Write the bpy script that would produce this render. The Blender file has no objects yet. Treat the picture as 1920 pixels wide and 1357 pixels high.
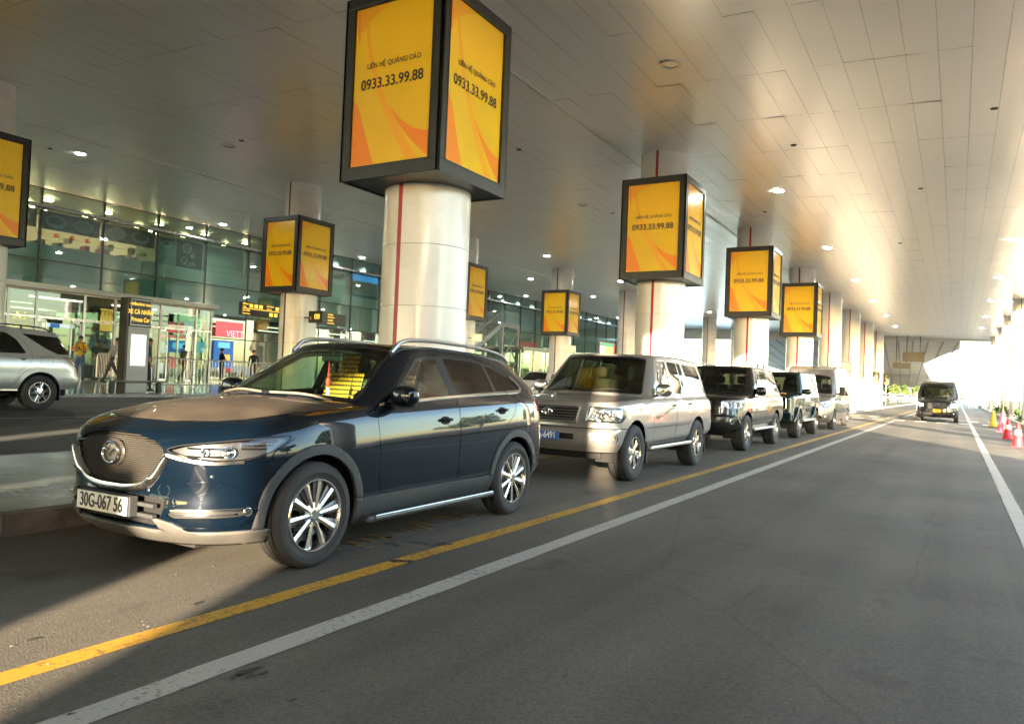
import bpy, bmesh, math, random
from mathutils import Vector, Matrix, Euler
from mathutils.bvhtree import BVHTree
R = math.radians
random.seed(7)
scene = bpy.context.scene
COL = scene.collection

# ------------------------------------------------------------------ camera, sky, sun, exposure
cam_d = bpy.data.cameras.new('camera'); cam = bpy.data.objects.new('camera', cam_d); COL.objects.link(cam)
cam_d.sensor_width = 36.0; cam_d.lens = 26.62; cam_d.clip_start = 0.05; cam_d.clip_end = 3000
def _cam():
    yaw, pitch, roll = 0.532476734, 0.0236426413, -0.0403022538
    fwd = Vector((-math.sin(yaw)*math.cos(pitch), math.cos(yaw)*math.cos(pitch), math.sin(pitch)))
    right = Vector((math.cos(yaw), math.sin(yaw), 0)); down = fwd.cross(right)
    r = right*math.cos(roll)+down*math.sin(roll); d = -right*math.sin(roll)+down*math.cos(roll)
    m = Matrix((r, -d, -fwd)).transposed().to_4x4(); m.translation = (0, 0, 1.3285)
    cam.matrix_world = m
_cam()
scene.camera = cam

SUN_AZ, SUN_EL = 157.0, 8.6            # azimuth of the sun, clockwise from +Y
world = bpy.data.worlds.new('World'); scene.world = world; world.use_nodes = True
wn = world.node_tree.nodes; wl = world.node_tree.links
for n in list(wn): wn.remove(n)
sky = wn.new('ShaderNodeTexSky'); sky.sky_type = 'NISHITA'; sky.sun_disc = False
sky.sun_elevation = R(SUN_EL); sky.sun_rotation = R(SUN_AZ); sky.air_density = 1.0; sky.dust_density = 0.9; sky.ozone_density = 1.4
bg = wn.new('ShaderNodeBackground'); bg.inputs['Strength'].default_value = 0.15
wo = wn.new('ShaderNodeOutputWorld'); wl.new(sky.outputs[0], bg.inputs[0]); wl.new(bg.outputs[0], wo.inputs[0])
sun_d = bpy.data.lights.new('sun', 'SUN'); sun_d.energy = 2.8; sun_d.angle = R(0.35); sun_d.color = (1.0, 0.82, 0.58)
sun = bpy.data.objects.new('sun', sun_d); COL.objects.link(sun)
_sd = Vector((-math.sin(R(SUN_AZ))*math.cos(R(SUN_EL)), -math.cos(R(SUN_AZ))*math.cos(R(SUN_EL)), -math.sin(R(SUN_EL))))
sun.rotation_euler = _sd.to_track_quat('-Z', 'Y').to_euler(); sun.location = (20, -40, 20)
scene.view_settings.view_transform = 'Standard'; scene.view_settings.look = 'None'
scene.view_settings.exposure = 3.92; scene.view_settings.gamma = 1.0
scene.view_settings.use_curve_mapping = False
scene.cycles.use_denoising = True
scene.cycles.max_bounces = 7; scene.cycles.diffuse_bounces = 4; scene.cycles.glossy_bounces = 4
scene.cycles.transparent_max_bounces = 12; scene.cycles.transmission_bounces = 4
scene.cycles.sample_clamp_indirect = 6.0; scene.cycles.caustics_reflective = False; scene.cycles.caustics_refractive = False

# ------------------------------------------------------------------ materials
MATS = {}
def mat(name, col=(.5, .5, .5), rough=.5, metal=0., var=0., vscale=8., bump=0., bscale=40., spec=.5, emit=None, estr=1., coat=0., coords='Object', rvar=0., detail=4.):
    if name in MATS: return MATS[name]
    m = bpy.data.materials.new(name); m.use_nodes = True
    nt = m.node_tree; b = nt.nodes['Principled BSDF']
    b.inputs['Base Color'].default_value = (*col, 1); b.inputs['Roughness'].default_value = rough
    b.inputs['Metallic'].default_value = metal; b.inputs['Specular IOR Level'].default_value = spec
    if coat: b.inputs['Coat Weight'].default_value = coat; b.inputs['Coat Roughness'].default_value = .03
    if emit: b.inputs['Emission Color'].default_value = (*emit, 1); b.inputs['Emission Strength'].default_value = estr
    if var or bump or rvar:
        tc = nt.nodes.new('ShaderNodeTexCoord')
        def noise(s, d=detail):
            n = nt.nodes.new('ShaderNodeTexNoise'); n.inputs['Scale'].default_value = s; n.inputs['Detail'].default_value = d
            nt.links.new(tc.outputs[coords], n.inputs['Vector']); return n
        if var or rvar: nz = noise(vscale)
        if var:
            mx = nt.nodes.new('ShaderNodeMixRGB'); mx.blend_type = 'MIX'
            mx.inputs[1].default_value = (*[max(0, c*(1-var)) for c in col], 1); mx.inputs[2].default_value = (*[min(1, c*(1+var)) for c in col], 1)
            rp = nt.nodes.new('ShaderNodeMapRange'); rp.inputs[1].default_value = .3; rp.inputs[2].default_value = .7
            nt.links.new(nz.outputs[0], rp.inputs[0]); nt.links.new(rp.outputs[0], mx.inputs[0]); nt.links.new(mx.outputs[0], b.inputs['Base Color'])
        if rvar:
            rr = nt.nodes.new('ShaderNodeMapRange'); rr.inputs[1].default_value = .3; rr.inputs[2].default_value = .7
            rr.inputs[3].default_value = max(.02, rough-rvar); rr.inputs[4].default_value = min(1, rough+rvar)
            nt.links.new(nz.outputs[0], rr.inputs[0]); nt.links.new(rr.outputs[0], b.inputs['Roughness'])
        if bump:
            bp = nt.nodes.new('ShaderNodeBump'); bp.inputs['Strength'].default_value = bump; bp.inputs['Distance'].default_value = .01
            nt.links.new(noise(bscale).outputs[0], bp.inputs['Height']); nt.links.new(bp.outputs[0], b.inputs['Normal'])
    MATS[name] = m; return m

def glass(name, tint=(.6, .75, .72), refl=.9, transp=.85, rough=.01, f0=.06):
    """thin pane: tinted transparency and a mirror reflection that grows at grazing angles"""
    if name in MATS: return MATS[name]
    m = bpy.data.materials.new(name); m.use_nodes = True; nt = m.node_tree
    for n in list(nt.nodes): nt.nodes.remove(n)
    o = nt.nodes.new('ShaderNodeOutputMaterial'); t = nt.nodes.new('ShaderNodeBsdfTransparent'); g = nt.nodes.new('ShaderNodeBsdfGlossy')
    t.inputs[0].default_value = (*[c*transp for c in tint], 1); g.inputs[0].default_value = (refl, refl, refl, 1); g.inputs['Roughness'].default_value = rough
    lw = nt.nodes.new('ShaderNodeFresnel'); lw.inputs['IOR'].default_value = 1.5
    geo = nt.nodes.new('ShaderNodeNewGeometry')
    # fresnel of the pane from either side
    ly = nt.nodes.new('ShaderNodeLayerWeight'); ly.inputs['Blend'].default_value = .5
    pw = nt.nodes.new('ShaderNodeMath'); pw.operation = 'POWER'; pw.inputs[1].default_value = 5.0
    nt.links.new(ly.outputs['Facing'], pw.inputs[0])
    ma = nt.nodes.new('ShaderNodeMath'); ma.operation = 'MULTIPLY_ADD'; ma.inputs[1].default_value = 1-f0; ma.inputs[2].default_value = f0
    nt.links.new(pw.outputs[0], ma.inputs[0])
    nt.nodes.remove(lw); nt.nodes.remove(geo)
    mx = nt.nodes.new('ShaderNodeMixShader'); nt.links.new(ma.outputs[0], mx.inputs[0]); nt.links.new(t.outputs[0], mx.inputs[1]); nt.links.new(g.outputs[0], mx.inputs[2])
    nt.links.new(mx.outputs[0], o.inputs[0]); MATS[name] = m; return m

def emat(name, col, s=1.):
    return mat(name, (.0, .0, .0), .5, emit=col, estr=s)

# ------------------------------------------------------------------ mesh helpers
def tag(o, label=None, cat=None, group=None, kind=None):
    if label: o['label'] = label
    if cat: o['category'] = cat
    if group: o['group'] = group
    if kind: o['kind'] = kind
    return o
def link(o, parent=None):
    COL.objects.link(o)
    if parent is not None: o.parent = parent
    return o
def empty(name, loc=(0, 0, 0), rz=0., label=None, cat=None, group=None, kind=None):
    o = bpy.data.objects.new(name, None); o.empty_display_size = .2; o.location = loc; o.rotation_euler = (0, 0, rz)
    COL.objects.link(o); return tag(o, label, cat, group, kind)
def copy_tree(o, parent=None):
    c = o.copy(); COL.objects.link(c); c.parent = parent
    for ch in list(o.children): copy_tree(ch, c)
    return c
class MB:
    """collects shapes, then links them as one mesh object"""
    def __init__(s): s.v = []; s.f = []; s.m = []; s.cur = 0
    def add(s, vs, fs):
        k = len(s.v); s.v += [tuple(v) for v in vs]; s.f += [tuple(i+k for i in f) for f in fs]; s.m += [s.cur]*len(fs); return s
    def box(s, x0, x1, y0, y1, z0, z1):
        return s.add([(x0, y0, z0), (x1, y0, z0), (x1, y1, z0), (x0, y1, z0), (x0, y0, z1), (x1, y0, z1), (x1, y1, z1), (x0, y1, z1)],
                     [(0, 3, 2, 1), (4, 5, 6, 7), (0, 1, 5, 4), (1, 2, 6, 5), (2, 3, 7, 6), (3, 0, 4, 7)])
    def bar(s, a, b, w, h=None, up=(0, 0, 1)):
        a = Vector(a); b = Vector(b); d = (b-a).normalized(); u = Vector(up)
        if abs(d.dot(u)) > .98: u = Vector((1, 0, 0))
        x = d.cross(u).normalized(); z = x.cross(d).normalized(); h = h or w
        vs = []
        for p in (a, b):
            for sx, sz in ((-1, -1), (1, -1), (1, 1), (-1, 1)): vs.append(p+x*(sx*w/2)+z*(sz*h/2))
        return s.add(vs, [(3, 2, 1, 0), (4, 5, 6, 7), (0, 1, 5, 4), (1, 2, 6, 5), (2, 3, 7, 6), (3, 0, 4, 7)])
    def tube(s, pts, r, n=8, caps=True, radii=None):
        pts = [Vector(p) for p in pts]; k = len(s.v); rings = []
        for i, p in enumerate(pts):
            d = (pts[min(i+1, len(pts)-1)]-pts[max(i-1, 0)]).normalized()
            u = Vector((0, 0, 1)) if abs(d.z) < .95 else Vector((1, 0, 0))
            x = d.cross(u).normalized(); y = x.cross(d).normalized(); rr = radii[i] if radii else r
            rings.append([p+x*(rr*math.cos(2*math.pi*j/n))+y*(rr*math.sin(2*math.pi*j/n)) for j in range(n)])
        vs = [v for rg in rings for v in rg]; fs = []
        for i in range(len(pts)-1):
            for j in range(n): fs.append((i*n+j, i*n+(j+1) % n, (i+1)*n+(j+1) % n, (i+1)*n+j))
        if caps: fs.append(tuple(reversed(range(n)))); fs.append(tuple((len(pts)-1)*n+j for j in range(n)))
        return s.add(vs, fs)
    def lathe(s, prof, n=24, axis='Z', c=(0, 0, 0), a0=0., a1=2*math.pi, close=True):
        vs = []; m = len(prof); steps = n if close else n+1
        for j in range(steps):
            t = a0+(a1-a0)*j/n; ct, st = math.cos(t), math.sin(t)
            for r, h in prof:
                p = (r*ct, r*st, h) if axis == 'Z' else ((h, r*ct, r*st) if axis == 'X' else (r*st, h, r*ct))
                vs.append((p[0]+c[0], p[1]+c[1], p[2]+c[2]))
        fs = []
        for j in range(n):
            j2 = (j+1) % n if close else j+1
            for i in range(m-1): fs.append((j*m+i, j2*m+i, j2*m+i+1, j*m+i+1))
        return s.add(vs, fs)
    def prism(s, poly, fn0, fn1):
        """closed polygon poly of 2-D points, two mappings to 3-D: front and back"""
        n = len(poly); vs = [fn0(p) for p in poly]+[fn1(p) for p in poly]
        fs = [tuple(range(n)), tuple(reversed(range(n, 2*n)))]+[(i, n+i, n+(i+1) % n, (i+1) % n) for i in range(n)]
        return s.add(vs, fs)
    def mesh(s, name, mats):
        me = bpy.data.meshes.new(name); me.from_pydata(s.v, [], s.f)
        for m in (mats if isinstance(mats, (list, tuple)) else [mats]): me.materials.append(m)
        if any(s.m): me.polygons.foreach_set('material_index', s.m)
        return me
    def obj(s, name, mats, parent=None, smooth=False, bevel=0., fix=True, loc=None):
        me = s.mesh(name, mats)
        if fix:
            bm = bmesh.new(); bm.from_mesh(me)
            bmesh.ops.recalc_face_normals(bm, faces=bm.faces)
            bm.to_mesh(me); bm.free()
        if smooth: smooth_mesh(me, smooth if smooth is not True else 40)
        o = bpy.data.objects.new(name, me); link(o, parent)
        if loc: o.location = loc
        if bevel:
            md = o.modifiers.new('bevel', 'BEVEL'); md.width = bevel; md.segments = 2; md.limit_method = 'ANGLE'; md.angle_limit = R(40)
        return o
def smooth_mesh(me, ang=40):
    me.polygons.foreach_set('use_smooth', [True]*len(me.polygons))
    if ang < 179:
        bm = bmesh.new(); bm.from_mesh(me); a = R(ang)
        for e in bm.edges:
            if len(e.link_faces) == 2 and e.calc_face_angle(0) > a: e.smooth = False
        bm.to_mesh(me); bm.free()
def inst(name, me, parent=None, loc=(0, 0, 0), rot=(0, 0, 0), sc=None):
    o = bpy.data.objects.new(name, me); link(o, parent); o.location = loc; o.rotation_euler = rot
    if sc: o.scale = sc
    return o
TXT = {}
def text(body, size, m, parent=None, loc=(0, 0, 0), rot=(0, 0, 0), name='lettering', align='CENTER', sx=1., bold=0., ext=.0015, valign='CENTER'):
    key = (body, size, m.name, align, bold, ext)
    if key not in TXT:
        c = bpy.data.curves.new(name, 'FONT'); c.body = body; c.size = size; c.align_x = align; c.align_y = valign
        c.extrude = ext; c.offset = bold; c.resolution_u = 3; c.materials.append(m)
        t = bpy.data.objects.new(name, c)
        me = bpy.data.meshes.new_from_object(t); me.name = name
        if not me.materials: me.materials.append(m)
        bpy.data.objects.remove(t); bpy.data.curves.remove(c); TXT[key] = me
    o = bpy.data.objects.new(name, TXT[key]); link(o, parent); o.location = loc; o.rotation_euler = rot; o.scale = (sx, 1, 1)
    return o
FACE_MY = (R(90), 0, 0)                 # lettering that faces -Y (towards the camera along the road)
FACE_PX = (R(90), 0, R(90))             # faces +X
FACE_MX = (R(90), 0, R(-90))
# ================================================================== materials of the place
def asphalt(name, col, speck=.5):
    m = mat(name, col, .8, spec=.4); nt = m.node_tree; b = nt.nodes['Principled BSDF']
    tc = nt.nodes.new('ShaderNodeTexCoord')
    def nz(s, d=3.): 
        n = nt.nodes.new('ShaderNodeTexNoise'); n.inputs['Scale'].default_value = s; n.inputs['Detail'].default_value = d; nt.links.new(tc.outputs['Object'], n.inputs['Vector']); return n
    def ramp(src, a, c0, bb, c1):
        r = nt.nodes.new('ShaderNodeValToRGB'); r.color_ramp.elements[0].position = a; r.color_ramp.elements[1].position = bb
        r.color_ramp.elements[0].color = (*c0, 1); r.color_ramp.elements[1].color = (*c1, 1); nt.links.new(src, r.inputs[0]); return r
    def mul(a, bb, f=1.):
        x = nt.nodes.new('ShaderNodeMixRGB'); x.blend_type = 'MULTIPLY'; x.inputs[0].default_value = f; nt.links.new(a, x.inputs[1]); nt.links.new(bb, x.inputs[2]); return x
    big = ramp(nz(.35, 5).outputs[0], .3, [c*.8 for c in col], .7, [c*1.25 for c in col])
    vo = nt.nodes.new('ShaderNodeTexVoronoi'); vo.inputs['Scale'].default_value = 90; nt.links.new(tc.outputs['Object'], vo.inputs['Vector'])
    sp = ramp(vo.outputs['Color'], .15, (.62, .62, .62), .95, (1.5, 1.48, 1.4))
    fine = ramp(nz(240, 2).outputs[0], .35, (.7, .7, .7), .68, (1.3, 1.3, 1.28))
    oil = ramp(nz(1.7, 6).outputs[0], .62, (1, 1, 1), .74, (.62, .6, .58))
    mp = nt.nodes.new('ShaderNodeMapping'); mp.inputs['Scale'].default_value = (1.1, .035, 1); nt.links.new(tc.outputs['Object'], mp.inputs['Vector'])
    tn = nt.nodes.new('ShaderNodeTexNoise'); tn.inputs['Scale'].default_value = 1.6; tn.inputs['Detail'].default_value = 5; nt.links.new(mp.outputs[0], tn.inputs['Vector'])
    trk = ramp(tn.outputs[0], .34, (.78, .78, .78), .68, (1.16, 1.15, 1.13))
    cr_ = nt.nodes.new('ShaderNodeTexVoronoi'); cr_.feature = 'DISTANCE_TO_EDGE'; cr_.inputs['Scale'].default_value = .33
    wv = nt.nodes.new('ShaderNodeMixRGB'); wv.inputs[0].default_value = .12; nt.links.new(tc.outputs['Object'], wv.inputs[1]); nt.links.new(nz(2.2, 4).outputs['Color'], wv.inputs[2]); nt.links.new(wv.outputs[0], cr_.inputs['Vector'])
    crk = ramp(cr_.outputs['Distance'], .0012, (.62, .61, .6), .004, (1, 1, 1))
    big = mul(mul(big.outputs[0], trk.outputs[0]).outputs[0], crk.outputs[0], .55)
    x = mul(mul(mul(big.outputs[0], sp.outputs[0], speck).outputs[0], fine.outputs[0], speck).outputs[0], oil.outputs[0], .8)
    nt.links.new(x.outputs[0], b.inputs['Base Color'])
    bp = nt.nodes.new('ShaderNodeBump'); bp.inputs['Strength'].default_value = .25; bp.inputs['Distance'].default_value = .005
    nt.links.new(vo.outputs['Distance'], bp.inputs['Height']); nt.links.new(bp.outputs[0], b.inputs['Normal'])
    rr = nt.nodes.new('ShaderNodeMapRange'); rr.inputs[3].default_value = .62; rr.inputs[4].default_value = .9; nt.links.new(nz(.8, 4).outputs[0], rr.inputs[0]); nt.links.new(rr.outputs[0], b.inputs['Roughness'])
    return m
def paint(name, col, wear=.62):
    """road paint worn down to the asphalt in small flecks"""
    m = mat(name, col, .6); nt = m.node_tree; b = nt.nodes['Principled BSDF']; tc = nt.nodes.new('ShaderNodeTexCoord')
    n = nt.nodes.new('ShaderNodeTexNoise'); n.inputs['Scale'].default_value = 26; n.inputs['Detail'].default_value = 7; n.inputs['Roughness'].default_value = .7
    n2 = nt.nodes.new('ShaderNodeTexNoise'); n2.inputs['Scale'].default_value = 2.2; n2.inputs['Detail'].default_value = 3
    for q in (n, n2): nt.links.new(tc.outputs['Object'], q.inputs['Vector'])
    ad = nt.nodes.new('ShaderNodeMath'); ad.operation = 'MULTIPLY_ADD'; ad.inputs[1].default_value = .35; nt.links.new(n2.outputs[0], ad.inputs[0]); nt.links.new(n.outputs[0], ad.inputs[2])
    r = nt.nodes.new('ShaderNodeValToRGB'); e = r.color_ramp.elements; e[0].position = wear; e[0].color = (*col, 1); e[1].position = wear+.12; e[1].color = (*[c*.35+.03 for c in col], 1)
    k = e.new(.4); k.color = (*[c*.8 for c in col], 1)
    nt.links.new(ad.outputs[0], r.inputs[0]); nt.links.new(r.outputs[0], b.inputs['Base Color'])
    return m
M_asph = asphalt('asphalt', (.132, .116, .095))
M_asph2 = asphalt('asphalt_inner', (.095, .094, .088))
M_white = paint('paint_white', (.50, .46, .39), .72); M_yel = paint('paint_yellow', (.62, .33, .035), .66); M_yelw = paint('paint_yellow_worn', (.60, .32, .04), .56)
M_conc = mat('concrete', (.30, .285, .26), .8, var=.25, vscale=3, bump=.3, bscale=60)
M_kerbdirty = mat('kerb_stone_dirty', (.17, .13, .10), .8, var=.4, vscale=5, bump=.4, bscale=50)
M_tile = mat('island_tile', (.17, .18, .165), .22, var=.3, vscale=1.2, rvar=.1)
M_pave = mat('pavement_granite', (.34, .32, .29), .10, var=.12, vscale=2.5)
M_col = mat('column_enamel', (.80, .78, .735), .24, var=.02, vscale=.7, rvar=.08, coat=.2)
M_joint = mat('joint_dark', (.12, .115, .11), .7)
M_red = mat('stripe_red', (.42, .012, .016), .4); M_darkstripe = mat('stripe_dark', (.10, .03, .025), .5)
M_frame = mat('box_frame', (.022, .022, .021), .38, rvar=.06, vscale=3)
M_ad = mat('ad_yellow', (.70, .44, .010), .16, emit=(.9, .56, .012), estr=.010, var=.10, vscale=.5)
M_ador = mat('ad_orange', (.74, .235, .012), .16, emit=(.9, .22, .01), estr=.01)
M_ador2 = mat('ad_orange_pale', (.73, .36, .012), .16, emit=(.9, .36, .012), estr=.01)
M_adred = mat('ad_orange_deep', (.72, .10, .008), .16, emit=(.9, .12, .01), estr=.01)
M_ink = mat('ink_black', (.02, .015, .01), .35)
M_chrome = mat('chrome', (.85, .84, .82), .08, metal=1.); M_steel = mat('brushed_steel', (.55, .54, .52), .3, metal=1., rvar=.08, vscale=4)
M_alu = mat('aluminium_frame', (.42, .43, .42), .35, metal=.85); M_darkalu = mat('dark_mullion', (.045, .055, .055), .35, metal=.4)
M_glass = glass('facade_glass', (.66, .82, .77), .95, .92, .012, .15)
M_vglass = glass('door_glass', (.80, .90, .84), .9, .92, .008, .06)
M_black = mat('black_plastic', (.018, .018, .018), .45); M_rubber = mat('rubber', (.022, .021, .020), .75, bump=.2, bscale=90, var=.25, vscale=6)

# ================================================================== ground
def sheet(name, x0, x1, y0, y1, z, m, z1=None, parent=None, kind='structure', nx=1, ny=1):
    b = MB(); z1 = z if z1 is None else z1; vs = []; fs = []
    for i in range(nx+1):
        for j in range(ny+1):
            t = i/nx; vs.append((x0+(x1-x0)*t, y0+(y1-y0)*j/ny, z+(z1-z)*t))
    for i in range(nx):
        for j in range(ny): fs.append((i*(ny+1)+j, (i+1)*(ny+1)+j, (i+1)*(ny+1)+j+1, i*(ny+1)+j+1))
    b.add(vs, fs); o = b.obj(name, m, parent, fix=False)
    if kind and parent is None: o['kind'] = kind
    return o
M_ground = mat('ground_far', (.27, .255, .22), .9, var=.3, vscale=.05)
sheet('ground', -1500, 1500, -1500, 1500, -.06, M_ground)
road = sheet('road', -6.25, 2.75, -90, 420, 0, M_asph); road['label'] = 'grey asphalt service road under the canopy'
sheet('inner_road', -21.6, -9.9, -90, 420, .34, M_asph2, 0.0)
sheet('outer_road', 7.5, 24, -90, 420, -.02, M_asph)
isl = sheet('traffic_island', -9.9, -6.25, -90, 175, .17, M_tile)
KL = MB(); KL.box(-.13, .0, .004, .996, -.02, .165); kerb_me = KL.mesh('kerb_stone', M_kerbdirty)
kerb_far_me = MB().box(-.13, 0, .004, 2.996, -.02, .165).mesh('kerb_stone', M_conc)
for j in range(-2, 16): inst('kerb_stone', kerb_me, isl, (-6.12, j, .0+.012*random.random()))
for j in range(0, 44): inst('kerb_stone', kerb_far_me, isl, (-6.12, 16+j*3, .008*random.random()))
for j in range(0, 30): inst('kerb_stone', kerb_far_me, isl, (-9.9, -2+j*3, .008*random.random()))
def marking(name, x0, x1, y0, y1, m, z=.004, label=None, parent=road):
    n = max(1, int((y1-y0)/3)); return sheet(name, x0, x1, y0, y1, z, m, parent=parent, ny=n)
def wavy(name, xc, w, y0, y1, m, parent=road, z=.004):
    vs, fs = [], []; n = int((y1-y0)/.25)
    rnd = random.Random(name)
    for j in range(n+1):
        y = y0+(y1-y0)*j/n; a = .006*rnd.uniform(-1, 1); c = .006*rnd.uniform(-1, 1)
        vs += [(xc-w/2+a, y, z), (xc+w/2+c, y, z)]
        if j: fs.append((2*j-2, 2*j-1, 2*j+1, 2*j))
    return MB().add(vs, fs).obj(name, m, parent, fix=False)
wavy('white_line', -2.80, .15, -6, 43.5, M_white); marking('white_line', -2.87, -2.73, 52, 200, M_white)
wavy('yellow_line', -3.40, .14, -6, 44, M_yel); marking('yellow_line', -3.47, -3.33, 44, 200, M_yel)
wavy('white_line', .62, .15, -6, 60, M_white); marking('white_line', .55, .70, 60, 300, M_white)
# crossing: staggered short blocks and its border lines
for i in range(9): marking('crossing_block', -6.0+i*1.02, -5.45+i*1.02, 44.6-.0*i, 46.6, M_white, .005)
for i in range(9): marking('crossing_block', -5.6+i*1.02, -5.05+i*1.02, 49.5, 51.5, M_white, .005)
marking('crossing_border', -6.0, 2.5, 47.6, 47.75, M_white, .006); marking('crossing_border', -6.0, 2.5, 53.2, 53.4, M_white, .006)
marking('inner_lane_line', -16.05, -15.95, -10, 120, M_white, .004+.34*(6.1/11.7), parent=None)['kind'] = 'structure'
# yellow strokes of the worn lettering on the asphalt beside the car
def stroke(pts, w):
    b = MB()
    for (a, c) in zip(pts[:-1], pts[1:]):
        a = Vector((*a, .005)); c = Vector((*c, .005)); d = (c-a).normalized(); n = Vector((-d.y, d.x, 0))*(w/2)
        b.add([a-n, c-n, c+n, a+n], [(0, 1, 2, 3)])
    return b.obj('yellow_lettering_stroke', M_yelw, road, fix=False)
STROKES = [
 [(632, 1030), (642, 1030.5)], [(650, 1016), (682, 1021), (668, 1024)], [(691, 1025), (695, 1027)], [(675, 1009), (703, 1015)], [(694, 1002), (722, 1009), (736, 1007), (716, 1011)],
 [(742, 990), (770, 997)], [(754, 988), (788, 993.5)], [(768, 981), (776, 979), (816, 985)], [(773, 983), (802, 991), (810, 993)],
 [(815, 969), (826, 966.5), (852, 973), (864, 973), (850, 974.5)], [(835, 963), (858, 964), (891, 966.5)], [(855, 960.5), (878, 968)]]
CAMP = Vector((0, 0, 1.3285)); CM = cam.matrix_world.to_3x3()
def at_z(u, v, z=0.):
    d = CM @ Vector(((u-960)/1419.48, -(v-678.5)/1419.48, -1)); return CAMP+d*((z-CAMP.z)/d.z)
def at_x(u, v, x):
    d = CM @ Vector(((u-960)/1419.48, -(v-678.5)/1419.48, -1)); return CAMP+d*(x/d.x)
def at_y(u, v, y):
    d = CM @ Vector(((u-960)/1419.48, -(v-678.5)/1419.48, -1)); return CAMP+d*(y/d.y)
def at_depth(u, v, dep):
    d = CM @ Vector(((u-960)/1419.48, -(v-678.5)/1419.48, -1)); return CAMP+d*dep
for s in STROKES: stroke([at_z(*q)[:2] for q in s], .055)
# dark oil stains and spilled drops: thin irregular films on the asphalt
M_oil = mat('oil_film', (.040, .037, .033), .45)
def blob(u, v, r, sx=1.6):
    c = at_z(u, v); n = 14; rnd = random.Random(int(u*7+v)); a0 = rnd.random()*6
    vs = [(c.x, c.y, .0062)]
    for i in range(n):
        t = 2*math.pi*i/n; q = r*.8*(.35+.85*rnd.random()); vs.append((c.x+q*math.cos(t), c.y+sx*q*math.sin(t), .0062))
    MB().add(vs, [(0, i+1, (i+1) % n+1) for i in range(n)]).obj('oil_stain', M_oil, road, fix=False)
for (u, v, r) in [(740, 1052, .055), (758, 1053, .05), (770, 1054, .04), (730, 1019, .03), (745, 1022, .03), (800, 1020, .035), (815, 1023, .03), (830, 1019, .04), (845, 1021, .03), (780, 1017, .03), (880, 1035, .02), (892, 1037, .02), (870, 1033, .015),
                  (455, 1262, .035), (480, 1255, .03), (440, 1270, .025), (470, 1268, .03), (495, 1262, .022), (430, 1314, .02), (550, 1313, .016), (605, 1298, .012), (385, 1148, .03), (370, 1132, .03), (60, 1200, .022), (75, 1352, .02), (130, 1340, .02), (740, 1222, .014), (505, 1167, .018), (617, 1233, .014),
                  (789, 1160, .014), (878, 1172, .018), (1033, 1106, .02), (1060, 1268, .016), (1118, 1215, .012), (1328, 1214, .02), (1164, 1037, .016), (1350, 1020, .03), (1305, 1092, .02), (1420, 1116, .014), (1308, 1285, .012), (1330, 1302, .01), (1485, 1050, .02), (1530, 1120, .016), (1260, 1112, .01), (968, 1145, .012), (1034, 1107, .012), (1025, 1111, .01), (1740, 1112, .01), (1470, 1140, .012)]:
    blob(u, v, r)
# small pale grit lying on the road
gm = MB(); rnd = random.Random(3)
for i in range(420):
    y = 1.2+rnd.random()**1.7*22; x = rnd.uniform(-5.8, 2.4); r = rnd.uniform(.002, .0045)
    gm.add([(x-r, y-r, .004), (x+r, y-r, .004), (x+r, y+r, .004), (x-r, y+r, .004), (x, y, .004+r)], [(0, 1, 4), (1, 2, 4), (2, 3, 4), (3, 0, 4)])
tag(gm.obj('grit', mat('grit', (.22, .20, .17), .8), None, fix=False), 'loose pale grit scattered over the asphalt', 'grit', kind='stuff')

# terminal pavement
ZP = .62
def zg(x):
    if x > -9.9: return 0. if x > -6.25 else .17
    if x > -21.6: return .34*(-9.9-x)/11.7
    if x > -28.5: return .43+.19*(-21.6-x)/6.9
    return ZP
pv = MB(); pv.add([(-21.75, -60, -.05), (-21.75, 200, -.05), (-21.75, -60, .43), (-21.75, 200, .43), (-28.5, -60, ZP), (-28.5, 200, ZP), (-60, -60, ZP), (-60, 200, ZP)], [(0, 1, 3, 2), (2, 3, 5, 4), (4, 5, 7, 6)])
pvo = pv.obj('pavement', M_pave, fix=False); pvo['kind'] = 'structure'
kf = MB().box(0, .18, .004, 2.496, 0, .43).mesh('kerb_stone', mat('kerb_granite', (.30, .29, .27), .5, var=.2, vscale=4))
for j in range(0, 36): inst('kerb_stone', kf, pvo, (-21.75, -2+j*2.5, .0))
pj_ = MB()
for j in range(0, 60): pj_.add([(-21.8, j*1.2-.003, zg(-21.8)+.002), (-28.5, j*1.2-.003, ZP+.002), (-28.5, j*1.2+.003, ZP+.002), (-21.8, j*1.2+.003, zg(-21.8)+.002)], [(0, 1, 2, 3)]).box(-37.9, -28.5, j*1.2-.003, j*1.2+.003, ZP+.001, ZP+.0025)
for i in range(13):
    q = -37+i*1.2; pj_.add([(q, -2, zg(q)+.002), (q+.006, -2, zg(q)+.002), (q+.006, 70, zg(q)+.002), (q, 70, zg(q)+.002)], [(0, 1, 2, 3)])
pj_.obj('paving_joint', M_joint, pvo, fix=False)

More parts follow.
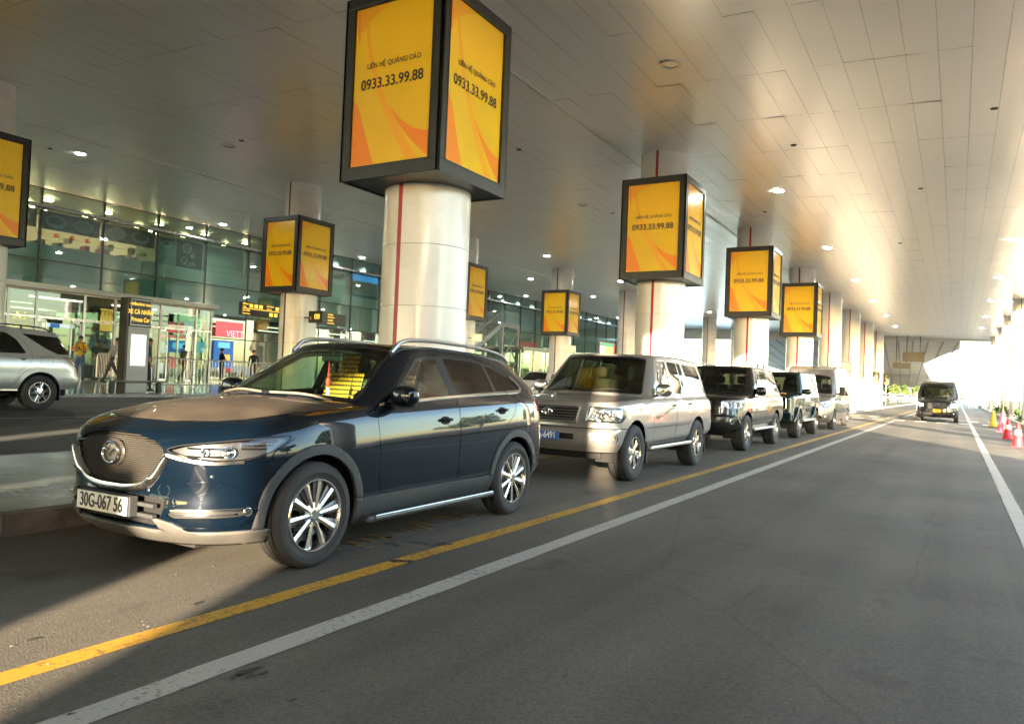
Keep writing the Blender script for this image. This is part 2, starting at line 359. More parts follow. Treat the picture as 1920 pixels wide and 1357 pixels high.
# ================================================================== canopy ceiling
def zc(x): return 8.2-.0375*x
M_ceil = bpy.data.materials.new('ceiling_panel'); M_ceil.use_nodes = True
def _ceil():
    nt = M_ceil.node_tree; b = nt.nodes['Principled BSDF']
    b.inputs['Base Color'].default_value = (.85, .83, .785, 1); b.inputs['Metallic'].default_value = .25; b.inputs['Roughness'].default_value = .27
    ge = nt.nodes.new('ShaderNodeNewGeometry'); mp = nt.nodes.new('ShaderNodeMapping'); mp.inputs['Scale'].default_value = (1.0, .8, 1)
    nt.links.new(ge.outputs['Position'], mp.inputs['Vector'])
    n1 = nt.nodes.new('ShaderNodeTexNoise'); n1.inputs['Scale'].default_value = 1.3; n1.inputs['Detail'].default_value = 2.; n1.inputs['Distortion'].default_value = .6
    nt.links.new(mp.outputs[0], n1.inputs['Vector'])
    bp = nt.nodes.new('ShaderNodeBump'); bp.inputs['Strength'].default_value = .05; bp.inputs['Distance'].default_value = .05
    nt.links.new(n1.outputs[0], bp.inputs['Height'])
    n2 = nt.nodes.new('ShaderNodeTexNoise'); n2.inputs['Scale'].default_value = 3.4; n2.inputs['Detail'].default_value = 1.5
    m2 = nt.nodes.new('ShaderNodeMapping'); m2.inputs['Scale'].default_value = (.5, 1.6, 1); nt.links.new(ge.outputs['Position'], m2.inputs['Vector']); nt.links.new(m2.outputs[0], n2.inputs['Vector'])
    b2 = nt.nodes.new('ShaderNodeBump'); b2.inputs['Strength'].default_value = .05; b2.inputs['Distance'].default_value = .03
    nt.links.new(n2.outputs[0], b2.inputs['Height']); nt.links.new(bp.outputs[0], b2.inputs['Normal']); nt.links.new(b2.outputs[0], b.inputs['Normal'])
    b.inputs['Roughness'].default_value = .31
_ceil()
CX0, CX1, CY0, CY1 = -38.1, 4.2, -80.0, 103.0
ceil = MB()
ceil.add([(CX0-8, CY0, zc(CX0-8)+.6), (CX1+.05, CY0, zc(CX1)+.6), (CX1+.05, CY1, zc(CX1)+.6), (CX0-8, CY1, zc(CX0-8)+.6), (CX0-8, CY0, zc(CX0-8)+.03), (CX1+.05, CY0, zc(CX1)+.03), (CX1+.05, CY1, zc(CX1)+.03), (CX0-8, CY1, zc(CX0-8)+.03)],
         [(0, 1, 2, 3), (4, 5, 6, 7), (0, 1, 5, 4), (1, 2, 6, 5), (2, 3, 7, 6), (3, 0, 4, 7)])
ceil_o = ceil.obj('ceiling', mat('ceiling_void', (.40, .38, .34), .7)); ceil_o['kind'] = 'structure'
PW, PL = .585, 2.95
def pillow(b, x, y, rnd, w=PW, l=PL, ox=0., oy=0., oz=0.):
    """one pan: thin tray, middle slightly bowed, tilted by a hair as fixed pans are"""
    tx, ty = rnd.gauss(0, .0016), rnd.gauss(0, .0009); g = .007; nx, ny = 3, 8; vs = []; sag = rnd.uniform(-.006, .009)
    for i in range(nx+1):
        for j in range(ny+1):
            u, v = i/nx-.5, j/ny-.5
            vs.append((ox+u*(w-g), oy+v*(l-g), oz-.0375*u*w+tx*u*w*4+ty*v*l*2-sag*(1-4*u*u)*(1-4*v*v)+.003*(abs(v) > .45)*rnd.uniform(-.6, 1)+rnd.gauss(0, .0007)))
    fs = [(i*(ny+1)+j, i*(ny+1)+j+1, (i+1)*(ny+1)+j+1, (i+1)*(ny+1)+j) for i in range(nx) for j in range(ny)]
    b.add(vs, fs)
near = []; rest = MB(); rnd = random.Random(11); cells = []
nxp = int((CX1-CX0)/PW); nyp = int((CY1-CY0)/PL)
for i in range(nxp):
    for j in range(nyp):
        x = CX1-PW*(i+.5); y = 17.05-PL*33+PL*(j+.5)
        if y < CY0 or y > CY1: continue
        d = math.hypot(x, y)
        cx_ = CM.transposed() @ (Vector((x, y, zc(x)))-CAMP)
        vis = cx_.z < 0 and abs(cx_.x/cx_.z) < .72 and abs(cx_.y/cx_.z) < .52
        cells.append((0 if vis else 1, d, x, y))
cells.sort()
pm = []
for k in range(12):
    b = MB(); pillow(b, 0, 0, random.Random(k)); me = b.mesh('ceiling_pan', M_ceil); smooth_mesh(me, 180); pm.append(me)
for n, (vv, d, x, y) in enumerate(cells):
    if n < 290 and vv == 0: inst('ceiling_pan', pm[n % 12], ceil_o, (x, y, zc(x)))
    else: pillow(rest, x, y, rnd, ox=x, oy=y, oz=zc(x))
ro = rest.obj('far_ceiling_pans', M_ceil, ceil_o, smooth=180, fix=False); ro['kind'] = 'stuff'
# two raised expansion beads along the ceiling, and edge fascia
for xb in (-9.17, -26.9):
    MB().box(xb-.02, xb+.02, CY0, CY1, zc(xb)-.035, zc(xb)+.02).obj('ceiling_bead', mat('bead', (.62, .60, .55), .3, metal=.6), ceil_o)
MB().box(CX1, CX1+.25, CY0, CY1, zc(CX1)-.35, zc(CX1)+.8).obj('fascia', mat('fascia', (.6, .58, .54), .4, metal=.4), ceil_o)
MB().box(CX0, CX1, CY1, CY1+.2, 7.95, 9.9).obj('fascia', MATS['fascia'], ceil_o)
# recessed downlights
M_lamp = emat('lamp_lit', (.92, .95, .90), 45.); M_lampoff = mat('lamp_off', (.33, .34, .27), .25, metal=.3); M_lring = mat('lamp_ring', (.66, .64, .58), .3, metal=.5)
ring_me = MB().lathe([(.19, .0), (.25, -.004), (.25, -.016), (.17, -.016), (.17, .0)], 20).mesh('ring', M_lring)
disc = MB(); disc.lathe([(.0, -.006), (.17, -.006)], 20); d_on = disc.mesh('diffuser', M_lamp)
cup = MB(); cup.lathe([(.17, -.004), (.13, .05), (.0, .06)], 20); d_off = cup.mesh('reflector', M_lampoff)
YG = [10.55+12.1*k for k in range(-4, 9)]
LROWS = {-5.62: 15.9, 1.9: 14.6, -13.57: 16.5, -21.9: 17.3, -29.0: 16.2, -36.5: 16.9}
OFF = {(-5.62, 0), (-21.9, 0), (-13.57, 1), (-5.62, -1), (-13.57, 0), (1.9, 0), (1.9, 1)}
LNAME = {-5.62: 'over the parked cars', 1.9: 'along the open right edge', -13.57: 'over the inner road', -21.9: 'beside the terminal columns', -29.0: 'over the terminal pavement', -36.5: 'along the glass front'}
for xl, y0 in LROWS.items():
    for k in range(0, 7):
        y = y0+11.8*k; off = (xl, k) in OFF
        o = empty('downlight', (xl, y, zc(xl)-.012), 0)
        tag(o, '%s round ceiling downlight %s, number %s from the camera' % ('unlit' if off else 'glowing', LNAME[xl], ['one', 'two', 'three', 'four', 'five', 'six', 'seven'][k]), 'ceiling light', 'recessed canopy downlights')
        inst('ring', ring_me, o); inst('reflector' if off else 'diffuser', d_off if off else d_on, o)

# ================================================================== columns
DC = 1.5
def ring_mesh(name, r, h, m, half=0, n=28):
    g = .006/r; a0 = R(-90)+.055+half*math.pi if False else (R(-90)+.055 if half == 0 else R(90)+g)
    a1 = R(90)-g if half == 0 else R(270)-.055
    b = MB(); ch = .004
    prof = [(r-.02, .003), (r-ch, .003), (r, .003+ch), (r, h-.003-ch), (r-ch, h-.003), (r-.02, h-.003)]
    b.lathe(prof, n//2, a0=a0, a1=a1, close=False); me = b.mesh(name, m); smooth_mesh(me, 30); return me
HR = 1.03
RING = {}
def column(name, x, y, z0, z1, d, label, group, stripe, zbase=.43, h=HR, m=M_col):
    o = empty(name, (x, y, 0)); tag(o, label, 'column', group)
    core = MB().lathe([(0, z0), (d/2-.015, z0), (d/2-.015, z1), (0, z1)], 32); co = core.obj('core', M_joint, o, smooth=True)
    # painted joint strip facing down the road
    r = d/2-.006; b = MB()
    for k in range(2): pass
    a = .052; b.add([(r*math.sin(-a), -r*math.cos(a), z0), (r*math.sin(a), -r*math.cos(a), z0), (r*math.sin(a), -r*math.cos(a), z1), (r*math.sin(-a), -r*math.cos(a), z1)], [(0, 1, 2, 3)])
    b.obj('stripe', stripe, o)
    key = (round(d, 3), h, m.name)
    if key not in RING: RING[key] = [ring_mesh('cladding_panel', d/2, h, m, 0), ring_mesh('cladding_panel', d/2, h, m, 1)]
    z = zbase-h*math.ceil((zbase-z0)/h)
    while z < z1-.03:
        hh = min(h, z1-z)
        for s in (0, 1): inst('cladding_panel', RING[key][s], o, (0, 0, max(z, z0)), sc=(1, 1, hh/h))
        z += h
    return o
ORD = ['first', 'second', 'third', 'fourth', 'fifth', 'sixth', 'seventh', 'eighth', 'ninth', 'tenth', 'eleventh', 'twelfth', 'thirteenth', 'fourteenth', 'fifteenth']
for k in range(-3, 8):
    y = 10.55+12.1*k; xx = -8.05
    lab = 'white enamel column with red stripe on the island, %s one in front of the camera' % ORD[k] if k >= 0 else 'white enamel column on the island behind the camera, %s one back' % ORD[-k-1]
    column('column', xx, y, .17, zc(xx)+.02, DC, lab, 'columns on the traffic island', M_red)
for k in range(-1, 8):
    y = 10.55+12.1*k; xx = -23.8
    lab = 'pale column with dark stripe on the terminal pavement, %s along the row' % ORD[k+1]
    column('column', xx, y, .45, zc(xx)+.02, DC, lab, 'columns on the terminal pavement', M_darkstripe)
for k in range(-7, 8):
    y = 12.45+12.1*k
    lab = 'slim white column at the planted right edge, %s along the row' % ORD[k+7]
    column('column', 3.55, y, .0, zc(3.55)+.02, 1.12, lab, 'columns along the planted edge', M_joint, .3, 1.25)

# ================================================================== advertising boxes on columns
BW, BZ0, BZ1 = 2.02, 4.5, 7.55
def scr_face(o, ang):
    """one screen face of a box, built facing -Y then turned by ang about the box axis"""
    h = BW/2; f = empty('screen', (0, 0, 0), ang); f.parent = o
    sw, z0, z1 = .80, BZ0+.23, BZ1-.19; yq = -h+.035
    inst('panel', SCR['panel'], f)
    inst('wave_band', SCR['w1'], f); inst('wave_band', SCR['w2'], f); inst('wave_band', SCR['w3'], f); inst('wave_band', SCR['w4'], f); inst('fade_stripe', SCR['w5'], f)
    text('LIÊN HỆ QUẢNG CÁO', .122, M_ink, f, (0.03, yq-.008, z0+1.63), FACE_MY, sx=.90, bold=.001)
    text('0933.33.99.88', .245, M_ink, f, (0.0, yq-.008, z0+1.325), FACE_MY, sx=.93, bold=.0035)
    return f
def _scr():
    sw, z0, z1 = .80, BZ0+.23, BZ1-.19; yq = -BW/2+.035; H = z1-z0
    d = {}
    d['panel'] = MB().box(-sw, sw, yq, yq+.02, z0, z1).mesh('panel', M_ad)
    def bandmesh(nm, L, Rr, m, dz, n=18):
        b = MB(); vs = []; 
        for i in range(n+1):
            t = i/n
            def ev(P):
                # cubic bezier
                a, bb, c, e = P; s = 1-t
                return (s**3*a[0]+3*s*s*t*bb[0]+3*s*t*t*c[0]+t**3*e[0], s**3*a[1]+3*s*s*t*bb[1]+3*s*t*t*c[1]+t**3*e[1])
            p, q = ev(L), ev(Rr)
            vs += [(-sw+2*sw*p[0], yq-dz, z0+H*p[1]), (-sw+2*sw*q[0], yq-dz, z0+H*q[1])]
        b.add(vs, [(2*i, 2*i+1, 2*i+3, 2*i+2) for i in range(n)]); return b.mesh(nm, m)
    # thin swoosh from the top left down to the lower right corner
    d['w1'] = bandmesh('wave_band', [(.125, .995), (.14, .72), (.25, .45), (.72, .005)], [(.155, .995), (.17, .74), (.33, .42), (.86, .005)], M_ador2, .002)
    d['w2'] = bandmesh('wave_band', [(.50, .34), (.62, .20), (.80, .10), (.995, .005)], [(.50, .34), (.66, .23), (.80, .17), (.995, .16)], M_ador, .003)
    d['w3'] = bandmesh('wave_band', [(.003, .42), (.003, .30), (.003, .15), (.003, .005)], [(.003, .42), (.10, .38), (.10, .30), (.30, .005)], M_ador, .002)
    d['w4'] = bandmesh('wave_band', [(.003, .995), (.003, .95), (.003, .90), (.003, .84)], [(.46, .995), (.36, .955), (.24, .94), (.11, .865)], M_ador2, .0015)
    d['w5'] = bandmesh('fade_stripe', [(.02, .995), (.025, .92), (.03, .86), (.035, .78)], [(.045, .995), (.05, .92), (.055, .86), (.06, .80)], M_ador, .0025)
    return d
SCR = _scr()
def ad_box(x, y, label):
    o = empty('advertising_box', (x, y, 0)); tag(o, label, 'sign box', 'yellow advertising boxes round the columns')
    h = BW/2
    bd = MB(); bd.box(-h+.07, h-.07, -h+.07, h-.07, BZ0+.02, BZ1-.02); bd.obj('casing', M_frame, o)
    for a in range(4):
        if True:
            fr = MB(); t = .055
            def bx(x0, x1, z0, z1, y0=-h, y1=-h+t): fr.box(x0, x1, y0, y1, z0, z1)
            bx(-h, h, BZ0, BZ0+.20); bx(-h, h, BZ1-.17, BZ1); bx(-h, -h+.19, BZ0+.20, BZ1-.17); bx(h-.19, h, BZ0+.20, BZ1-.17)
            fo = fr.obj('frame', M_frame, o, bevel=.008); fo.rotation_euler = (0, 0, R(90*a))
            tr = MB()
            for (a0, a1, b0, b1) in ((-.83, .83, BZ0+.195, BZ0+.22), (-.83, .83, BZ1-.20, BZ1-.175), (-.835, -.81, BZ0+.2, BZ1-.18), (.81, .835, BZ0+.2, BZ1-.18)): tr.box(a0, a1, -h-.006, -h+.03, b0, b1)
            to = tr.obj('trim', M_black, o); to.rotation_euler = (0, 0, R(90*a))
    scr_face(o, 0); scr_face(o, R(90))
    return o
def ad_copy(src, x, y, label):
    c = copy_tree(src); c.location = (x, y, 0); c['label'] = label; return c
b0 = ad_box(-7.95, 10.3, 'largest yellow advertising box, on the column above the dark blue car')
for k in range(1, 4): ad_copy(b0, -7.95, 10.3+12.1*k, ['', 'yellow advertising box above the silver car on the second island column', 'yellow advertising box above the black cars on the third island column', 'yellow advertising box on the fourth island column, smallest of that row'][k])
for k, lab in enumerate(['yellow advertising box cut off by the left frame edge', 'yellow advertising box on the pavement column left of the largest box', 'yellow advertising box half hidden behind the nearest white column', 'small yellow advertising box on the pavement column above the white car']):
    ad_copy(b0, -23.7, 10.3+12.1*k, lab)

# small round speakers and detectors set in the soffit
spk = MB().lathe([(0, -.012), (.075, -.012), (.085, 0), (.085, .01)], 16).mesh('grille', mat('speaker_dark', (.06, .058, .05), .6))
for i, (xs, ys_) in enumerate(((-20.9, 17.0), (-13.0, 30.1), (-29.6, 15.4), (-4.2, 22.5), (-1.2, 28.4), (-12.2, 20.6), (-17.8, 26.2), (-2.4, 38.6), (-30.2, 40.1), (-21.0, 53.0), (-6.8, 31.0), (.6, 20.9))):
    o = empty('ceiling_speaker', (xs, ys_, zc(xs)-.006)); tag(o, 'small dark round speaker set flush in the canopy ceiling', 'speaker', 'small speakers in the canopy ceiling'); inst('grille', spk, o)
# ================================================================== terminal glass front
FX = -38.0; BAY = 3.09; Y0F = 19.54-BAY*7; NB = 32
ROWS = [ZP, 3.1, 4.45, 6.2, 8.7, 9.6]
term = empty('terminal_building', (FX, 0, 0)); tag(term, 'airport terminal with a tall green glass front behind the pavement', 'building')
T = Matrix.Translation((-FX, 0, 0))
pane_me = []
for r in range(5):
    b = MB(); h = ROWS[r+1]-ROWS[r]; b.box(-.012, .012, .03, BAY-.03, .03, h-.03); pane_me.append(b.mesh('pane', M_glass))
rp = random.Random(5)
for j in range(NB):
    for r in range(5):
        inst('pane', pane_me[r], term, (0, Y0F+j*BAY, ROWS[r]), (0, rp.gauss(0, .0022), rp.gauss(0, .0026)))
mul_me = MB().box(-.16, .03, -.035, .035, ZP, 9.62).mesh('mullion', M_darkalu)
for j in range(NB+1): inst('mullion', mul_me, term, (0, Y0F+j*BAY, 0))
for r, z in enumerate(ROWS[1:5]):
    MB().box(-.08, .032, Y0F, Y0F+NB*BAY, z-.03, z+.03).obj('transom', M_darkalu, term)
MB().tube([(.28, Y0F, 8.72), (.28, Y0F+NB*BAY, 8.72)], .085, 12).obj('rail_tube', M_steel, term, smooth=True)
br = MB().box(.0, .28, -.06, .06, 8.56, 8.70).mesh('bracket', M_darkalu)
for j in range(NB+1): inst('bracket', br, term, (0, Y0F+j*BAY, 0))
# building mass behind the glass: floor slab, back walls, ceilings, party walls
M_wallin = mat('interior_wall', (.70, .68, .60), .6, var=.06, vscale=.5); M_wallgr = mat('interior_wall_green', (.58, .64, .54), .6, var=.15, vscale=.4)
M_slab = mat('interior_slab', (.30, .34, .31), .5)
MB().box(-14, -.4, Y0F-3, Y0F+NB*BAY, 4.5, 5.0).obj('floor_slab', M_slab, term)
MB().box(-14.3, -14, Y0F-3, Y0F+NB*BAY, ZP, 9.7).obj('back_wall', M_wallin, term)
MB().box(-7.2, -7.0, Y0F-3, Y0F+NB*BAY, 5.0, 9.6).obj('back_wall', M_wallgr, term)
MB().box(-14, -.2, Y0F-3, Y0F+NB*BAY, 9.62, 9.9).obj('roof', M_slab, term)
MB().box(-14, -.2, Y0F+NB*BAY-.2, Y0F+NB*BAY, ZP, 9.6).obj('end_wall', M_wallin, term)
MB().box(-14, -.2, Y0F-3.2, Y0F-3, ZP, 9.6).obj('end_wall', M_wallin, term)
M_strip = emat('light_strip', (1., .86, .60), .28); M_warm = emat('light_warm', (1., .66, .34), 5.); M_cool = emat('light_cool', (.85, .95, .85), 2.)
st = MB().box(-.06, .06, 0, 2.2, -.06, 0).mesh('light_strip', M_strip)
for j in range(0, NB, 1):
    for xx in ((-5.5,) if j % 2 else (-10.0,)): inst('light_strip', st, term, (xx, Y0F+j*BAY+.4, 4.46))
wl_ = MB().box(-.16, .16, .4, .72, -.05, 0).mesh('light_panel', M_warm)
for j in range(5, 12): inst('light_panel', wl_, term, (-4.0, Y0F+j*BAY+.8, 9.5)); inst('light_panel', wl_, term, (-2.0, Y0F+j*BAY+.8, 9.5))
cl_ = MB().box(-.16, .16, .4, .72, -.05, 0).mesh('light_panel', M_cool)
for j in range(12, NB): inst('light_panel', cl_, term, (-3.0, Y0F+j*BAY+.8, 9.5))
# restaurants on the upper floor: low parapet, posters behind the glass, lanterns
par = MB().box(-.10, -.06, .05, BAY-.05, 4.47, 6.95).mesh('parapet_panel', mat('frosted_panel', (.72, .84, .78), .5, var=.12, vscale=.5))
for j in range(0, 30): inst('parapet_panel', par, term, (0, Y0F+j*BAY, 0))
par2 = MB().box(-.55, -.48, .08, BAY-.08, 6.9, 8.6).mesh('blind', mat('pale_blind', (.62, .70, .62), .6))
for j in (10, 11, 12, 13, 17, 18, 21, 22, 25): inst('blind', par2, term, (0, Y0F+j*BAY, 0))
def poster(y0, y1, z0, z1, m, x=-.20, parent=term, name='poster'):
    return MB().box(x-.015, x, y0, y1, z0, z1).obj(name, m, parent)
M_pdark = mat('poster_dark', (.028, .055, .085), .4); M_pteal = mat('poster_teal', (.22, .46, .45), .4); M_pbrown = mat('poster_food', (.22, .15, .09), .45, var=.8, vscale=3)
yb = lambda j: 19.54+BAY*j
poster(yb(2)+.06, yb(2)+1.25, 6.3, 8.45, M_pteal)
cafe = poster(yb(2)+1.28, yb(3)-.1, 6.95, 8.5, M_pdark, x=-.19)
def disc_on(parent, y, z, r, m, x, name='printed_cup', sq=1.):
    b = MB(); n = 20; b.add([(x, y, z)]+[(x, y+r*math.cos(2*math.pi*i/n), z+sq*r*math.sin(2*math.pi*i/n)) for i in range(n)], [(0, i+1, (i+1) % n+1) for i in range(n)]); return b.obj(name, m, parent, fix=False)
M_pc = mat('print_cream', (.62, .60, .45), .5); M_pb = mat('print_coffee', (.25, .17, .09), .5); M_pw = mat('print_white', (.75, .74, .68), .5); M_pg = mat('print_green', (.12, .20, .10), .5)
disc_on(cafe, yb(2)+1.95, 8.1, .30, M_pc, -.185); disc_on(cafe, yb(2)+1.95, 8.1, .24, M_pb, -.183); disc_on(cafe, yb(2)+2.40, 8.0, .12, M_pb, -.184); disc_on(cafe, yb(2)+2.33, 7.72, .13, M_pw, -.184); disc_on(cafe, yb(2)+2.33, 7.72, .06, M_pb, -.182)
disc_on(cafe, yb(2)+1.78, 7.38, .2, M_pc, -.184); disc_on(cafe, yb(2)+1.80, 7.38, .15, M_pdark, -.182)
text('Café', .42, M_pw, cafe, (-.18, yb(2)+2.2, 7.25), FACE_PX, bold=-.004)
disc_on(term, yb(2)+.62, 8.1, .30, M_pw, -.178, 'printed_cup', .75); disc_on(term, yb(2)+.62, 8.14, .2, M_pb, -.176, 'printed_cup', .6)
for j, (n, zz) in enumerate([(-1, 8.05), (0, 8.05), (1, 8.05)]):
    poster(yb(n)+.1, yb(n+1)-.1, 7.72, 8.6, M_pbrown)
    for q in range(2):
        disc_on(term, yb(n)+.8+1.35*q, 8.15, .52, M_pw, -.178, 'printed_plate', .62); disc_on(term, yb(n)+.8+1.35*q, 8.17, .36, [M_pg, M_pb, M_pc][(j+q) % 3], -.176, 'printed_plate', .5)
M_lan = mat('lantern_red', (.65, .04, .015), .5, emit=(1, .06, .02), estr=.05); M_lang = mat('lantern_gold', (.9, .5, .05), .5, emit=(1, .5, .05), estr=.05)
lan = MB().lathe([(0, -.11), (.06, -.11), (.13, -.05), (.13, .05), (.06, .11), (0, .11)], 8).mesh('lantern_body', M_lan)
for i in range(9):
    o = empty('lantern', (FX-.75, yb(-1)+.35+i*.78, 7.58)); tag(o, 'small red lantern strung behind the upper restaurant glass, %s from the left' % ORD[i], 'lantern', 'red lanterns behind the restaurant glass')
    inst('lantern_body', lan, o); MB().box(-.005, .06, -.05, .05, -.05, .05).obj('lantern_mark', M_lang, o, loc=(.11, 0, 0))
# shop back wall, warm shop light put in as its own glow
M_shop = mat('shop_wall_glow', (.75, .55, .33), .6, emit=(1., .62, .3), estr=.05)
MB().box(-6.9, -6.8, yb(-4), yb(3), 5.1, 9.5).obj('shop_wall', M_shop, term)
for q in range(6): MB().box(-3.2, -2.6, yb(-1)+q*1.9, yb(-1)+q*1.9+1.1, 6.6, 7.1+.1*(q % 3)).obj('counter', mat('counter', (.45, .22, .10), .5), term)
M_hl = emat('pendant_glow', (1., .72, .42), 1.2)
pend = MB(); ellip_b = None
pl_me = MB().lathe([(0, -.10), (.10, -.08), (.12, 0), (.05, .08), (0, .09)], 10).mesh('pendant', M_hl)
for q in range(14): inst('pendant', pl_me, term, (-1.1-(q % 3)*.9, yb(-2)+q*1.05, 8.85+.1*(q % 2)))
M_sh = [mat('goods_red', (.5, .06, .03), .5), mat('goods_cream', (.6, .5, .33), .5), mat('goods_brown', (.22, .10, .04), .5), mat('goods_green', (.10, .22, .06), .5)]
rg = random.Random(4)
for q in range(46):
    yy = yb(-2)+rg.uniform(0, 12.5); zz = rg.choice((6.97, 6.97, 7.3)); hh = rg.uniform(.12, .38); ww = rg.uniform(.08, .30); MB().box(-1.0-rg.random()*.6, -.7, yy, yy+ww, zz, zz+hh).obj('shop_goods', M_sh[q % 4], term)
MB().box(-1.8, -.65, yb(-2), yb(2), 6.90, 6.965).obj('shop_counter', mat('counter_white', (.7, .68, .6), .4), term)
# blue lettering band further along
poster(yb(7), yb(12), 8.15, 8.62, mat('blue_band', (.015, .09, .24), .4, emit=(.03, .25, .6), estr=.12), name='fascia_sign')
text('Cham · Rest, Relax & Fly', .36, emat('blue_glow', (.35, .75, 1.), .12), term, (-.17, yb(9.3), 8.38), FACE_PX, name='lettering')
poster(yb(7), yb(12), 6.9, 7.15, mat('blue_shelf', (.03, .22, .36), .4))
# ---- ground floor: bright hall screens and pink adverts
M_pink = mat('advert_red', (.85, .12, .14), .4, emit=(1, .16, .18), estr=.05); M_cyan = mat('advert_cyan', (.2, .62, .85), .4, emit=(.2, .7, .95), estr=.05); M_blue = mat('advert_blue', (.02, .10, .32), .4, emit=(.03, .18, .5), estr=.05); M_lw = mat('advert_white', (.85, .9, .92), .4, emit=(.85, .92, 1.), estr=.05)
M_arr = mat('arrival_sign', (.85, .55, .10), .4, emit=(1., .62, .12), estr=.05)
def hall(u0, v0, u1, v1, X, m, name='hall_screen', parent=None):
    a = at_x(u0, v0, X); c = at_x(u1, v1, X); zz = sorted((a.z, c.z)); yy = sorted((a.y, c.y))
    return MB().box(X-.04-FX, X-FX, yy[0], yy[1], zz[0], zz[1]).obj(name, m, term)
hall(318, 603, 345, 626, -34.6, M_pink); hall(346, 603, 368, 626, -34.5, M_lw); hall(297, 627, 350, 635, -34.4, M_pink); hall(318, 637, 352, 662, -34.7, M_blue)
for q in range(3):
    c = at_x(329+8.5*q, 648, -34.6); disc_on(term, c.y, c.z, .17, M_cyan, -34.64-FX, 'screen_icon')
hall(370, 640, 394, 662, -34.2, M_cyan); hall(302, 640, 315, 662, -34.8, M_cyan); hall(382, 604, 398, 622, -34.3, M_pink)
hall(318, 668, 334, 690, -34.6, M_pink); hall(299, 680, 306, 700, -34.4, M_lw)
p1 = hall(406, 601, 455, 634, -37.75, M_pink); cc = at_x(430, 626, -37.7); text('VIETT', .55, M_lw, term, (-37.73-FX, cc.y+.45, cc.z), FACE_PX, sx=.9)
hall(402, 637, 436, 690, -37.8, M_blue); hall(410, 641, 431, 653, -37.76, M_cyan); hall(414, 664, 431, 676, -37.76, M_arr)
hall(75, 604, 140, 616, -35.5, M_lw); hall(95, 606, 112, 615, -35.4, M_blue)
hall(190, 578, 214, 622, -33.4, M_arr); at_ = at_x(196, 585, -33.3); text('Arriv', .48, mat('lettering_brown', (.30, .16, .03), .5), term, (-33.35-FX, at_.y, at_.z), FACE_PX)
for (u, v, t) in ((38, 597, 'A1'), (6, 594, 'P2')):
    a = at_x(u, v, -34.5); MB().box(-34.52-FX, -34.5-FX, a.y-.9, a.y+.9, a.z-.55, a.z+.42).obj('hall_sign', M_black, term); text(t, .5, emat('sign_glow', (1., .72, .05), .12), term, (-34.49-FX, a.y, a.z+.12), FACE_PX); text('◂ Ga đến', .22, MATS['sign_glow'], term, (-34.49-FX, a.y, a.z-.32), FACE_PX)
# ---- projecting glass entrance hall (vestibule)
VX = -31.0; VY1 = 24.0
vest = empty('entrance_vestibule', (VX, 0, 0)); tag(vest, 'glass entrance vestibule with metal canopy band in front of the terminal', 'entrance')
MB().box(-6.9, .25, -3, VY1+.2, 4.12, 4.35).obj('canopy_band', mat('band_metal', (.36, .37, .33), .4, metal=.5), vest, bevel=.02)
MB().box(-6.9, .1, -3, VY1, 4.06, 4.118).obj('soffit', M_wallin, vest)
for q in range(7):
    inst('light_strip', st, vest, (-2.6, -1+q*3.6, 4.05))
posts = [at_x(u, 640, VX).y for u in (12, 66, 156, 214, 300, 367, 398)]; posts[-1] = VY1
for k, yy in enumerate(posts): MB().box(-.10, .0, yy-.05, yy+.05, ZP, 4.12).obj('post', [M_alu, M_steel][k in (2, 5)], vest)
segs = [-3]+posts
for a, c in zip(segs[:-1], segs[1:]):
    MB().box(-.05, -.03, a+.06, c-.06, 3.12, 4.08).obj('pane', M_vglass, vest); MB().box(-.09, -.0, a+.05, c-.05, 3.0, 3.1).obj('rail', M_steel, vest)
    if round(a, 2) not in (round(posts[1], 2), round(posts[4], 2)): MB().box(-.05, -.03, a+.06, c-.06, ZP+.05, 2.98).obj('pane', M_vglass, vest)
for (a, c) in ((posts[1], posts[2]), (posts[4], posts[5])):
    w = (c-a)/4
    for (s, e) in ((a+.06, a+w), (c-w, c-.06)):
        d = empty('sliding_door', (0, 0, 0)); d.parent = vest
        MB().box(-.13, -.11, s+.05, e-.05, ZP+.12, 2.9).obj('door_glass', M_vglass, d)
        MB().box(-.14, -.10, s, s+.05, ZP+.02, 2.98).box(-.14, -.10, e-.05, e, ZP+.02, 2.98).box(-.14, -.10, s, e, ZP+.02, ZP+.12).box(-.14, -.10, s, e, 2.9, 2.98).obj('door_frame', M_steel, d)
MB().box(-6.9, -.1, VY1-.04, VY1-.02, ZP, 4.06).obj('side_pane', M_vglass, vest)
for q in range(4): MB().box(-6.9+q*2.2, -6.84+q*2.2, VY1-.08, VY1+.02, ZP, 4.1).obj('post', M_steel, vest)
# second entrance far along
v2 = empty('far_entrance', (-32.5, 0, 0)); tag(v2, 'glass entrance box beside the steel stairs', 'entrance')
ya, yb2 = at_x(975, 700, -32.5).y, at_x(1045, 700, -32.5).y
MB().box(-5.4, .2, ya, yb2, 4.0, 4.25).obj('canopy_band', MATS['band_metal'], v2)
for q in range(4): MB().box(-.1, 0, ya+(yb2-ya)*q/3-.06, ya+(yb2-ya)*q/3+.06, ZP, 4.0).obj('post', M_steel, v2)
MB().box(-.06, -.04, ya, yb2, ZP, 4.0).obj('pane', M_vglass, v2); MB().box(-5.4, -.1, ya-.03, ya-.01, ZP, 4.0).obj('pane', M_vglass, v2)

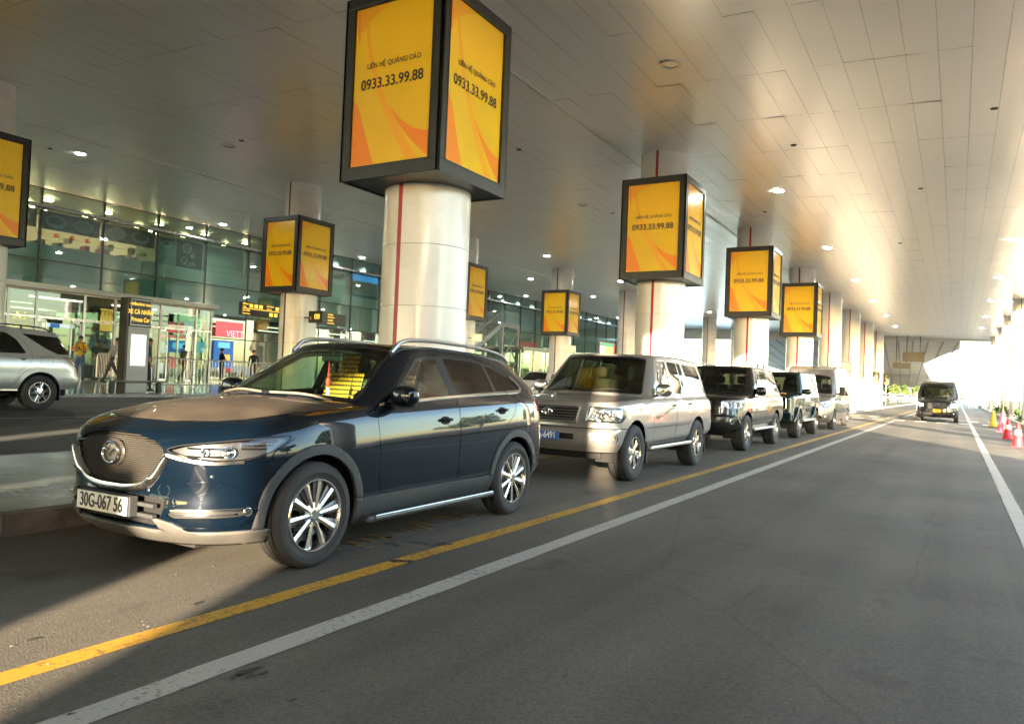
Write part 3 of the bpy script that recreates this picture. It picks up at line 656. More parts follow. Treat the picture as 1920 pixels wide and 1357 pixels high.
# ================================================================== steel stairs in front of the glass
SX = -33.0
sa = at_x(941, 606, SX); sb = at_x(972, 608, SX); sl = at_x(893, 648, SX)
sroot = empty('steel_stairs', (SX, sa.y, ZP)); tag(sroot, 'grey steel stair tower with railings in front of the terminal glass', 'stairs')
M_st = mat('painted_steel', (.30, .33, .32), .45, var=.1, vscale=2)
ly, ry, lz = sl.y-sa.y, sb.y-sa.y, sa.z-ZP
for dx in (0, -1.8):
    MB().bar((dx, 0, lz-.15), (dx, ly*1.35, lz-.15-(sa.z-sl.z)*1.35), .12, .32).obj('stringer', M_st, sroot)
    rl = MB(); rl.tube([(dx, ry, lz+1.05), (dx, 0, lz+1.05), (dx, ly*1.35, lz+1.05-(sa.z-sl.z)*1.35)], .03, 6)
    for q in range(15): rl.bar((dx, ry*q/14, lz), (dx, ry*q/14, lz+1.05), .03)
    for q in range(1, 10): rl.bar((dx, ly*1.35*q/9, lz-(sa.z-sl.z)*1.35*q/9), (dx, ly*1.35*q/9, lz+1.05-(sa.z-sl.z)*1.35*q/9), .025)
    rl.tube([(dx, ry, lz+.08), (dx, 0, lz+.08), (dx, ly*1.35, lz+.08-(sa.z-sl.z)*1.35)], .025, 6); rl.obj('railing', M_st, sroot)
MB().box(-1.9, .1, 0, ry, lz-.3, lz).obj('landing', M_st, sroot)
for (dx, yy) in ((0, .1), (0, ry-.1), (-1.8, .1), (-1.8, ry-.1)): MB().box(dx-.11, dx+.11, yy-.11, yy+.11, 0, lz-.3).obj('leg', M_st, sroot)
for (z0, z1) in ((lz-.5, lz-3.2), (lz-3.2, .6)):
    MB().bar((.0, .1, z0), (.0, ry-.1, z1), .09).obj('brace', M_st, sroot); MB().bar((.0, .1, z1), (.0, ry-.1, z0), .09).obj('brace', M_st, sroot); MB().bar((0, .1, z1), (0, ry-.1, z1), .12).obj('brace', M_st, sroot)
for q in range(14): MB().box(-1.8, 0, ly*1.35*(q+.2)/14-.15, ly*1.35*(q+.2)/14+.13, lz-.02-(sa.z-sl.z)*1.35*(q+.2)/14, lz+.02-(sa.z-sl.z)*1.35*(q+.2)/14).obj('tread', M_st, sroot)

# ================================================================== kiosk, signs
KX = -22.25
k0, k1, kd = at_x(232, 740, KX), at_x(275, 740, KX), .0
kt = at_x(252, 558, KX).z
kz = zg(KX); kw = k1.y-k0.y
kiosk = empty('information_kiosk', (KX, k0.y, kz)); tag(kiosk, 'tall grey pylon with black sign head and glowing white panel', 'kiosk')
H = kt-kz; M_kg = mat('kiosk_grey', (.42, .42, .40), .4, var=.05, vscale=2)
MB().box(-.38, -.01, .05, kw, 0, H-.9).obj('body', M_kg, kiosk, bevel=.01)
MB().box(-.40, .0, -.02, .05, 0, H).obj('side_cheek', mat('kiosk_dark', (.035, .037, .035), .4), kiosk, bevel=.01)
MB().box(-.39, .03, .05, kw+.02, H-.9, H).obj('sign_head', MATS['kiosk_dark'], kiosk, bevel=.01)
MB().box(-.005, .012, .16, kw-.12, .86, H-1.15).obj('light_panel', mat('lit_panel', (.9, .9, .85), .4, emit=(.95, 1., .88), estr=.10), kiosk)
M_gold = mat('sign_gold', (.85, .55, .05), .4, emit=(1., .60, .08), estr=.10)
for (t, s, zz) in (('↖ ĐIỂM DỪNG / Station', .105, H-.20), ('XE CÁ NHÂN', .20, H-.44), ('Private Car', .19, H-.68)): text(t, s, M_gold, kiosk, (.035, (kw+.05)/2, zz), FACE_PX, bold=.002, sx=.70)
MB().box(.03, .04, .08, kw-.01, H-.86, H-.84).box(.03, .04, .08, kw-.01, H-.06, H-.045).box(.03, .04, .075, .09, H-.86, H-.05).box(.03, .04, kw-.02, kw-.005, H-.86, H-.05).obj('sign_border', M_alu, kiosk)
rail = empty('low_bar', (KX+.12, k0.y-.55, kz)); tag(rail, 'low metal bar across the foot of the grey pylon', 'rail')
MB().tube([(0, 0, .36), (0, kw+1.1, .36)], .03, 8).obj('bar', M_steel, rail, smooth=True); MB().box(-.12, .0, .05, .18, 0, .36).box(-.12, .0, kw+.85, kw+.98, 0, .36).obj('foot', M_black, rail)

def hang_sign(name, u0, v0, u1, v1, X, lines, label, group=None, m=None, arrow=True):
    a, c = at_x(u0, v0, X), at_x(u1, v1, X); w = c.y-a.y; h = a.z-c.z if a.z > c.z else c.z-a.z
    z0 = min(a.z, c.z); o = empty(name, (X, a.y, z0)); tag(o, label, 'sign', group)
    MB().box(-.12, 0, 0, w, 0, h).obj('board', m or MATS['kiosk_dark'], o, bevel=.01)
    for (t, s, fy, fz, al) in lines: text(t, s*h, M_gold, o, (.008, w*fy, h*fz), FACE_PX, align=al, bold=.002, sx=.9)
    top = zc(X)-z0
    yc_ = 22.65-a.y; e = w if abs(yc_-w) < abs(yc_) else 0
    for q in (.25, .75): MB().bar((-.06, e, h*q), (-23.8-X, yc_, h*q), .05).obj('bracket', M_darkalu, o)
    return o
s1 = hang_sign('direction_sign', 452, 565, 532, 599, -25.6, [('VỆ SINH', .17, .04, .86, 'LEFT'), ('Toilets', .13, .04, .66, 'LEFT'), ('NHÀ HÀNG', .15, .58, .86, 'LEFT'), ('Restaurant', .13, .58, .66, 'LEFT'), ('LẦU TRÊN', .17, .04, .36, 'LEFT'), ('Upper Storeys', .14, .04, .14, 'LEFT'), ('→', .30, .94, .76, 'CENTER'), ('→', .30, .94, .24, 'CENTER')], 'black hanging sign with yellow arrows left of the pavement column', 'hanging direction signs')
w1 = s1.children[0].dimensions
for (fy, fz) in ((.26, .76), (.37, .76), (.48, .76), (.86, .76), (.72, .24), (.83, .24)):
    wy = at_x(532, 599, -25.6).y-at_x(452, 565, -25.6).y; hz = abs(at_x(452, 565, -25.6).z-at_x(532, 599, -25.6).z)
    MB().box(.0, .01, wy*fy-.16, wy*fy+.02, hz*fz-.14*hz, hz*fz+.14*hz).obj('pictogram', M_gold, s1)
MB().box(0, .01, .1, 2.2, .0, .03).obj('divider', M_gold, s1, loc=(0, 0, abs(at_x(452, 565, -25.6).z-at_x(532, 599, -25.6).z)*.5))
hang_sign('direction_sign', 594, 584, 648, 613, -25.6, [('A1', .36, .12, .74, 'LEFT'), ('CỬA ĐẾN', .16, .36, .86, 'LEFT'), ('Arrival Entrance', .14, .36, .66, 'LEFT'), ('A2', .36, .12, .26, 'LEFT'), ('CỬA ĐẾN', .16, .36, .38, 'LEFT'), ('Arrival Entrance', .14, .36, .16, 'LEFT')], 'black hanging sign with gate numbers right of the pavement column', 'hanging direction signs')
M_beige = mat('plate_beige', (.50, .42, .24), .4, emit=(.9, .72, .35), estr=.06); M_cream = emat('plate_number', (1., .93, .62), .12)
for (u0, v0, u1, v1, k, t, m, lab) in ((579, 583, 604, 605, 1, '08', MATS['kiosk_dark'], 'black column plate reading 08 on the pavement column'), (884, 626, 902, 640, 2, '07', M_beige, 'beige column plate reading 07 in front of the steel stairs'), (1062, 648, 1078, 661, 3, '06', M_beige, 'beige column plate reading 06 right of the small advertising box')):
    Y = 10.55+12.1*k-.35; a, c = at_y(u0, v0, Y), at_y(u1, v1, Y)
    o = empty('column_plate', (a.x, Y, c.z)); tag(o, lab, 'sign', 'numbered plates on the pavement columns')
    w, h = c.x-a.x, a.z-c.z
    MB().box(0, w, 0, .10, 0, h).obj('board', m, o, bevel=.01); MB().box(-.35, .02, .03, .07, h*.4, h*.5).obj('arm', M_darkalu, o)
    text(t, h*.62, M_cream if k > 1 else M_gold, o, (w*.62, -.006, h*.5), FACE_MY, bold=.004); text('L', h*.32, M_cream if k > 1 else M_gold, o, (w*.18, -.006, h*.4), FACE_MY)
# lit schedule board
a, c = at_x(1125, 640, -33), at_x(1152, 668, -33)
sch = empty('lit_board', (-33, a.y, c.z)); tag(sch, 'small lit red and green information board by the terminal', 'screen')
MB().box(-.1, 0, 0, c.y-a.y, 0, a.z-c.z).obj('casing', mat('board_red', (.5, .03, .05), .4, emit=(1, .1, .12), estr=.05), sch)
for i in range(3):
    W, Hh = (c.y-a.y)/3.3, a.z-c.z
    MB().box(0, .012, .06+i*W, i*W+W, Hh*.74, Hh*.95).obj('cell', mat('cell_green', (.02, .4, .2), .4, emit=(.05, .8, .4), estr=.05), sch); MB().box(0, .012, .06+i*W, i*W+W, Hh*.06, Hh*.70).obj('cell', [M_lw, mat('cell_yellow', (.8, .7, .2), .4, emit=(.9, .8, .3), estr=.05), MATS['cell_yellow']][i], sch)
# bus stop flags at the far island
for (u0, v0, u1, v1, Y, lab, lines) in ((1577, 678, 1596, 708, 52, 'dark sign with a yellow bus symbol behind the silver van', ['VỊ TRÍ', 'ĐÓN KHÁCH', 'PICK UP']), (1637, 697, 1649, 719, 84, 'dark sign with yellow lettering on the far island', ['VỊ TRÍ', 'ĐÓN', 'BUS']), (1656, 702, 1667, 722, 100, 'smallest dark yellow-lettered sign on the far island', ['VỊ TRÍ', 'ĐÓN', 'BUS'])):
    a, c = at_y(u0, v0, Y), at_y(u1, v1, Y); w, h = c.x-a.x, a.z-c.z
    o = empty('stop_sign', (a.x+w/2, Y, .17)); tag(o, lab, 'sign', 'pick-up signs on the island'); zb = c.z-.17
    MB().tube([(0, 0, 0), (0, 0, zb)], .03, 8).obj('pole', M_steel, o); MB().box(-w/2, w/2, -.05, .05, zb, zb+h).obj('board', MATS['kiosk_dark'], o)
    for q, t in enumerate(lines): text(t, h*.13, M_gold, o, (0, -.056, zb+h*(.86-.16*q)), FACE_MY, sx=.75)
    MB().box(-w*.28, w*.28, -.06, -.05, zb+h*.1, zb+h*.27).box(-w*.2, w*.2, -.06, -.05, zb+h*.05, zb+h*.1).obj('bus_symbol', M_gold, o)
# ================================================================== crowd barriers
def barrier(x, y0, y1, label):
    z = zg(x); o = empty('crowd_barrier', (x, y0, z)); tag(o, label, 'barrier', 'steel crowd barriers on the pavement'); w = y1-y0-.04; r = .12
    M_b = mat('galvanised', (.52, .52, .50), .4, metal=.5, var=.1, vscale=6)
    pts = [(0, 0, .16), (0, 0, 1.1-r)]+[(0, r-r*math.cos(t), 1.1-r+r*math.sin(t)) for t in (.4, .8, 1.2, 1.57)]+[(0, w-r+r*math.sin(t), 1.1-r+r*math.cos(t)) for t in (0, .4, .8, 1.2, 1.57)]+[(0, w, .16), (0, 0, .16)]
    MB().tube(pts, .024, 8).obj('frame', M_b, o, smooth=True)
    bb = MB()
    for i in range(1, 15): bb.tube([(0, w*i/15, .17), (0, w*i/15, 1.09)], .011, 6)
    bb.obj('bars', M_b, o, smooth=True)
    for yy in (.25, w-.25): MB().tube([(-.28, yy, 0), (-.1, yy, .17), (.1, yy, .17), (.28, yy, 0)], .018, 6).obj('foot', M_b, o)
    return o
bx = -24.4; ys = [at_x(u, 700, bx).y for u in (284, 385, 474, 556)]
for i, l in enumerate(['steel crowd barrier right of the grey pylon', 'steel crowd barrier with a red tag before the small door', 'steel crowd barrier behind the windscreen of the blue car']):
    q = barrier(bx, ys[i], ys[i+1], l)
    if i == 1: MB().box(.02, .04, .9, 1.12, .66, .84).obj('red_tag', mat('tag_red', (.7, .06, .02), .4), q)
ys2 = at_x(181, 700, -29.5).y
barrier(-29.5, ys2, ys2+1.0, 'short steel crowd barrier between the waiting men')
# fire extinguisher box and luggage are with the people below

# ================================================================== planted right edge
pl = MB(); pl.box(2.75, 2.95, -40, 110, -.05, .16); plo = empty('planter_bed', (0, 0, 0)); tag(plo, 'long planted bed with kerb along the right columns', 'planter', None)
ks = MB().box(0, .2, .01, 1.99, -.05, .16).mesh('kerb_stone', mat('kerb_warm', (.42, .36, .28), .7, var=.2, vscale=4))
for j in range(-15, 60): inst('kerb_stone', ks, plo, (2.75, j*2, .006*random.random()))
sheet('planter_soil', 2.95, 7.5, -40, 160, .11, mat('soil', (.06, .045, .03), .9, var=.4, vscale=4, bump=.5, bscale=30), parent=plo)
def leaf_clump(b, c, n, r, h, rnd, ll=.22):
    for i in range(n):
        a = rnd.random()*6.283; el = rnd.uniform(.2, 1.3); L = ll*rnd.uniform(.6, 1.3); w = L*.22
        p = Vector((c[0]+rnd.gauss(0, r*.5), c[1]+rnd.gauss(0, r*.5), c[2]+rnd.uniform(.0, h)))
        d = Vector((math.cos(a)*math.cos(el), math.sin(a)*math.cos(el), math.sin(el))); s = d.cross(Vector((0, 0, 1))).normalized()*w; m = p+d*L*.5+Vector((0, 0, .02))
        b.add([p, m-s, p+d*L+Vector((0, 0, -.04)), m+s], [(0, 1, 2, 3)])
def leafmat(name, c):
    m = mat(name, c, .5, var=.45, vscale=2.5); b = m.node_tree.nodes['Principled BSDF']
    b.inputs['Transmission Weight'].default_value = 0.; b.inputs['Subsurface Weight'].default_value = 0.
    return m
M_leaf = leafmat('leaf_green', (.055, .105, .03)); M_leaf2 = leafmat('leaf_light', (.10, .15, .04)); M_bark = mat('bark', (.10, .075, .05), .9, var=.3, vscale=6, bump=.4, bscale=20)
rnd = random.Random(21); plants = []
for k in range(5):
    b = MB(); leaf_clump(b, (0, 0, 0), 70, .28, .35, rnd, .30); plants.append(b.mesh('foliage', [M_leaf, M_leaf2][k % 2]))
PL = ['first', 'second']
for i in range(34):
    y = 36+i*1.35+rnd.uniform(-.4, .4); x = rnd.uniform(3.05, 3.9)
    if i % 3 == 2: x = 4.5
    o = empty('bedding_plant', (x, y, .11), rnd.random()*6); sc = rnd.uniform(.8, 1.5); o.scale = (sc, sc, sc)
    tag(o, 'low leafy bedding plant in the bed along the right columns', 'plant', 'bedding plants along the right columns'); inst('foliage', plants[i % 5], o)
# thin fence of posts beside the bed
fen = empty('planter_fence', (2.95, 30, .1)); tag(fen, 'low white picket fence at the right frame edge', 'fence')
for q in range(14):
    inst('picket', bpy.data.meshes.get('picket') or MB().box(-.02, .02, -.045, .045, 0, .85).mesh('picket', mat('picket_white', (.62, .58, .5), .6)), fen, (.15, 2+q*.72, 0))
for zz in (.3, .7): MB().box(.14, .17, 1.5, 12, zz, zz+.05).obj('rail', MATS['picket_white'], fen)
wf = empty('wire_fence', (3.0, 0, .1)); tag(wf, 'slim wire fence posts in the planted bed', 'fence')
for q in range(14): inst('post', bpy.data.meshes.get('fence_post') or MB().tube([(0, 0, 0), (0, 0, 1.5)], .025, 6).mesh('fence_post', M_steel), wf, (.0, 44+q*6, 0))
MB().tube([(0, 44, 1.42), (0, 122, 1.42)], .012, 5).obj('wire', M_steel, wf)
# traffic cones
def cone(x, y, body, band, base, label, s=1., grp='traffic cones by the planted bed'):
    o = empty('traffic_cone', (x, y, .0)); tag(o, label, 'traffic cone', grp); o.scale = (s, s, s)
    b = MB(); b.box(-.19, .19, -.19, .19, .0, .03); b.obj('base', base, o, bevel=.01)
    MB().lathe([(.155, .03), (.15, .06), (.042, .68), (.025, .70), (0, .70)], 20).obj('cone_body', body, o, smooth=True)
    def rr(z): return .15+(.042-.15)*(z-.06)/.62+.003
    MB().lathe([(rr(.36), .36), (rr(.52), .52)], 20).obj('band', band, o, smooth=True)
    return o
M_cr = mat('cone_red', (.72, .035, .045), .5, var=.1, vscale=5); M_cy = mat('cone_yellow', (.75, .42, .02), .5); M_cw = mat('cone_white', (.75, .72, .68), .4); M_cb = mat('cone_black', (.02, .02, .02), .6); M_cpink = mat('cone_faded', (.70, .07, .12), .5, var=.15, vscale=5)
c1, c2, c3, c4 = at_z(1908, 838), at_z(1889, 823), at_z(1880, 810), at_z(1862, 801)
cone(c1.x, c1.y, M_cr, M_cw, M_cr, 'red traffic cone with white band, nearest the camera', .95); cone(c1.x+.42, c1.y+.25, M_cr, M_cw, M_cr, 'red traffic cone at the frame edge beside the nearest one', .95)
cone(c2.x, c2.y, M_cr, M_cw, M_cr, 'red traffic cone with white band between the near and faded cones', .95); cone(c3.x, c3.y, M_cpink, M_cpink, M_cpink, 'faded pinkish red traffic cone without a white band', 1.25); cone(c4.x, c4.y, M_cy, M_cy, M_cb, 'yellow traffic cone with a black base', 1.12)
hose = MB(); hp = [(2.2+.6*math.cos(t*.9)*(.5+.06*t), 31+1.2*math.sin(t*.9), .03+.02*t) for t in [i*.35 for i in range(40)]]
tag(hose.tube([(2.45+.55*math.cos(t), 29.5+.9*math.sin(t), .06+.05*math.sin(3*t)+.02*t) for t in [i*.4 for i in range(48)]], .035, 6).obj('hose', M_black, smooth=True), 'coiled black hose lying by the kerb at the right edge', 'hose')

# ================================================================== far end: curved ramp, portals, signs, greenery
ramp = empty('elevated_ramp', (0, 104, 8)); tag(ramp, 'curved elevated ramp with ribbed underside beyond the canopy', 'bridge')
M_rampc = mat('ramp_concrete', (.80, .77, .68), .7, var=.1, vscale=.3)
Rt = [((1801, 634), 103.3, 8.3), ((1800, 655), 0, 8.3), ((1764, 668), 0, 8.2), ((1732, 683), 0, 8.0), ((1737, 697), 0, 7.6), ((1746, 712), 0, 7.0), ((1768, 722), 0, 6.0), ((1780, 730), 0, 5.2)]
right = []
for (uv, Y, z) in Rt: right.append(at_y(*uv, Y) if Y else at_z(*uv, z))
left = []
n = len(right)
for i, p in enumerate(right):
    t = i/(n-1); left.append(Vector((-26-28*t, 103.3+(p.y-103.3)*.8, p.z)))
vs = []; 
for a, c in zip(left, right): vs += [a, c, a+Vector((0, 0, .9)), c+Vector((0, 0, .9))]
fs = []
for i in range(n-1):
    k = i*4; fs += [(k, k+1, k+5, k+4), (k+2, k+6, k+7, k+3), (k+1, k+3, k+7, k+5), (k, k+4, k+6, k+2)]
MB().add([v-Vector((0, 104, 8)) for v in vs], fs).obj('deck', M_rampc, ramp)
# ribs on the underside, fanning out from the far end
far = right[5]
for i in range(17):
    t = i/16; a = right[0].lerp(left[0], t); a = Vector((a.x, 103.6, 8.22)); e = right[6].lerp(left[6], .08+t*.9)
    MB().bar(a-Vector((0, 104, 8)), e-Vector((0, 104, 8.04)), .16, .10).obj('rib', mat('rib_dark', (.36, .34, .30), .7), ramp)
# hanging sign frames seen from behind
for (u0, v0, u1, v1, Y, lab) in ((1692, 660, 1733, 678, 100.5, 'larger hanging sign seen from behind at the canopy end'), (1674, 680, 1706, 691, 101.5, 'smaller hanging sign seen from behind at the canopy end')):
    a, c = at_y(u0, v0, Y), at_y(u1, v1, Y); o = empty('hanging_sign', (a.x, Y, c.z)); tag(o, lab, 'sign', 'hanging signs at the canopy end'); w, h = c.x-a.x, a.z-c.z
    MB().box(0, w, 0, .08, 0, h).obj('board', mat('sign_back', (.13, .125, .11), .6), o)
    for q in range(4): MB().box(-.02, w+.02, -.05, 0, h*q/3-.03, h*q/3+.03).obj('frame_bar', mat('sign_frame', (.10, .10, .09), .5), o)
    for q in (.2, .8): MB().box(w*q-.05, w*q+.05, -.08, -.02, -.05, zc(a.x)-c.z).obj('hanger', MATS['sign_frame'], o)
# lamp posts with long arms beyond the canopy
for i, (u, vt, Y, ul) in enumerate(((1834, 649, 118, 1800), (1829, 660, 132, 1790), (1825, 671, 150, 1775), (1820, 687, 180, 1785))):
    b = at_y(u, vt, Y); l = at_y(ul, vt-.5, Y); o = empty('lamp_post', (b.x, Y, 0)); tag(o, 'slim grey portal post beyond the canopy, %s from the camera' % ORD[i], 'lamp post', 'portal posts beyond the canopy')
    MB().tube([(0, 0, 0), (0, 0, b.z)], .09, 8).obj('pole', M_steel, o); MB().tube([(0, 0, b.z), (l.x-b.x, 0, b.z)], .06, 6).obj('arm', M_steel, o)
for (u0, v0, u1, v1, Y, m, lab, rd) in ((1812, 728, 1821, 741, 112, mat('sign_green', (.25, .45, .12), .5), 'green and white rectangular road sign past the columns', 0), (1818, 730, 1826, 738, 110, mat('sign_blue', (.02, .22, .45), .5), 'round blue road sign past the columns', 1)):
    a, c = at_y(u0, v0, Y), at_y(u1, v1, Y); o = empty('road_sign', ((a.x+c.x)/2, Y, 0)); tag(o, lab, 'sign', 'road signs past the columns'); w, h = c.x-a.x, a.z-c.z
    MB().tube([(0, .05, 0), (0, .05, a.z)], .04, 6).obj('pole', M_steel, o)
    if rd: MB().lathe([(0, -.03), (w/2, -.03), (w/2, 0), (0, 0)], 18, axis='Y', c=(0, 0, (a.z+c.z)/2)).obj('plate', m, o)
    else: MB().box(-w/2, w/2, -.03, 0, c.z, a.z).obj('plate', m, o); MB().box(-w/2, w/2, -.03, 0, c.z-.7, c.z-.1).obj('lower_plate', M_cw, o)
# ---- trees
def tree_mesh(seed, h, rx, n):
    rnd = random.Random(seed); tr = MB(); cr = MB(); th = h*.42
    tr.tube([(0, 0, 0), (.05, .03, th*.5), (.0, .1, th), (.1, .0, h*.75)], .1, 8, radii=[.16*h/7, .12*h/7, .09*h/7, .03])
    lobes = []
    for k in range(9):
        a = rnd.random()*6.28; q = rnd.uniform(.2, .75)*rx; z = h*rnd.uniform(.42, .88)
        p = Vector((math.cos(a)*q, math.sin(a)*q, z)); lobes.append((p, rnd.uniform(.30, .5)*rx)); tr.tube([(0, 0, th*rnd.uniform(.6, 1)), p*.6+Vector((0, 0, th*.4)), p], .04, 5, radii=[.06, .04, .015])
    for i in range(n):
        p, r = lobes[i % 9]; d = Vector((rnd.gauss(0, 1), rnd.gauss(0, 1), rnd.gauss(0, .8))).normalized()*r*(rnd.random()**.4); c = p+d
        a = Vector((rnd.gauss(0, 1), rnd.gauss(0, 1), rnd.gauss(0, .6))).normalized(); s = a.cross(Vector((rnd.gauss(0, 1), rnd.gauss(0, 1), rnd.gauss(0, 1)))).normalized(); L = .034*h*rnd.uniform(.7, 1.4)
        cr.add([c-a*L, c+s*L*.45, c+a*L, c-s*L*.45], [(0, 1, 2, 3)])
    return tr.mesh('trunk', M_bark), cr.mesh('crown', [M_leaf, M_leaf2][seed % 2])
TM = [tree_mesh(1, 7, 2.6, 2600), tree_mesh(2, 8, 3.0, 3000), tree_mesh(3, 6, 2.4, 2400)]
def tree(x, y, k, s, label, grp):
    o = empty('broadleaf_tree', (x, y, -.05), (x*7+y) % 6); o.scale = (s, s, s); tag(o, label, 'tree', grp); inst('trunk', TM[k][0], o); inst('crown', TM[k][1], o)
rnd = random.Random(9)
for i, (u, Y) in enumerate(((1676, 230), (1690, 245), (1702, 236), (1715, 250), (1728, 240), (1742, 255), (1755, 244), (1660, 238), (1645, 246))):
    p = at_y(u, 746, Y); tree(p.x, Y, i % 3, .62, 'bright green tree in the far row beyond the ramp, %s planted' % ORD[i], 'trees in the far row beyond the ramp')
for i in range(15):
    tree(11.5+rnd.uniform(-.8, 1.5), 12+i*10.5+rnd.uniform(-2, 2), i % 3, rnd.uniform(.62, .85), 'leafy roadside tree outside the right columns, %s along the road' % ORD[i], 'roadside trees outside the right columns')

# ================================================================== unseen walls added behind and right of camera to cut sunlight into beams
M_sb = mat('blocker_render', (.45, .42, .36), .8, var=.1, vscale=.6); M_sbw = mat('blocker_grey', (.20, .22, .23), .5)
def sun_blocker(y0, y1, h, label, xw=7.0):
    o = empty('sun_blocker', (xw, y0, 0)); tag(o, label, 'wall', 'added sun blockers outside the canopy')
    MB().box(0, .22, 0, y1-y0, -.05, h).obj('blocker_panel', M_sb, o); MB().box(-.04, .26, -.0, y1-y0, h, h+.08).obj('blocker_cap', M_sbw, o)
    n = max(1, int((y1-y0)/4))
    for q in range(n+1): MB().box(.22, .5, max(0, (y1-y0)*q/n-.3), min(y1-y0, (y1-y0)*q/n+.3)-.02, -.05, h-.3).obj('blocker_rib', M_sb, o)
sun_blocker(-15.1, 6.0, 6.7, 'lower plain wall added outside the canopy to block sun')
sun_blocker(-22.15, -18.2, 9.6, 'short tall wall added outside the canopy to block sun')
sun_blocker(-16.35, -15.12, 9.6, 'narrow tall wall added outside the canopy to block sun')
sun_blocker(-34.9, -19.85, 4.74, 'long tall wall added close to the canopy edge to block sun', 4.75)
sun_blocker(-90, -42.3, 9.6, 'longest tall wall added behind the camera to block sun')
lint = empty('sun_blocker', (7.0, -36, 5.95)); tag(lint, 'unseen high slab added over the wall gap to block sun', 'wall', 'added sun blockers outside the canopy')  # unseen slab added to stop the sun passing high through the gap
MB().box(0, .22, 0, 13.82, 0, 3.65).obj('blocker_slab', M_sb, lint)
for q in (0, 6): MB().box(.0, .22, q, q+.3, -5.95, 0).obj('post', M_sb, lint)
sun_blocker(-42.25, -36.02, 9.6, 'tall wall added left of the high slab to block sun') if False else None
sun_blocker(-40.2, -36.02, 9.6, 'tall wall added beside the high slab to block sun')
tree(10.8, -25.9, 2, 1.0, 'unseen leafy tree added to dim one sunbeam', 'trees added to dim a sunbeam')  # added out of view so its leaves thin the light streak
# ================================================================== vehicle builder
import numpy as np
def hermite(P, q, qs):
    """smooth curve through control rows P (n x k) at parameters q, sampled at qs"""
    P = np.asarray(P, float); q = np.asarray(q, float); qs = np.asarray(qs, float)
    d = np.diff(P, axis=0)/np.diff(q)[:, None]; m = np.zeros_like(P); m[0] = d[0]; m[-1] = d[-1]
    for i in range(1, len(q)-1):
        h0, h1 = q[i]-q[i-1], q[i+1]-q[i]; m[i] = (d[i-1]*h1+d[i]*h0)/(h0+h1)
        m[i] = np.where(d[i-1]*d[i] <= 0, m[i]*.35, m[i])
    out = []
    for s in qs:
        i = min(max(np.searchsorted(q, s)-1, 0), len(q)-2); h = q[i+1]-q[i]; t = (s-q[i])/h
        out.append((2*t**3-3*t*t+1)*P[i]+(t**3-2*t*t+t)*h*m[i]+(-2*t**3+3*t*t)*P[i+1]+(t**3-t*t)*h*m[i+1])
    return np.array(out)
def chord(rows):
    """common parameter from the mean chord length of several control polylines (rows: r x n x 3)"""
    r = np.asarray(rows, float); L = np.linalg.norm(np.diff(r, axis=1), axis=2).mean(0); return np.concatenate([[0], np.cumsum(np.maximum(L, 1e-3))])
FS_ROUND = [(0, 0), (.32, .03), (.58, .13), (.77, .31), (.90, .60), (.972, 1.)]
FS_BOX = [(0, 0), (.40, .05), (.68, .14), (.86, .30), (.955, .56), (.99, 1.)]
FS_CUBE = [(0, 0), (.45, .02), (.78, .07), (.93, .20), (.985, .50), (1., 1.)]
def coons(front, rear, centre, side):
    """front/rear: n x3 centre->edge; centre/side: m x3 front->rear"""
    n, m = len(front), len(centre); G = np.zeros((m, n, 3))
    for j in range(m):
        v = j/(m-1)
        for i in range(n):
            u = i/(n-1)
            G[j, i] = (1-v)*front[i]+v*rear[i]+(1-u)*centre[j]+u*side[j]-((1-u)*(1-v)*front[0]+u*(1-v)*front[-1]+(1-u)*v*rear[0]+u*v*rear[-1])
    return G
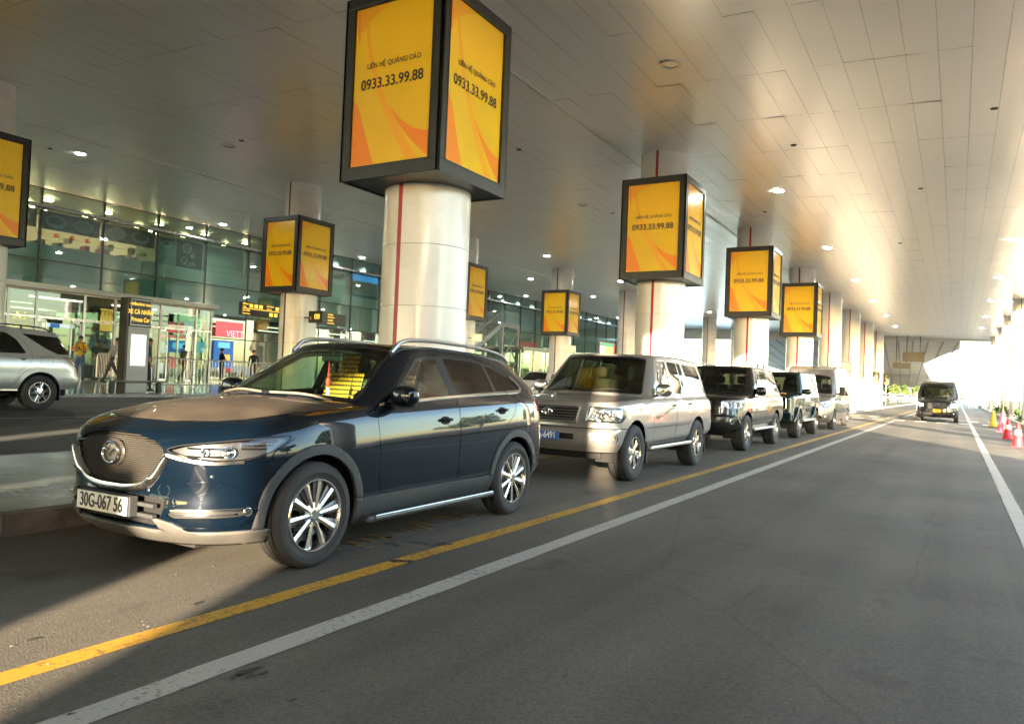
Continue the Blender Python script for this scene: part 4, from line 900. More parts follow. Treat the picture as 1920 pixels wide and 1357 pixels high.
class Car:
    def __init__(s, sp):
        s.sp = sp; s.cuts = []; s.bm = bmesh.new(); s.lay = s.bm.faces.layers.int.new('part'); s._build()
    def _grid(s, G, verts):
        for j in range(G.shape[0]-1):
            for i in range(G.shape[1]-1): verts.append((G[j, i], G[j, i+1], G[j+1, i+1], G[j+1, i]))
    def _build(s):
        sp = s.sp; FSf = sp.get('fs', FS_ROUND); FSr = sp.get('rs', FS_BOX); lev = sp['levels']; ys = sp['ys']; ya = sp['ya']
        wm = sp.get('wm', lambda y: 1.)
        nF, nS, nR = len(FSf), len(ys), len(FSr)
        iA = nF+ys.index(ya); iC = sp.get('iC', 4); iD = nF+nS-1
        rows = []
        for (zF, zA, zR, yf, bf, w, yr, br) in lev:
            row = []
            def zz(y):
                return zF+(zA-zF)*min(1, max(0, (y-yf)/(ya-yf)))**.8 if y < ya else zA+(zR-zA)*(y-ya)/(yr-ya)
            for (fx, fy) in FSf: y = yf+bf*fy; row.append((fx*w*wm(y), y, zz(y)))
            for y in ys: row.append((w*wm(y), y, zz(y)))
            for (fx, fy) in reversed(FSr): y = yr-br*fy; row.append((fx*w*wm(y), y, zz(y)))
            rows.append(row)
        q = chord(rows); nst = len(rows[0])
        n1, n2, n3 = [(16, 26, 46), (10, 15, 26)][sp.get('lo', 0)]; s.n1, s.n3 = n1, n3; segs = [(0, iC, n1), (iC, iA, n2), (iA, iD, n3), (iD, nst-1, n1)]
        qs = [q[0]]; marks = [0]
        for (a, b, n) in segs: qs += list(np.linspace(q[a], q[b], n+1)[1:]); marks.append(len(qs)-1)
        D = np.array([hermite(r, q, qs) for r in rows])          # level x dense
        lq = np.concatenate([[0], np.cumsum(np.linalg.norm(np.diff(D, axis=0), axis=2).mean(1))])
        NL = sp.get('nl', 34); Wl = np.array([hermite(D[:, i, :], lq, np.linspace(0, lq[-1], NL)) for i in range(D.shape[1])]).transpose(1, 0, 2)
        quads = []; s._grid(Wl, quads); top = Wl[-1]; s.top = top
        # ---- greenhouse
        g = sp['green']; NT = 5; grow = []
        A0 = np.array(rows[-1][iA]); xb = g['xb']; xr = g['xr']
        for k in range(NT):
            t = k/(NT-1); row = []; tt = t**g.get('tum', 1.15)
            yc = g['cowl'][0]+(g['wst'][0]-g['cowl'][0])*t; zcn = g['cowl'][1]+(g['wst'][1]-g['cowl'][1])*t**g.get('wcv', .92)
            yA = ya+(g['yAt']-ya)*t; zA_ = A0[2]+(g['roof'](g['yAt'])-A0[2])*t**g.get('wcv', .92); xA = (A0[0] if k == 0 else xb*g.get('xaf', .985))+((xr*g.get('xarf', .96))-(A0[0] if k == 0 else xb*g.get('xaf', .985)))*tt
            for f in (0, .55): row.append((xA*f, yc+(yA-yc)*f**2.2*g.get('wbow', 1.), zcn+(zA_-zcn)*f**2))
            row.append((xA, yA, zA_))
            yD0, yDt = ys[-1], g['yDt']
            for i in range(ys.index(ya)+1, nS):
                f = (ys[i]-ya)/(yD0-ya); y = (ya+(yD0-ya)*f)*(1-t)+(g['yAt']+(yDt-g['yAt'])*f)*t
                z0 = rows[-1][nF+i][2]; z = z0+(g['roof'](y)-z0)*t; x = (xb+(xr-xb)*tt)*g.get('wm', lambda y: 1.)(y); row.append((x, y, z))
            yrg = g['yr0']+(g['yrt']-g['yr0'])*t; brg = g['br']
            for (fx, fy) in reversed(FSr):
                y = yrg-brg*fy; z0 = rows[-1][-1][2]; z = z0+(g['roof'](min(y, g['yrt']))-z0)*t
                row.append((fx*(xb+(xr-xb)*tt)*g.get('wm', lambda y: 1.)(y), y, z))
            if k == 0:
                row = row[:3]+[tuple(p) for p in rows[-1][iA+1:]]; row[2] = tuple(A0)
            grow.append(row)
        gq = chord(grow); sg = [(0, 2, n1), (2, 2+nS-1-ys.index(ya), n3), (2+nS-1-ys.index(ya), len(grow[0])-1, n1)]
        gqs = [gq[0]]
        for (a, b, n) in sg: gqs += list(np.linspace(gq[a], gq[b], n+1)[1:])
        GD = np.array([hermite(r, gq, gqs) for r in grow]); GD[0, n1:, :] = top[marks[2]:]
        glq = np.concatenate([[0], np.cumsum(np.linalg.norm(np.diff(GD, axis=0), axis=2).mean(1))])
        NG = sp.get('ng', 16); Gw = np.array([hermite(GD[:, i, :], glq, np.linspace(0, glq[-1], NG)) for i in range(GD.shape[1])]).transpose(1, 0, 2)
        s._grid(Gw, quads)
        # ---- hood
        fe, se = top[:marks[1]+1], top[marks[1]:marks[2]+1]; ce = Gw[0][:n1+1]; m = len(se)
        a, b = fe[0], ce[0]; hc = sp.get('hood', .03); cl = np.array([a+(b-a)*v+np.array([0, 0, hc*math.sin(math.pi*v**.7)]) for v in np.linspace(0, 1, m)])
        # slide hood stations so that they follow the side edge
        H = coons(fe, ce, cl, se); 
        cr = sp.get('hoodcrown', .02)
        for j in range(m):
            for i in range(n1+1):
                u = i/n1; v = j/(m-1); H[j, i, 2] += cr*math.sin(math.pi*v)*(1-u*u)
        s._grid(H, quads)
        # ---- roof
        rt = Gw[-1]; fe, se, re = rt[:n1+1], rt[n1:n1+n3+1], rt[n1+n3:][::-1]; m = len(se); a, b = fe[0], re[0]
        cl = np.array([[0, a[1]+(b[1]-a[1])*v, a[2]+(b[2]-a[2])*v+g['crown']*math.sin(math.pi*min(1, max(0, v)))**.8] for v in np.linspace(0, 1, m)])
        Rf = coons(fe, re, cl, se)
        for j in range(m):
            for i in range(n1+1):
                u = i/n1; v = j/(m-1); Rf[j, i, 2] += g.get('rc', .02)*math.sin(math.pi*v)**.6*(1-u**3)*u**.5
        s._grid(Rf, quads)
        # ---- to bmesh, mirrored and welded
        bm = s.bm
        for Q in quads:
            for sg_ in (1, -1):
                vs = [bm.verts.new((float(p[0])*sg_, float(p[1]), float(p[2]))) for p in (Q if sg_ == 1 else Q[::-1])]
                bm.faces.new(vs)
        bmesh.ops.remove_doubles(bm, verts=bm.verts, dist=.0025)
        bad = [f for f in bm.faces if f.calc_area() < 1e-8]; bmesh.ops.delete(bm, geom=bad, context='FACES')
        bmesh.ops.recalc_face_normals(bm, faces=bm.faces); bm.normal_update(); s.ids = {}
        ctr = sum(((f.calc_center_median()-Vector((0, sp['L']/2, .9))).dot(f.normal) for f in bm.faces))
        if ctr < 0: bmesh.ops.reverse_faces(bm, faces=bm.faces); bm.normal_update()
        s.bvh = BVHTree.FromBMesh(bm)
    # view angle phi in degrees: 0 front, 90 left side, 180 rear; 'top' for plan
    def uv(s, p, phi, mir=1):
        if phi == 'top': return p.x*mir, p.y
        c, q = math.cos(R(phi)), math.sin(R(phi)); return p.x*mir*c+p.y*q, p.z
    def cut(s, poly, phi, name, both=False, sel=None):
        bm = s.bm
        if name not in s.ids: s.ids[name] = len(s.ids)+1
        for mir in ((1, -1) if both else (1,)):
            if phi == 'top': view = Vector((0, 0, 1))
            else: view = Vector((math.sin(R(phi))*mir, -math.cos(R(phi)), 0))
            if phi == 'top': ax, ay, az, bx, by, bz = mir, 0, 0, 0, 1, 0
            else: ax, ay, az, bx, by, bz = math.cos(R(phi))*mir, math.sin(R(phi)), 0, 0, 0, 1
            def pr(v): return (v.x*ax+v.y*ay, v.x*bx+v.y*by+v.z*bz)
            us = [p[0] for p in poly]; vs = [p[1] for p in poly]; b0 = (min(us)-.01, min(vs)-.01, max(us)+.01, max(vs)+.01); vx, vy, vz = view
            def info(f):
                h = [pr(v.co) for v in f.verts]; hu = [q[0] for q in h]; hv = [q[1] for q in h]
                return (min(hu), min(hv), max(hu), max(hv), h)
            cand = {}
            for f in bm.faces:
                c = f.verts[0].co; u0 = c.x*ax+c.y*ay; v0 = c.x*bx+c.y*by+c.z*bz
                if u0 < b0[0]-.25 or u0 > b0[2]+.25 or v0 < b0[1]-.25 or v0 > b0[3]+.25: continue
                n_ = f.normal
                if n_.x*vx+n_.y*vy+n_.z*vz <= .05: continue
                i_ = info(f)
                if i_[2] < b0[0] or i_[0] > b0[2] or i_[3] < b0[1] or i_[1] > b0[3]: continue
                if sel is not None:
                    c = f.calc_center_median()
                    if not sel(Vector((c.x*mir, c.y, c.z))): continue
                cand[f] = i_
            n = len(poly)
            for i in range(n):
                A, B = poly[i], poly[(i+1) % n]; du, dv = B[0]-A[0], B[1]-A[1]; L = math.hypot(du, dv)
                if L < 1e-6: continue
                nu, nv = -dv/L, du/L
                if phi == 'top': co = Vector((A[0]*mir, A[1], 0)); no = Vector((nu*mir, nv, 0))
                else:
                    c, q = math.cos(R(phi)), math.sin(R(phi)); co = Vector((c*mir*A[0], q*A[0], A[1])); no = Vector((c*mir*nu, q*nu, nv))
                l0, l1, l2, l3 = min(A[0], B[0])-.01, min(A[1], B[1])-.01, max(A[0], B[0])+.01, max(A[1], B[1])+.01
                fs = []
                for f, (m0, m1, m2, m3, h) in cand.items():
                    if m2 < l0 or m0 > l2 or m3 < l1 or m1 > l3: continue
                    dd = [(q[0]-A[0])*nu+(q[1]-A[1])*nv for q in h]
                    if min(dd) < -1e-5 and max(dd) > 1e-5: fs.append(f)
                if not fs: continue
                es = {e for f in fs for e in f.edges}; vs_ = {v for f in fs for v in f.verts}
                r = bmesh.ops.bisect_plane(bm, geom=list(fs)+list(es)+list(vs_), dist=1e-5, plane_co=co, plane_no=no)
                for f in fs:
                    if f.is_valid: cand[f] = info(f)
                    else: cand.pop(f, None)
                for g_ in r['geom']:
                    if isinstance(g_, bmesh.types.BMFace) and g_.is_valid: cand[g_] = info(g_)
            pid = s.ids[name]
            for f, i_ in cand.items():
                h = i_[4]; a = sum(q[0] for q in h)/len(h); c = sum(q[1] for q in h)/len(h)
                k = False; j = n-1
                for i in range(n):
                    if (poly[i][1] > c) != (poly[j][1] > c) and a < (poly[j][0]-poly[i][0])*(c-poly[i][1])/(poly[j][1]-poly[i][1])+poly[i][0]: k = not k
                    j = i
                if k: f[s.lay] = pid
    def gap(s, poly, phi, both=False, w=.0055, sel=None, inner=None):
        """panel gap ring, then the panel itself inside it"""
        s.cut(poly, phi, 'panel_gap', both, sel); s.cut(offset_poly(poly, -w), phi, inner or 'body', both, sel)
    def finish(s, root, mats, default='body', opts={}):
        """split the shell into one mesh per part; faces called hole are dropped"""
        bm = s.bm; bm.normal_update(); inv = {v: k for k, v in s.ids.items()}; inv[0] = default; groups = {}
        for f in bm.faces: groups.setdefault(inv[f[s.lay]], []).append(f)
        out = {}
        for name, fs in groups.items():
            if name == 'hole': continue
            base_ = name.split('#')[0]; op = opts.get(name) or opts.get(base_) or {}
            sides = [(name, fs)]
            if op.get('lr'): sides = [(name, [f for f in fs if f.calc_center_median().x > 0]), (name, [f for f in fs if f.calc_center_median().x <= 0])]
            for nm, ff in sides:
                if not ff: continue
                vi = {}; co = []; no = []; faces = []
                off = op.get('off', 0.)
                for f in ff:
                    idx = []
                    for v in f.verts:
                        if v not in vi: vi[v] = len(co); co.append(v.co+v.normal*off); no.append(v.normal.copy())
                        idx.append(vi[v])
                    faces.append(idx)
                base = name.split('#')[0]; me = bpy.data.meshes.new(base); me.from_pydata(co, [], faces)
                mm = mats.get(name, mats.get(base, mats['body'])); me.materials.append(mm)
                me.polygons.foreach_set('use_smooth', [True]*len(me.polygons)); me.normals_split_custom_set_from_vertices(no)
                o = bpy.data.objects.new(base, me); link(o, root)
                th = op.get('thick')
                if th: md = o.modifiers.new('solid', 'SOLIDIFY'); md.thickness = th; md.offset = -1
                out.setdefault(name, []).append(o)
        bm.free(); return out
    def hit(s, a, z, phi, mir=1):
        """point and normal of the shell seen from view angle phi at view coordinates a, z"""
        view = Vector((math.sin(R(phi))*mir, -math.cos(R(phi)), 0)); c, q = math.cos(R(phi)), math.sin(R(phi))
        o = Vector((c*mir*a, q*a, z))+view*8
        r = s.bvh.ray_cast(o, -view); return (r[0], r[1]) if r[0] is not None else (None, None)
    def top_hit(s, x, y):
        r = s.bvh.ray_cast(Vector((x, y, 5)), Vector((0, 0, -1))); return (r[0], r[1]) if r[0] is not None else (None, None)
    def strip(s, pts, phi, w, off, mir=1, b=None, th=.0):
        """flat band following the shell along view points pts"""
        b = b or MB(); rows = []; dense = []
        for (p, q) in zip(pts[:-1], pts[1:]):
            n = max(1, int(math.hypot(q[0]-p[0], q[1]-p[1])/.04))
            dense += [(p[0]+(q[0]-p[0])*i/n, p[1]+(q[1]-p[1])*i/n) for i in range(n)]
        dense.append(pts[-1]); P = []
        for d in dense:
            h, nn = s.hit(d[0], d[1], phi, mir) if phi != 'top' else s.top_hit(d[0]*mir, d[1])
            if h is not None: P.append((h, nn))
        for i, (h, nn) in enumerate(P):
            t = (P[min(i+1, len(P)-1)][0]-P[max(i-1, 0)][0]).normalized(); sd = t.cross(nn).normalized()*(w/2)
            rows.append((h+nn*.0-sd, h+nn*off-sd, h+nn*off+sd, h-nn*.0+sd))
        vs = [v for r in rows for v in r]; fs = []
        for i in range(len(rows)-1):
            k = i*4; fs += [(k, k+1, k+5, k+4), (k+1, k+2, k+6, k+5), (k+2, k+3, k+7, k+6)]
        b.add(vs, fs); return b
def offset_poly(poly, d):
    n = len(poly); area = sum(poly[i][0]*poly[(i+1) % n][1]-poly[(i+1) % n][0]*poly[i][1] for i in range(n)); sg = 1 if area > 0 else -1; out = []
    for i in range(n):
        p, c, q = poly[i-1], poly[i], poly[(i+1) % n]
        def nrm(a, b): 
            dx, dy = b[0]-a[0], b[1]-a[1]; L = math.hypot(dx, dy) or 1; return (dy/L*sg, -dx/L*sg)
        n1, n2 = nrm(p, c), nrm(c, q); mx, my = n1[0]+n2[0], n1[1]+n2[1]; L = math.hypot(mx, my) or 1; mx, my = mx/L, my/L; k = 1/max(.35, mx*n1[0]+my*n1[1]); out.append((c[0]+mx*d*k, c[1]+my*d*k))
    return out
def mirror_poly(h): return h+[(-x, z) for (x, z) in reversed(h) if abs(x) > 1e-6]
def circ(cy, cz, r, a0=-30, a1=210, n=36, ky=1.):
    return [(cy+r*ky*math.cos(R(a0+(a1-a0)*i/n)), cz+r*math.sin(R(a0+(a1-a0)*i/n))) for i in range(n+1)]
def rounded(poly, r, n=4):
    out = []; m = len(poly)
    for i in range(m):
        p, c, q = Vector(poly[i-1]), Vector(poly[i]), Vector(poly[(i+1) % m]); a = (p-c); b = (q-c); ra = min(r, a.length*.45, b.length*.45); A = c+a.normalized()*ra; B = c+b.normalized()*ra
        for k in range(n+1):
            t = k/n; out.append(tuple((1-t)**2*A+2*(1-t)*t*c+t*t*B))
    return out
# ---- paints and trims
def paint_car(name, col, metal=.35, rough=.28, dust=0., flake=.1, spec=.3):
    m = mat(name, col, rough, metal=metal, coat=1.0, spec=spec); nt = m.node_tree; b = nt.nodes['Principled BSDF']
    b.inputs['Coat Roughness'].default_value = .02
    tc = nt.nodes.new('ShaderNodeTexCoord')
    if flake:
        v = nt.nodes.new('ShaderNodeTexNoise'); v.inputs['Scale'].default_value = 900; nt.links.new(tc.outputs['Object'], v.inputs['Vector'])
        mr = nt.nodes.new('ShaderNodeMapRange'); mr.inputs[3].default_value = 1-flake; mr.inputs[4].default_value = 1+flake; nt.links.new(v.outputs[0], mr.inputs[0])
        mx = nt.nodes.new('ShaderNodeMixRGB'); mx.blend_type = 'MULTIPLY'; mx.inputs[0].default_value = 1; mx.inputs[1].default_value = (*col, 1); nt.links.new(mr.outputs[0], mx.inputs[2]); src = mx.outputs[0]
        nt.links.new(src, b.inputs['Base Color'])
    if dust:
        # settled dust: lies on upward faces and in a patchy film
        ge = nt.nodes.new('ShaderNodeNewGeometry'); sx = nt.nodes.new('ShaderNodeSeparateXYZ'); nt.links.new(ge.outputs['Normal'], sx.inputs[0])
        up = nt.nodes.new('ShaderNodeMapRange'); up.inputs[1].default_value = .30; up.inputs[2].default_value = .88; up.inputs[3].default_value = .03; up.inputs[4].default_value = 1.; nt.links.new(sx.outputs['Z'], up.inputs[0])
        n1 = nt.nodes.new('ShaderNodeTexNoise'); n1.inputs['Scale'].default_value = 3.5; n1.inputs['Detail'].default_value = 8; n1.inputs['Roughness'].default_value = .65; nt.links.new(tc.outputs['Object'], n1.inputs['Vector'])
        mr2 = nt.nodes.new('ShaderNodeMapRange'); mr2.inputs[1].default_value = .25; mr2.inputs[2].default_value = .7; mr2.inputs[3].default_value = .55; mr2.inputs[4].default_value = 1.; nt.links.new(n1.outputs[0], mr2.inputs[0])
        mu = nt.nodes.new('ShaderNodeMath'); mu.operation = 'MULTIPLY'; nt.links.new(up.outputs[0], mu.inputs[0]); nt.links.new(mr2.outputs[0], mu.inputs[1])
        m2 = nt.nodes.new('ShaderNodeMath'); m2.operation = 'MULTIPLY'; m2.inputs[1].default_value = dust; nt.links.new(mu.outputs[0], m2.inputs[0])
        dm = nt.nodes.new('ShaderNodeMixRGB'); dm.inputs[2].default_value = (.085, .064, .044, 1); nt.links.new(m2.outputs[0], dm.inputs[0])
        if flake: nt.links.new(src, dm.inputs[1])
        else: dm.inputs[1].default_value = (*col, 1)
        nt.links.new(dm.outputs[0], b.inputs['Base Color'])
        cw = nt.nodes.new('ShaderNodeMath'); cw.operation = 'MULTIPLY_ADD'; cw.inputs[1].default_value = -1.05; cw.inputs[2].default_value = 1.; nt.links.new(m2.outputs[0], cw.inputs[0]); nt.links.new(cw.outputs[0], b.inputs['Coat Weight'])
        rr = nt.nodes.new('ShaderNodeMath'); rr.operation = 'MULTIPLY_ADD'; rr.inputs[1].default_value = .50; rr.inputs[2].default_value = rough; nt.links.new(m2.outputs[0], rr.inputs[0]); nt.links.new(rr.outputs[0], b.inputs['Roughness'])
        mt = nt.nodes.new('ShaderNodeMath'); mt.operation = 'MULTIPLY_ADD'; mt.inputs[1].default_value = -metal; mt.inputs[2].default_value = metal; nt.links.new(m2.outputs[0], mt.inputs[0]); nt.links.new(mt.outputs[0], b.inputs['Metallic'])
    return m
M_gap = mat('panel_gap_black', (.006, .006, .006), .8); M_clad = mat('cladding_grey', (.036, .038, .040), .62, bump=.12, bscale=120, var=.1, vscale=3)
M_tint = glass('tinted_glass', (.10, .11, .10), .95, .7, .004, .07); M_wsh = glass('windscreen_glass', (.66, .92, .70), .95, .95, .004, .07); M_wsd = glass('windscreen_dark', (.30, .36, .31), .95, .85, .004, .07)
M_lens = glass('lamp_lens', (.95, .95, .95), .95, .96, .004, .05); M_bchrome = mat('lamp_reflector', (.80, .80, .78), .12, metal=1.); M_pchrome = mat('bright_trim', (.75, .73, .70), .16, metal=1.)
M_int = mat('cabin_dark', (.022, .022, .022), .7); M_seat = mat('seat_fabric', (.05, .045, .04), .8); M_tail = mat('tail_lens', (.42, .008, .010), .12, coat=.5); M_tyre = mat('tyre_rubber', (.030, .029, .028), .78, var=.3, vscale=5, bump=.15, bscale=150)
M_alloy = mat('alloy_machined', (.62, .60, .58), .22, metal=1.); M_alloyd = mat('alloy_dark', (.20, .18, .165), .38, metal=.8); M_disc = mat('brake_disc', (.32, .30, .28), .35, metal=1.); M_plate_w = mat('plate_white', (.72, .71, .66), .4); M_plate_b = mat('plate_blue', (.015, .10, .36), .4); M_plate_y = mat('plate_yellow', (.75, .42, .02), .4)
M_well = mat('wheel_well', (.014, .013, .012), .9); M_amber = mat('amber_lens', (.7, .25, .02), .2)
WCACHE = {}
def tyre_mesh(r, rim, w):
    k = ('t', r, rim, w)
    if k in WCACHE: return WCACHE[k]
    h = w/2; b = MB(); sw = r-rim
    prof = [(rim-.012, -h*.80), (rim+.004, -h*.88), (rim+sw*.35, -h*1.0), (rim+sw*.70, -h*.985), (r-.022, -h*.90), (r-.006, -h*.78)]
    gx = [-.52, -.18, .18, .52]
    for g_ in gx: prof += [(r, h*(g_-.055)), (r-.010, h*(g_-.045)), (r-.010, h*(g_+.045)), (r, h*(g_+.055))]
    prof += [(r-.006, h*.78), (r-.022, h*.90), (rim+sw*.70, h*.985), (rim+sw*.66, h*1.0), (rim+sw*.35, h*1.0), (rim+.03, h*.93), (rim+.004, h*.88), (rim-.012, h*.80)]
    b.lathe(prof, 56, axis='X'); me = b.mesh('tyre', M_tyre); smooth_mesh(me, 42)
    # shoulder blocks
    WCACHE[k] = me; return me
def rim_mesh(r, w, style):
    k = ('r', r, w, style)
    if k in WCACHE: return WCACHE[k]
    h = w/2; b = MB(); b.cur = 0
    b.lathe([(r, h*.86), (r-.006, h*.93), (r-.014, h*.93), (r-.022, h*.80), (r-.030, h*.2), (r-.03, -h*.85)], 48, axis='X')
    def spoke(a, w0, w1, x0, x1, tw=0., r0=.05, r1=None, dark=0, th=.028):
        r1 = r1 or r-.016; b.cur = dark; ct, st_ = math.cos(a), math.sin(a); n0 = len(b.v)
        def P(rad, off, x): return (x, rad*ct-off*st_, rad*st_+off*ct)
        vs = [P(r0, -w0, x0), P(r0, w0, x0), P(r1, w1+tw, x1), P(r1, -w1+tw, x1), P(r0, -w0*.8, x0-th), P(r0, w0*.8, x0-th), P(r1, w1*.8+tw, x1-th), P(r1, -w1*.8+tw, x1-th)]
        mid = [P(r0, 0, x0+.008), P(r1, tw, x1+.005)]
        b.add(vs+mid, [(0, 8, 9, 3), (8, 1, 2, 9), (1, 5, 6, 2), (0, 3, 7, 4), (3, 9, 2, 6, 7), (0, 4, 5, 1, 8), (4, 7, 6, 5)]); b.cur = 0
    xf = h*.80
    if style == 'twin':                       # ten slim blades in five swept pairs, machined edge beside a dark face
        for i in range(10):
            a = 2*math.pi*i/10; spoke(a, .012, .026, xf-.006, xf-.002, tw=.012); spoke(a+.13, .006, .024, xf-.022, xf-.020, tw=.018, dark=1)
    elif style == 'six':
        for i in range(6):
            a = 2*math.pi*i/6; spoke(a-.10, .022, .030, xf-.01, xf-.008, tw=-.010); spoke(a+.10, .022, .030, xf-.01, xf-.008, tw=.010)
    elif style == 'six_twin':
        for i in range(6):
            a = 2*math.pi*i/6; spoke(a-.13, .014, .017, xf-.004, xf-.002, tw=-.004, r0=.07); spoke(a+.13, .014, .017, xf-.004, xf-.002, tw=.004, r0=.07)
    elif style == 'ten':
        for i in range(10): spoke(2*math.pi*i/10, .014, .018, xf-.012, xf-.004)
    else:
        for i in range(5): spoke(2*math.pi*i/5, .045, .055, xf-.01, xf-.006)
    hub = .085 if style != 'six_twin' else .10
    b.lathe([(0, xf+.006), (.03, xf+.006), (.034, xf-.002), (hub, xf-.010), (hub+.004, xf-.03), (hub, xf-.06)], 24, axis='X')
    b.cur = 1
    nb = 5 if style in ('twin', 'ten', 'five') else 6
    for i in range(nb):
        a = 2*math.pi*(i+.5)/nb; c = (xf-.008, .057*math.cos(a), .057*math.sin(a)); b.lathe([(0, .004), (.009, .004), (.009, -.01)], 8, axis='X', c=c)
    b.cur = 2; b.lathe([(.06, -h*.1), (r-.06, -h*.1), (r-.06, -h*.1-.02), (.06, -h*.1-.02)], 32, axis='X')
    b.cur = 3; b.lathe([(0, -h*.4), (r-.028, -h*.4)], 24, axis='X')
    b.box(-h*.15, h*.12, .02-.09, .09, r*.55, r*.86)
    me = b.mesh('rim', [M_alloy, M_alloyd, M_disc, M_well]); smooth_mesh(me, 35); WCACHE[k] = me; return me
def add_wheel(root, x, y, r, rim, w, style, mir=1, steer=0.):
    o = empty('wheel', (x, y, r), 0 if mir == 1 else math.pi); o.parent = root; o.rotation_euler = (0, 0, (0 if mir == 1 else math.pi)+steer)
    inst('tyre', tyre_mesh(r, rim, w), o, rot=(.3*x+y, 0, 0)); inst('rim', rim_mesh(rim, w, style), o, rot=(y*1.7+.35, 0, 0)); return o
def ellip(b, c, r, n=12, m=8, p=1.0):
    vs = []; 
    for i in range(m+1):
        t = math.pi*i/m
        for j in range(n):
            a = 2*math.pi*j/n
            def sp(v): return math.copysign(abs(v)**p, v)
            vs.append((c[0]+r[0]*sp(math.sin(t))*sp(math.cos(a)), c[1]+r[1]*sp(math.sin(t))*sp(math.sin(a)), c[2]+r[2]*sp(math.cos(t))))
    fs = [(i*n+j, i*n+(j+1) % n, (i+1)*n+(j+1) % n, (i+1)*n+j) for i in range(m) for j in range(n)]
    b.add(vs, fs); return b
def mirror_unit(root, x, y, z, m, mir=1, sc=(.10, .055, .075), dark=None, px=.12):
    o = empty('wing_mirror', (x*mir, y, z)); o.parent = root
    b = MB(); ellip(b, (mir*px, 0, .03), sc, 16, 10, .75); so = b.obj('mirror_shell', m, o, smooth=True)
    MB().bar((0, .01, -.03), (mir*px*.7, .0, -.015), .05, .035).obj('mirror_arm', dark or M_black, o, bevel=.008)
    g = MB(); g.lathe([(0, 0), (.09, 0)], 18, axis='Y', c=(0, 0, 0)); go = g.obj('mirror_glass', M_chrome, o, loc=(mir*px, sc[1]*.80, .03)); go.scale = (sc[0]*.9/.09, 1, sc[2]*.88/.09)
    return o
def plate(root, c, w, h, m, txt, tm, rot=FACE_MY, size=None, tilt=0.):
    o = empty('number_plate', c); o.parent = root; o.rotation_euler = (tilt, 0, 0)
    MB().box(-w/2, w/2, 0, .008, -h/2, h/2).obj('plate', m, o, bevel=.004)
    for k, (t, zz, sz) in enumerate(txt): text(t, sz, tm, o, (0, -.003, zz), FACE_MY, sx=.74, bold=.0015)
    return o
def conform_obj(car, name, poly, phi, off, m, root, mir=1, step=.025, th=0., loc_off=None):
    """patch following the shell inside view polygon poly"""
    us = [p[0] for p in poly]; vs_ = [p[1] for p in poly]
    bm = bmesh.new(); vv = [bm.verts.new((p[0], p[1], 0)) for p in poly]; f = bm.faces.new(vv)
    for ax in (0, 1):
        a0, a1 = (min(us), max(us)) if ax == 0 else (min(vs_), max(vs_)); n = int((a1-a0)/step)
        for i in range(1, n+1):
            co = [0, 0, 0]; co[ax] = a0+(a1-a0)*i/(n+1); no = [0, 0, 0]; no[ax] = 1
            bmesh.ops.bisect_plane(bm, geom=bm.faces[:]+bm.edges[:]+bm.verts[:], plane_co=co, plane_no=no)
    for v in bm.verts:
        h, nn = car.hit(v.co.x, v.co.y, phi, mir) if phi != 'top' else car.top_hit(v.co.x*mir, v.co.y)
        if h is None: h, nn = Vector((0, 0, 0)), Vector((0, 0, 1))
        v.co = h+nn*off
    bmesh.ops.recalc_face_normals(bm, faces=bm.faces)
    me = bpy.data.meshes.new(name); bm.to_mesh(me); bm.free(); me.materials.append(m); smooth_mesh(me, 180)
    o = bpy.data.objects.new(name, me); link(o, root)
    if th: md = o.modifiers.new('solid', 'SOLIDIFY'); md.thickness = th; md.offset = 0
    return o
def cabin(root, y0, y1, zf, w, dash_y, wheel=True, seats=((.38, 2.1), (-.38, 2.1)), seat_m=None, ws=1.):
    """dashboard, steering wheel, seats"""
    MB().box(-w, w, y0, y1, zf-.05, zf).obj('cabin_floor', M_int, root)
    d = MB(); d.box(-w*1.0, w*1.0, dash_y-.25, dash_y+.32, zf+.25, zf+.60); d.obj('dashboard', M_int, root, bevel=.06)
    if wheel:
        o = empty('steering_wheel', (.38, dash_y+.46, zf+.60)); o.parent = root; o.rotation_euler = (R(-62), 0, 0)
        t = MB(); t.tube([(.185*math.cos(a), .185*math.sin(a), 0) for a in [2*math.pi*i/24 for i in range(25)]], .016, 8); t.obj('wheel_rim', M_black, o, smooth=True)
        MB().box(-.17, .17, -.025, .025, -.02, .01).box(-.03, .03, -.17, 0, -.02, .01).obj('wheel_spoke', M_black, o)
    for (sx, sy) in seats:
        o = empty('seat', (sx, sy, zf)); o.parent = root
        MB().box(-.25, .25, -.25, .28, .14, .34).obj('cushion', seat_m or M_seat, o, bevel=.06)
        bk = MB(); bk.bar((0, .28, .30), (0, .46, .86), .46, .13, up=(0, 1, 0)); bk.obj('backrest', seat_m or M_seat, o, bevel=.05)
        hr = MB(); hr.bar((0, .46, .88), (0, .49, 1.06), .26, .10, up=(0, 1, 0)); hr.obj('headrest', seat_m or M_seat, o, bevel=.045)
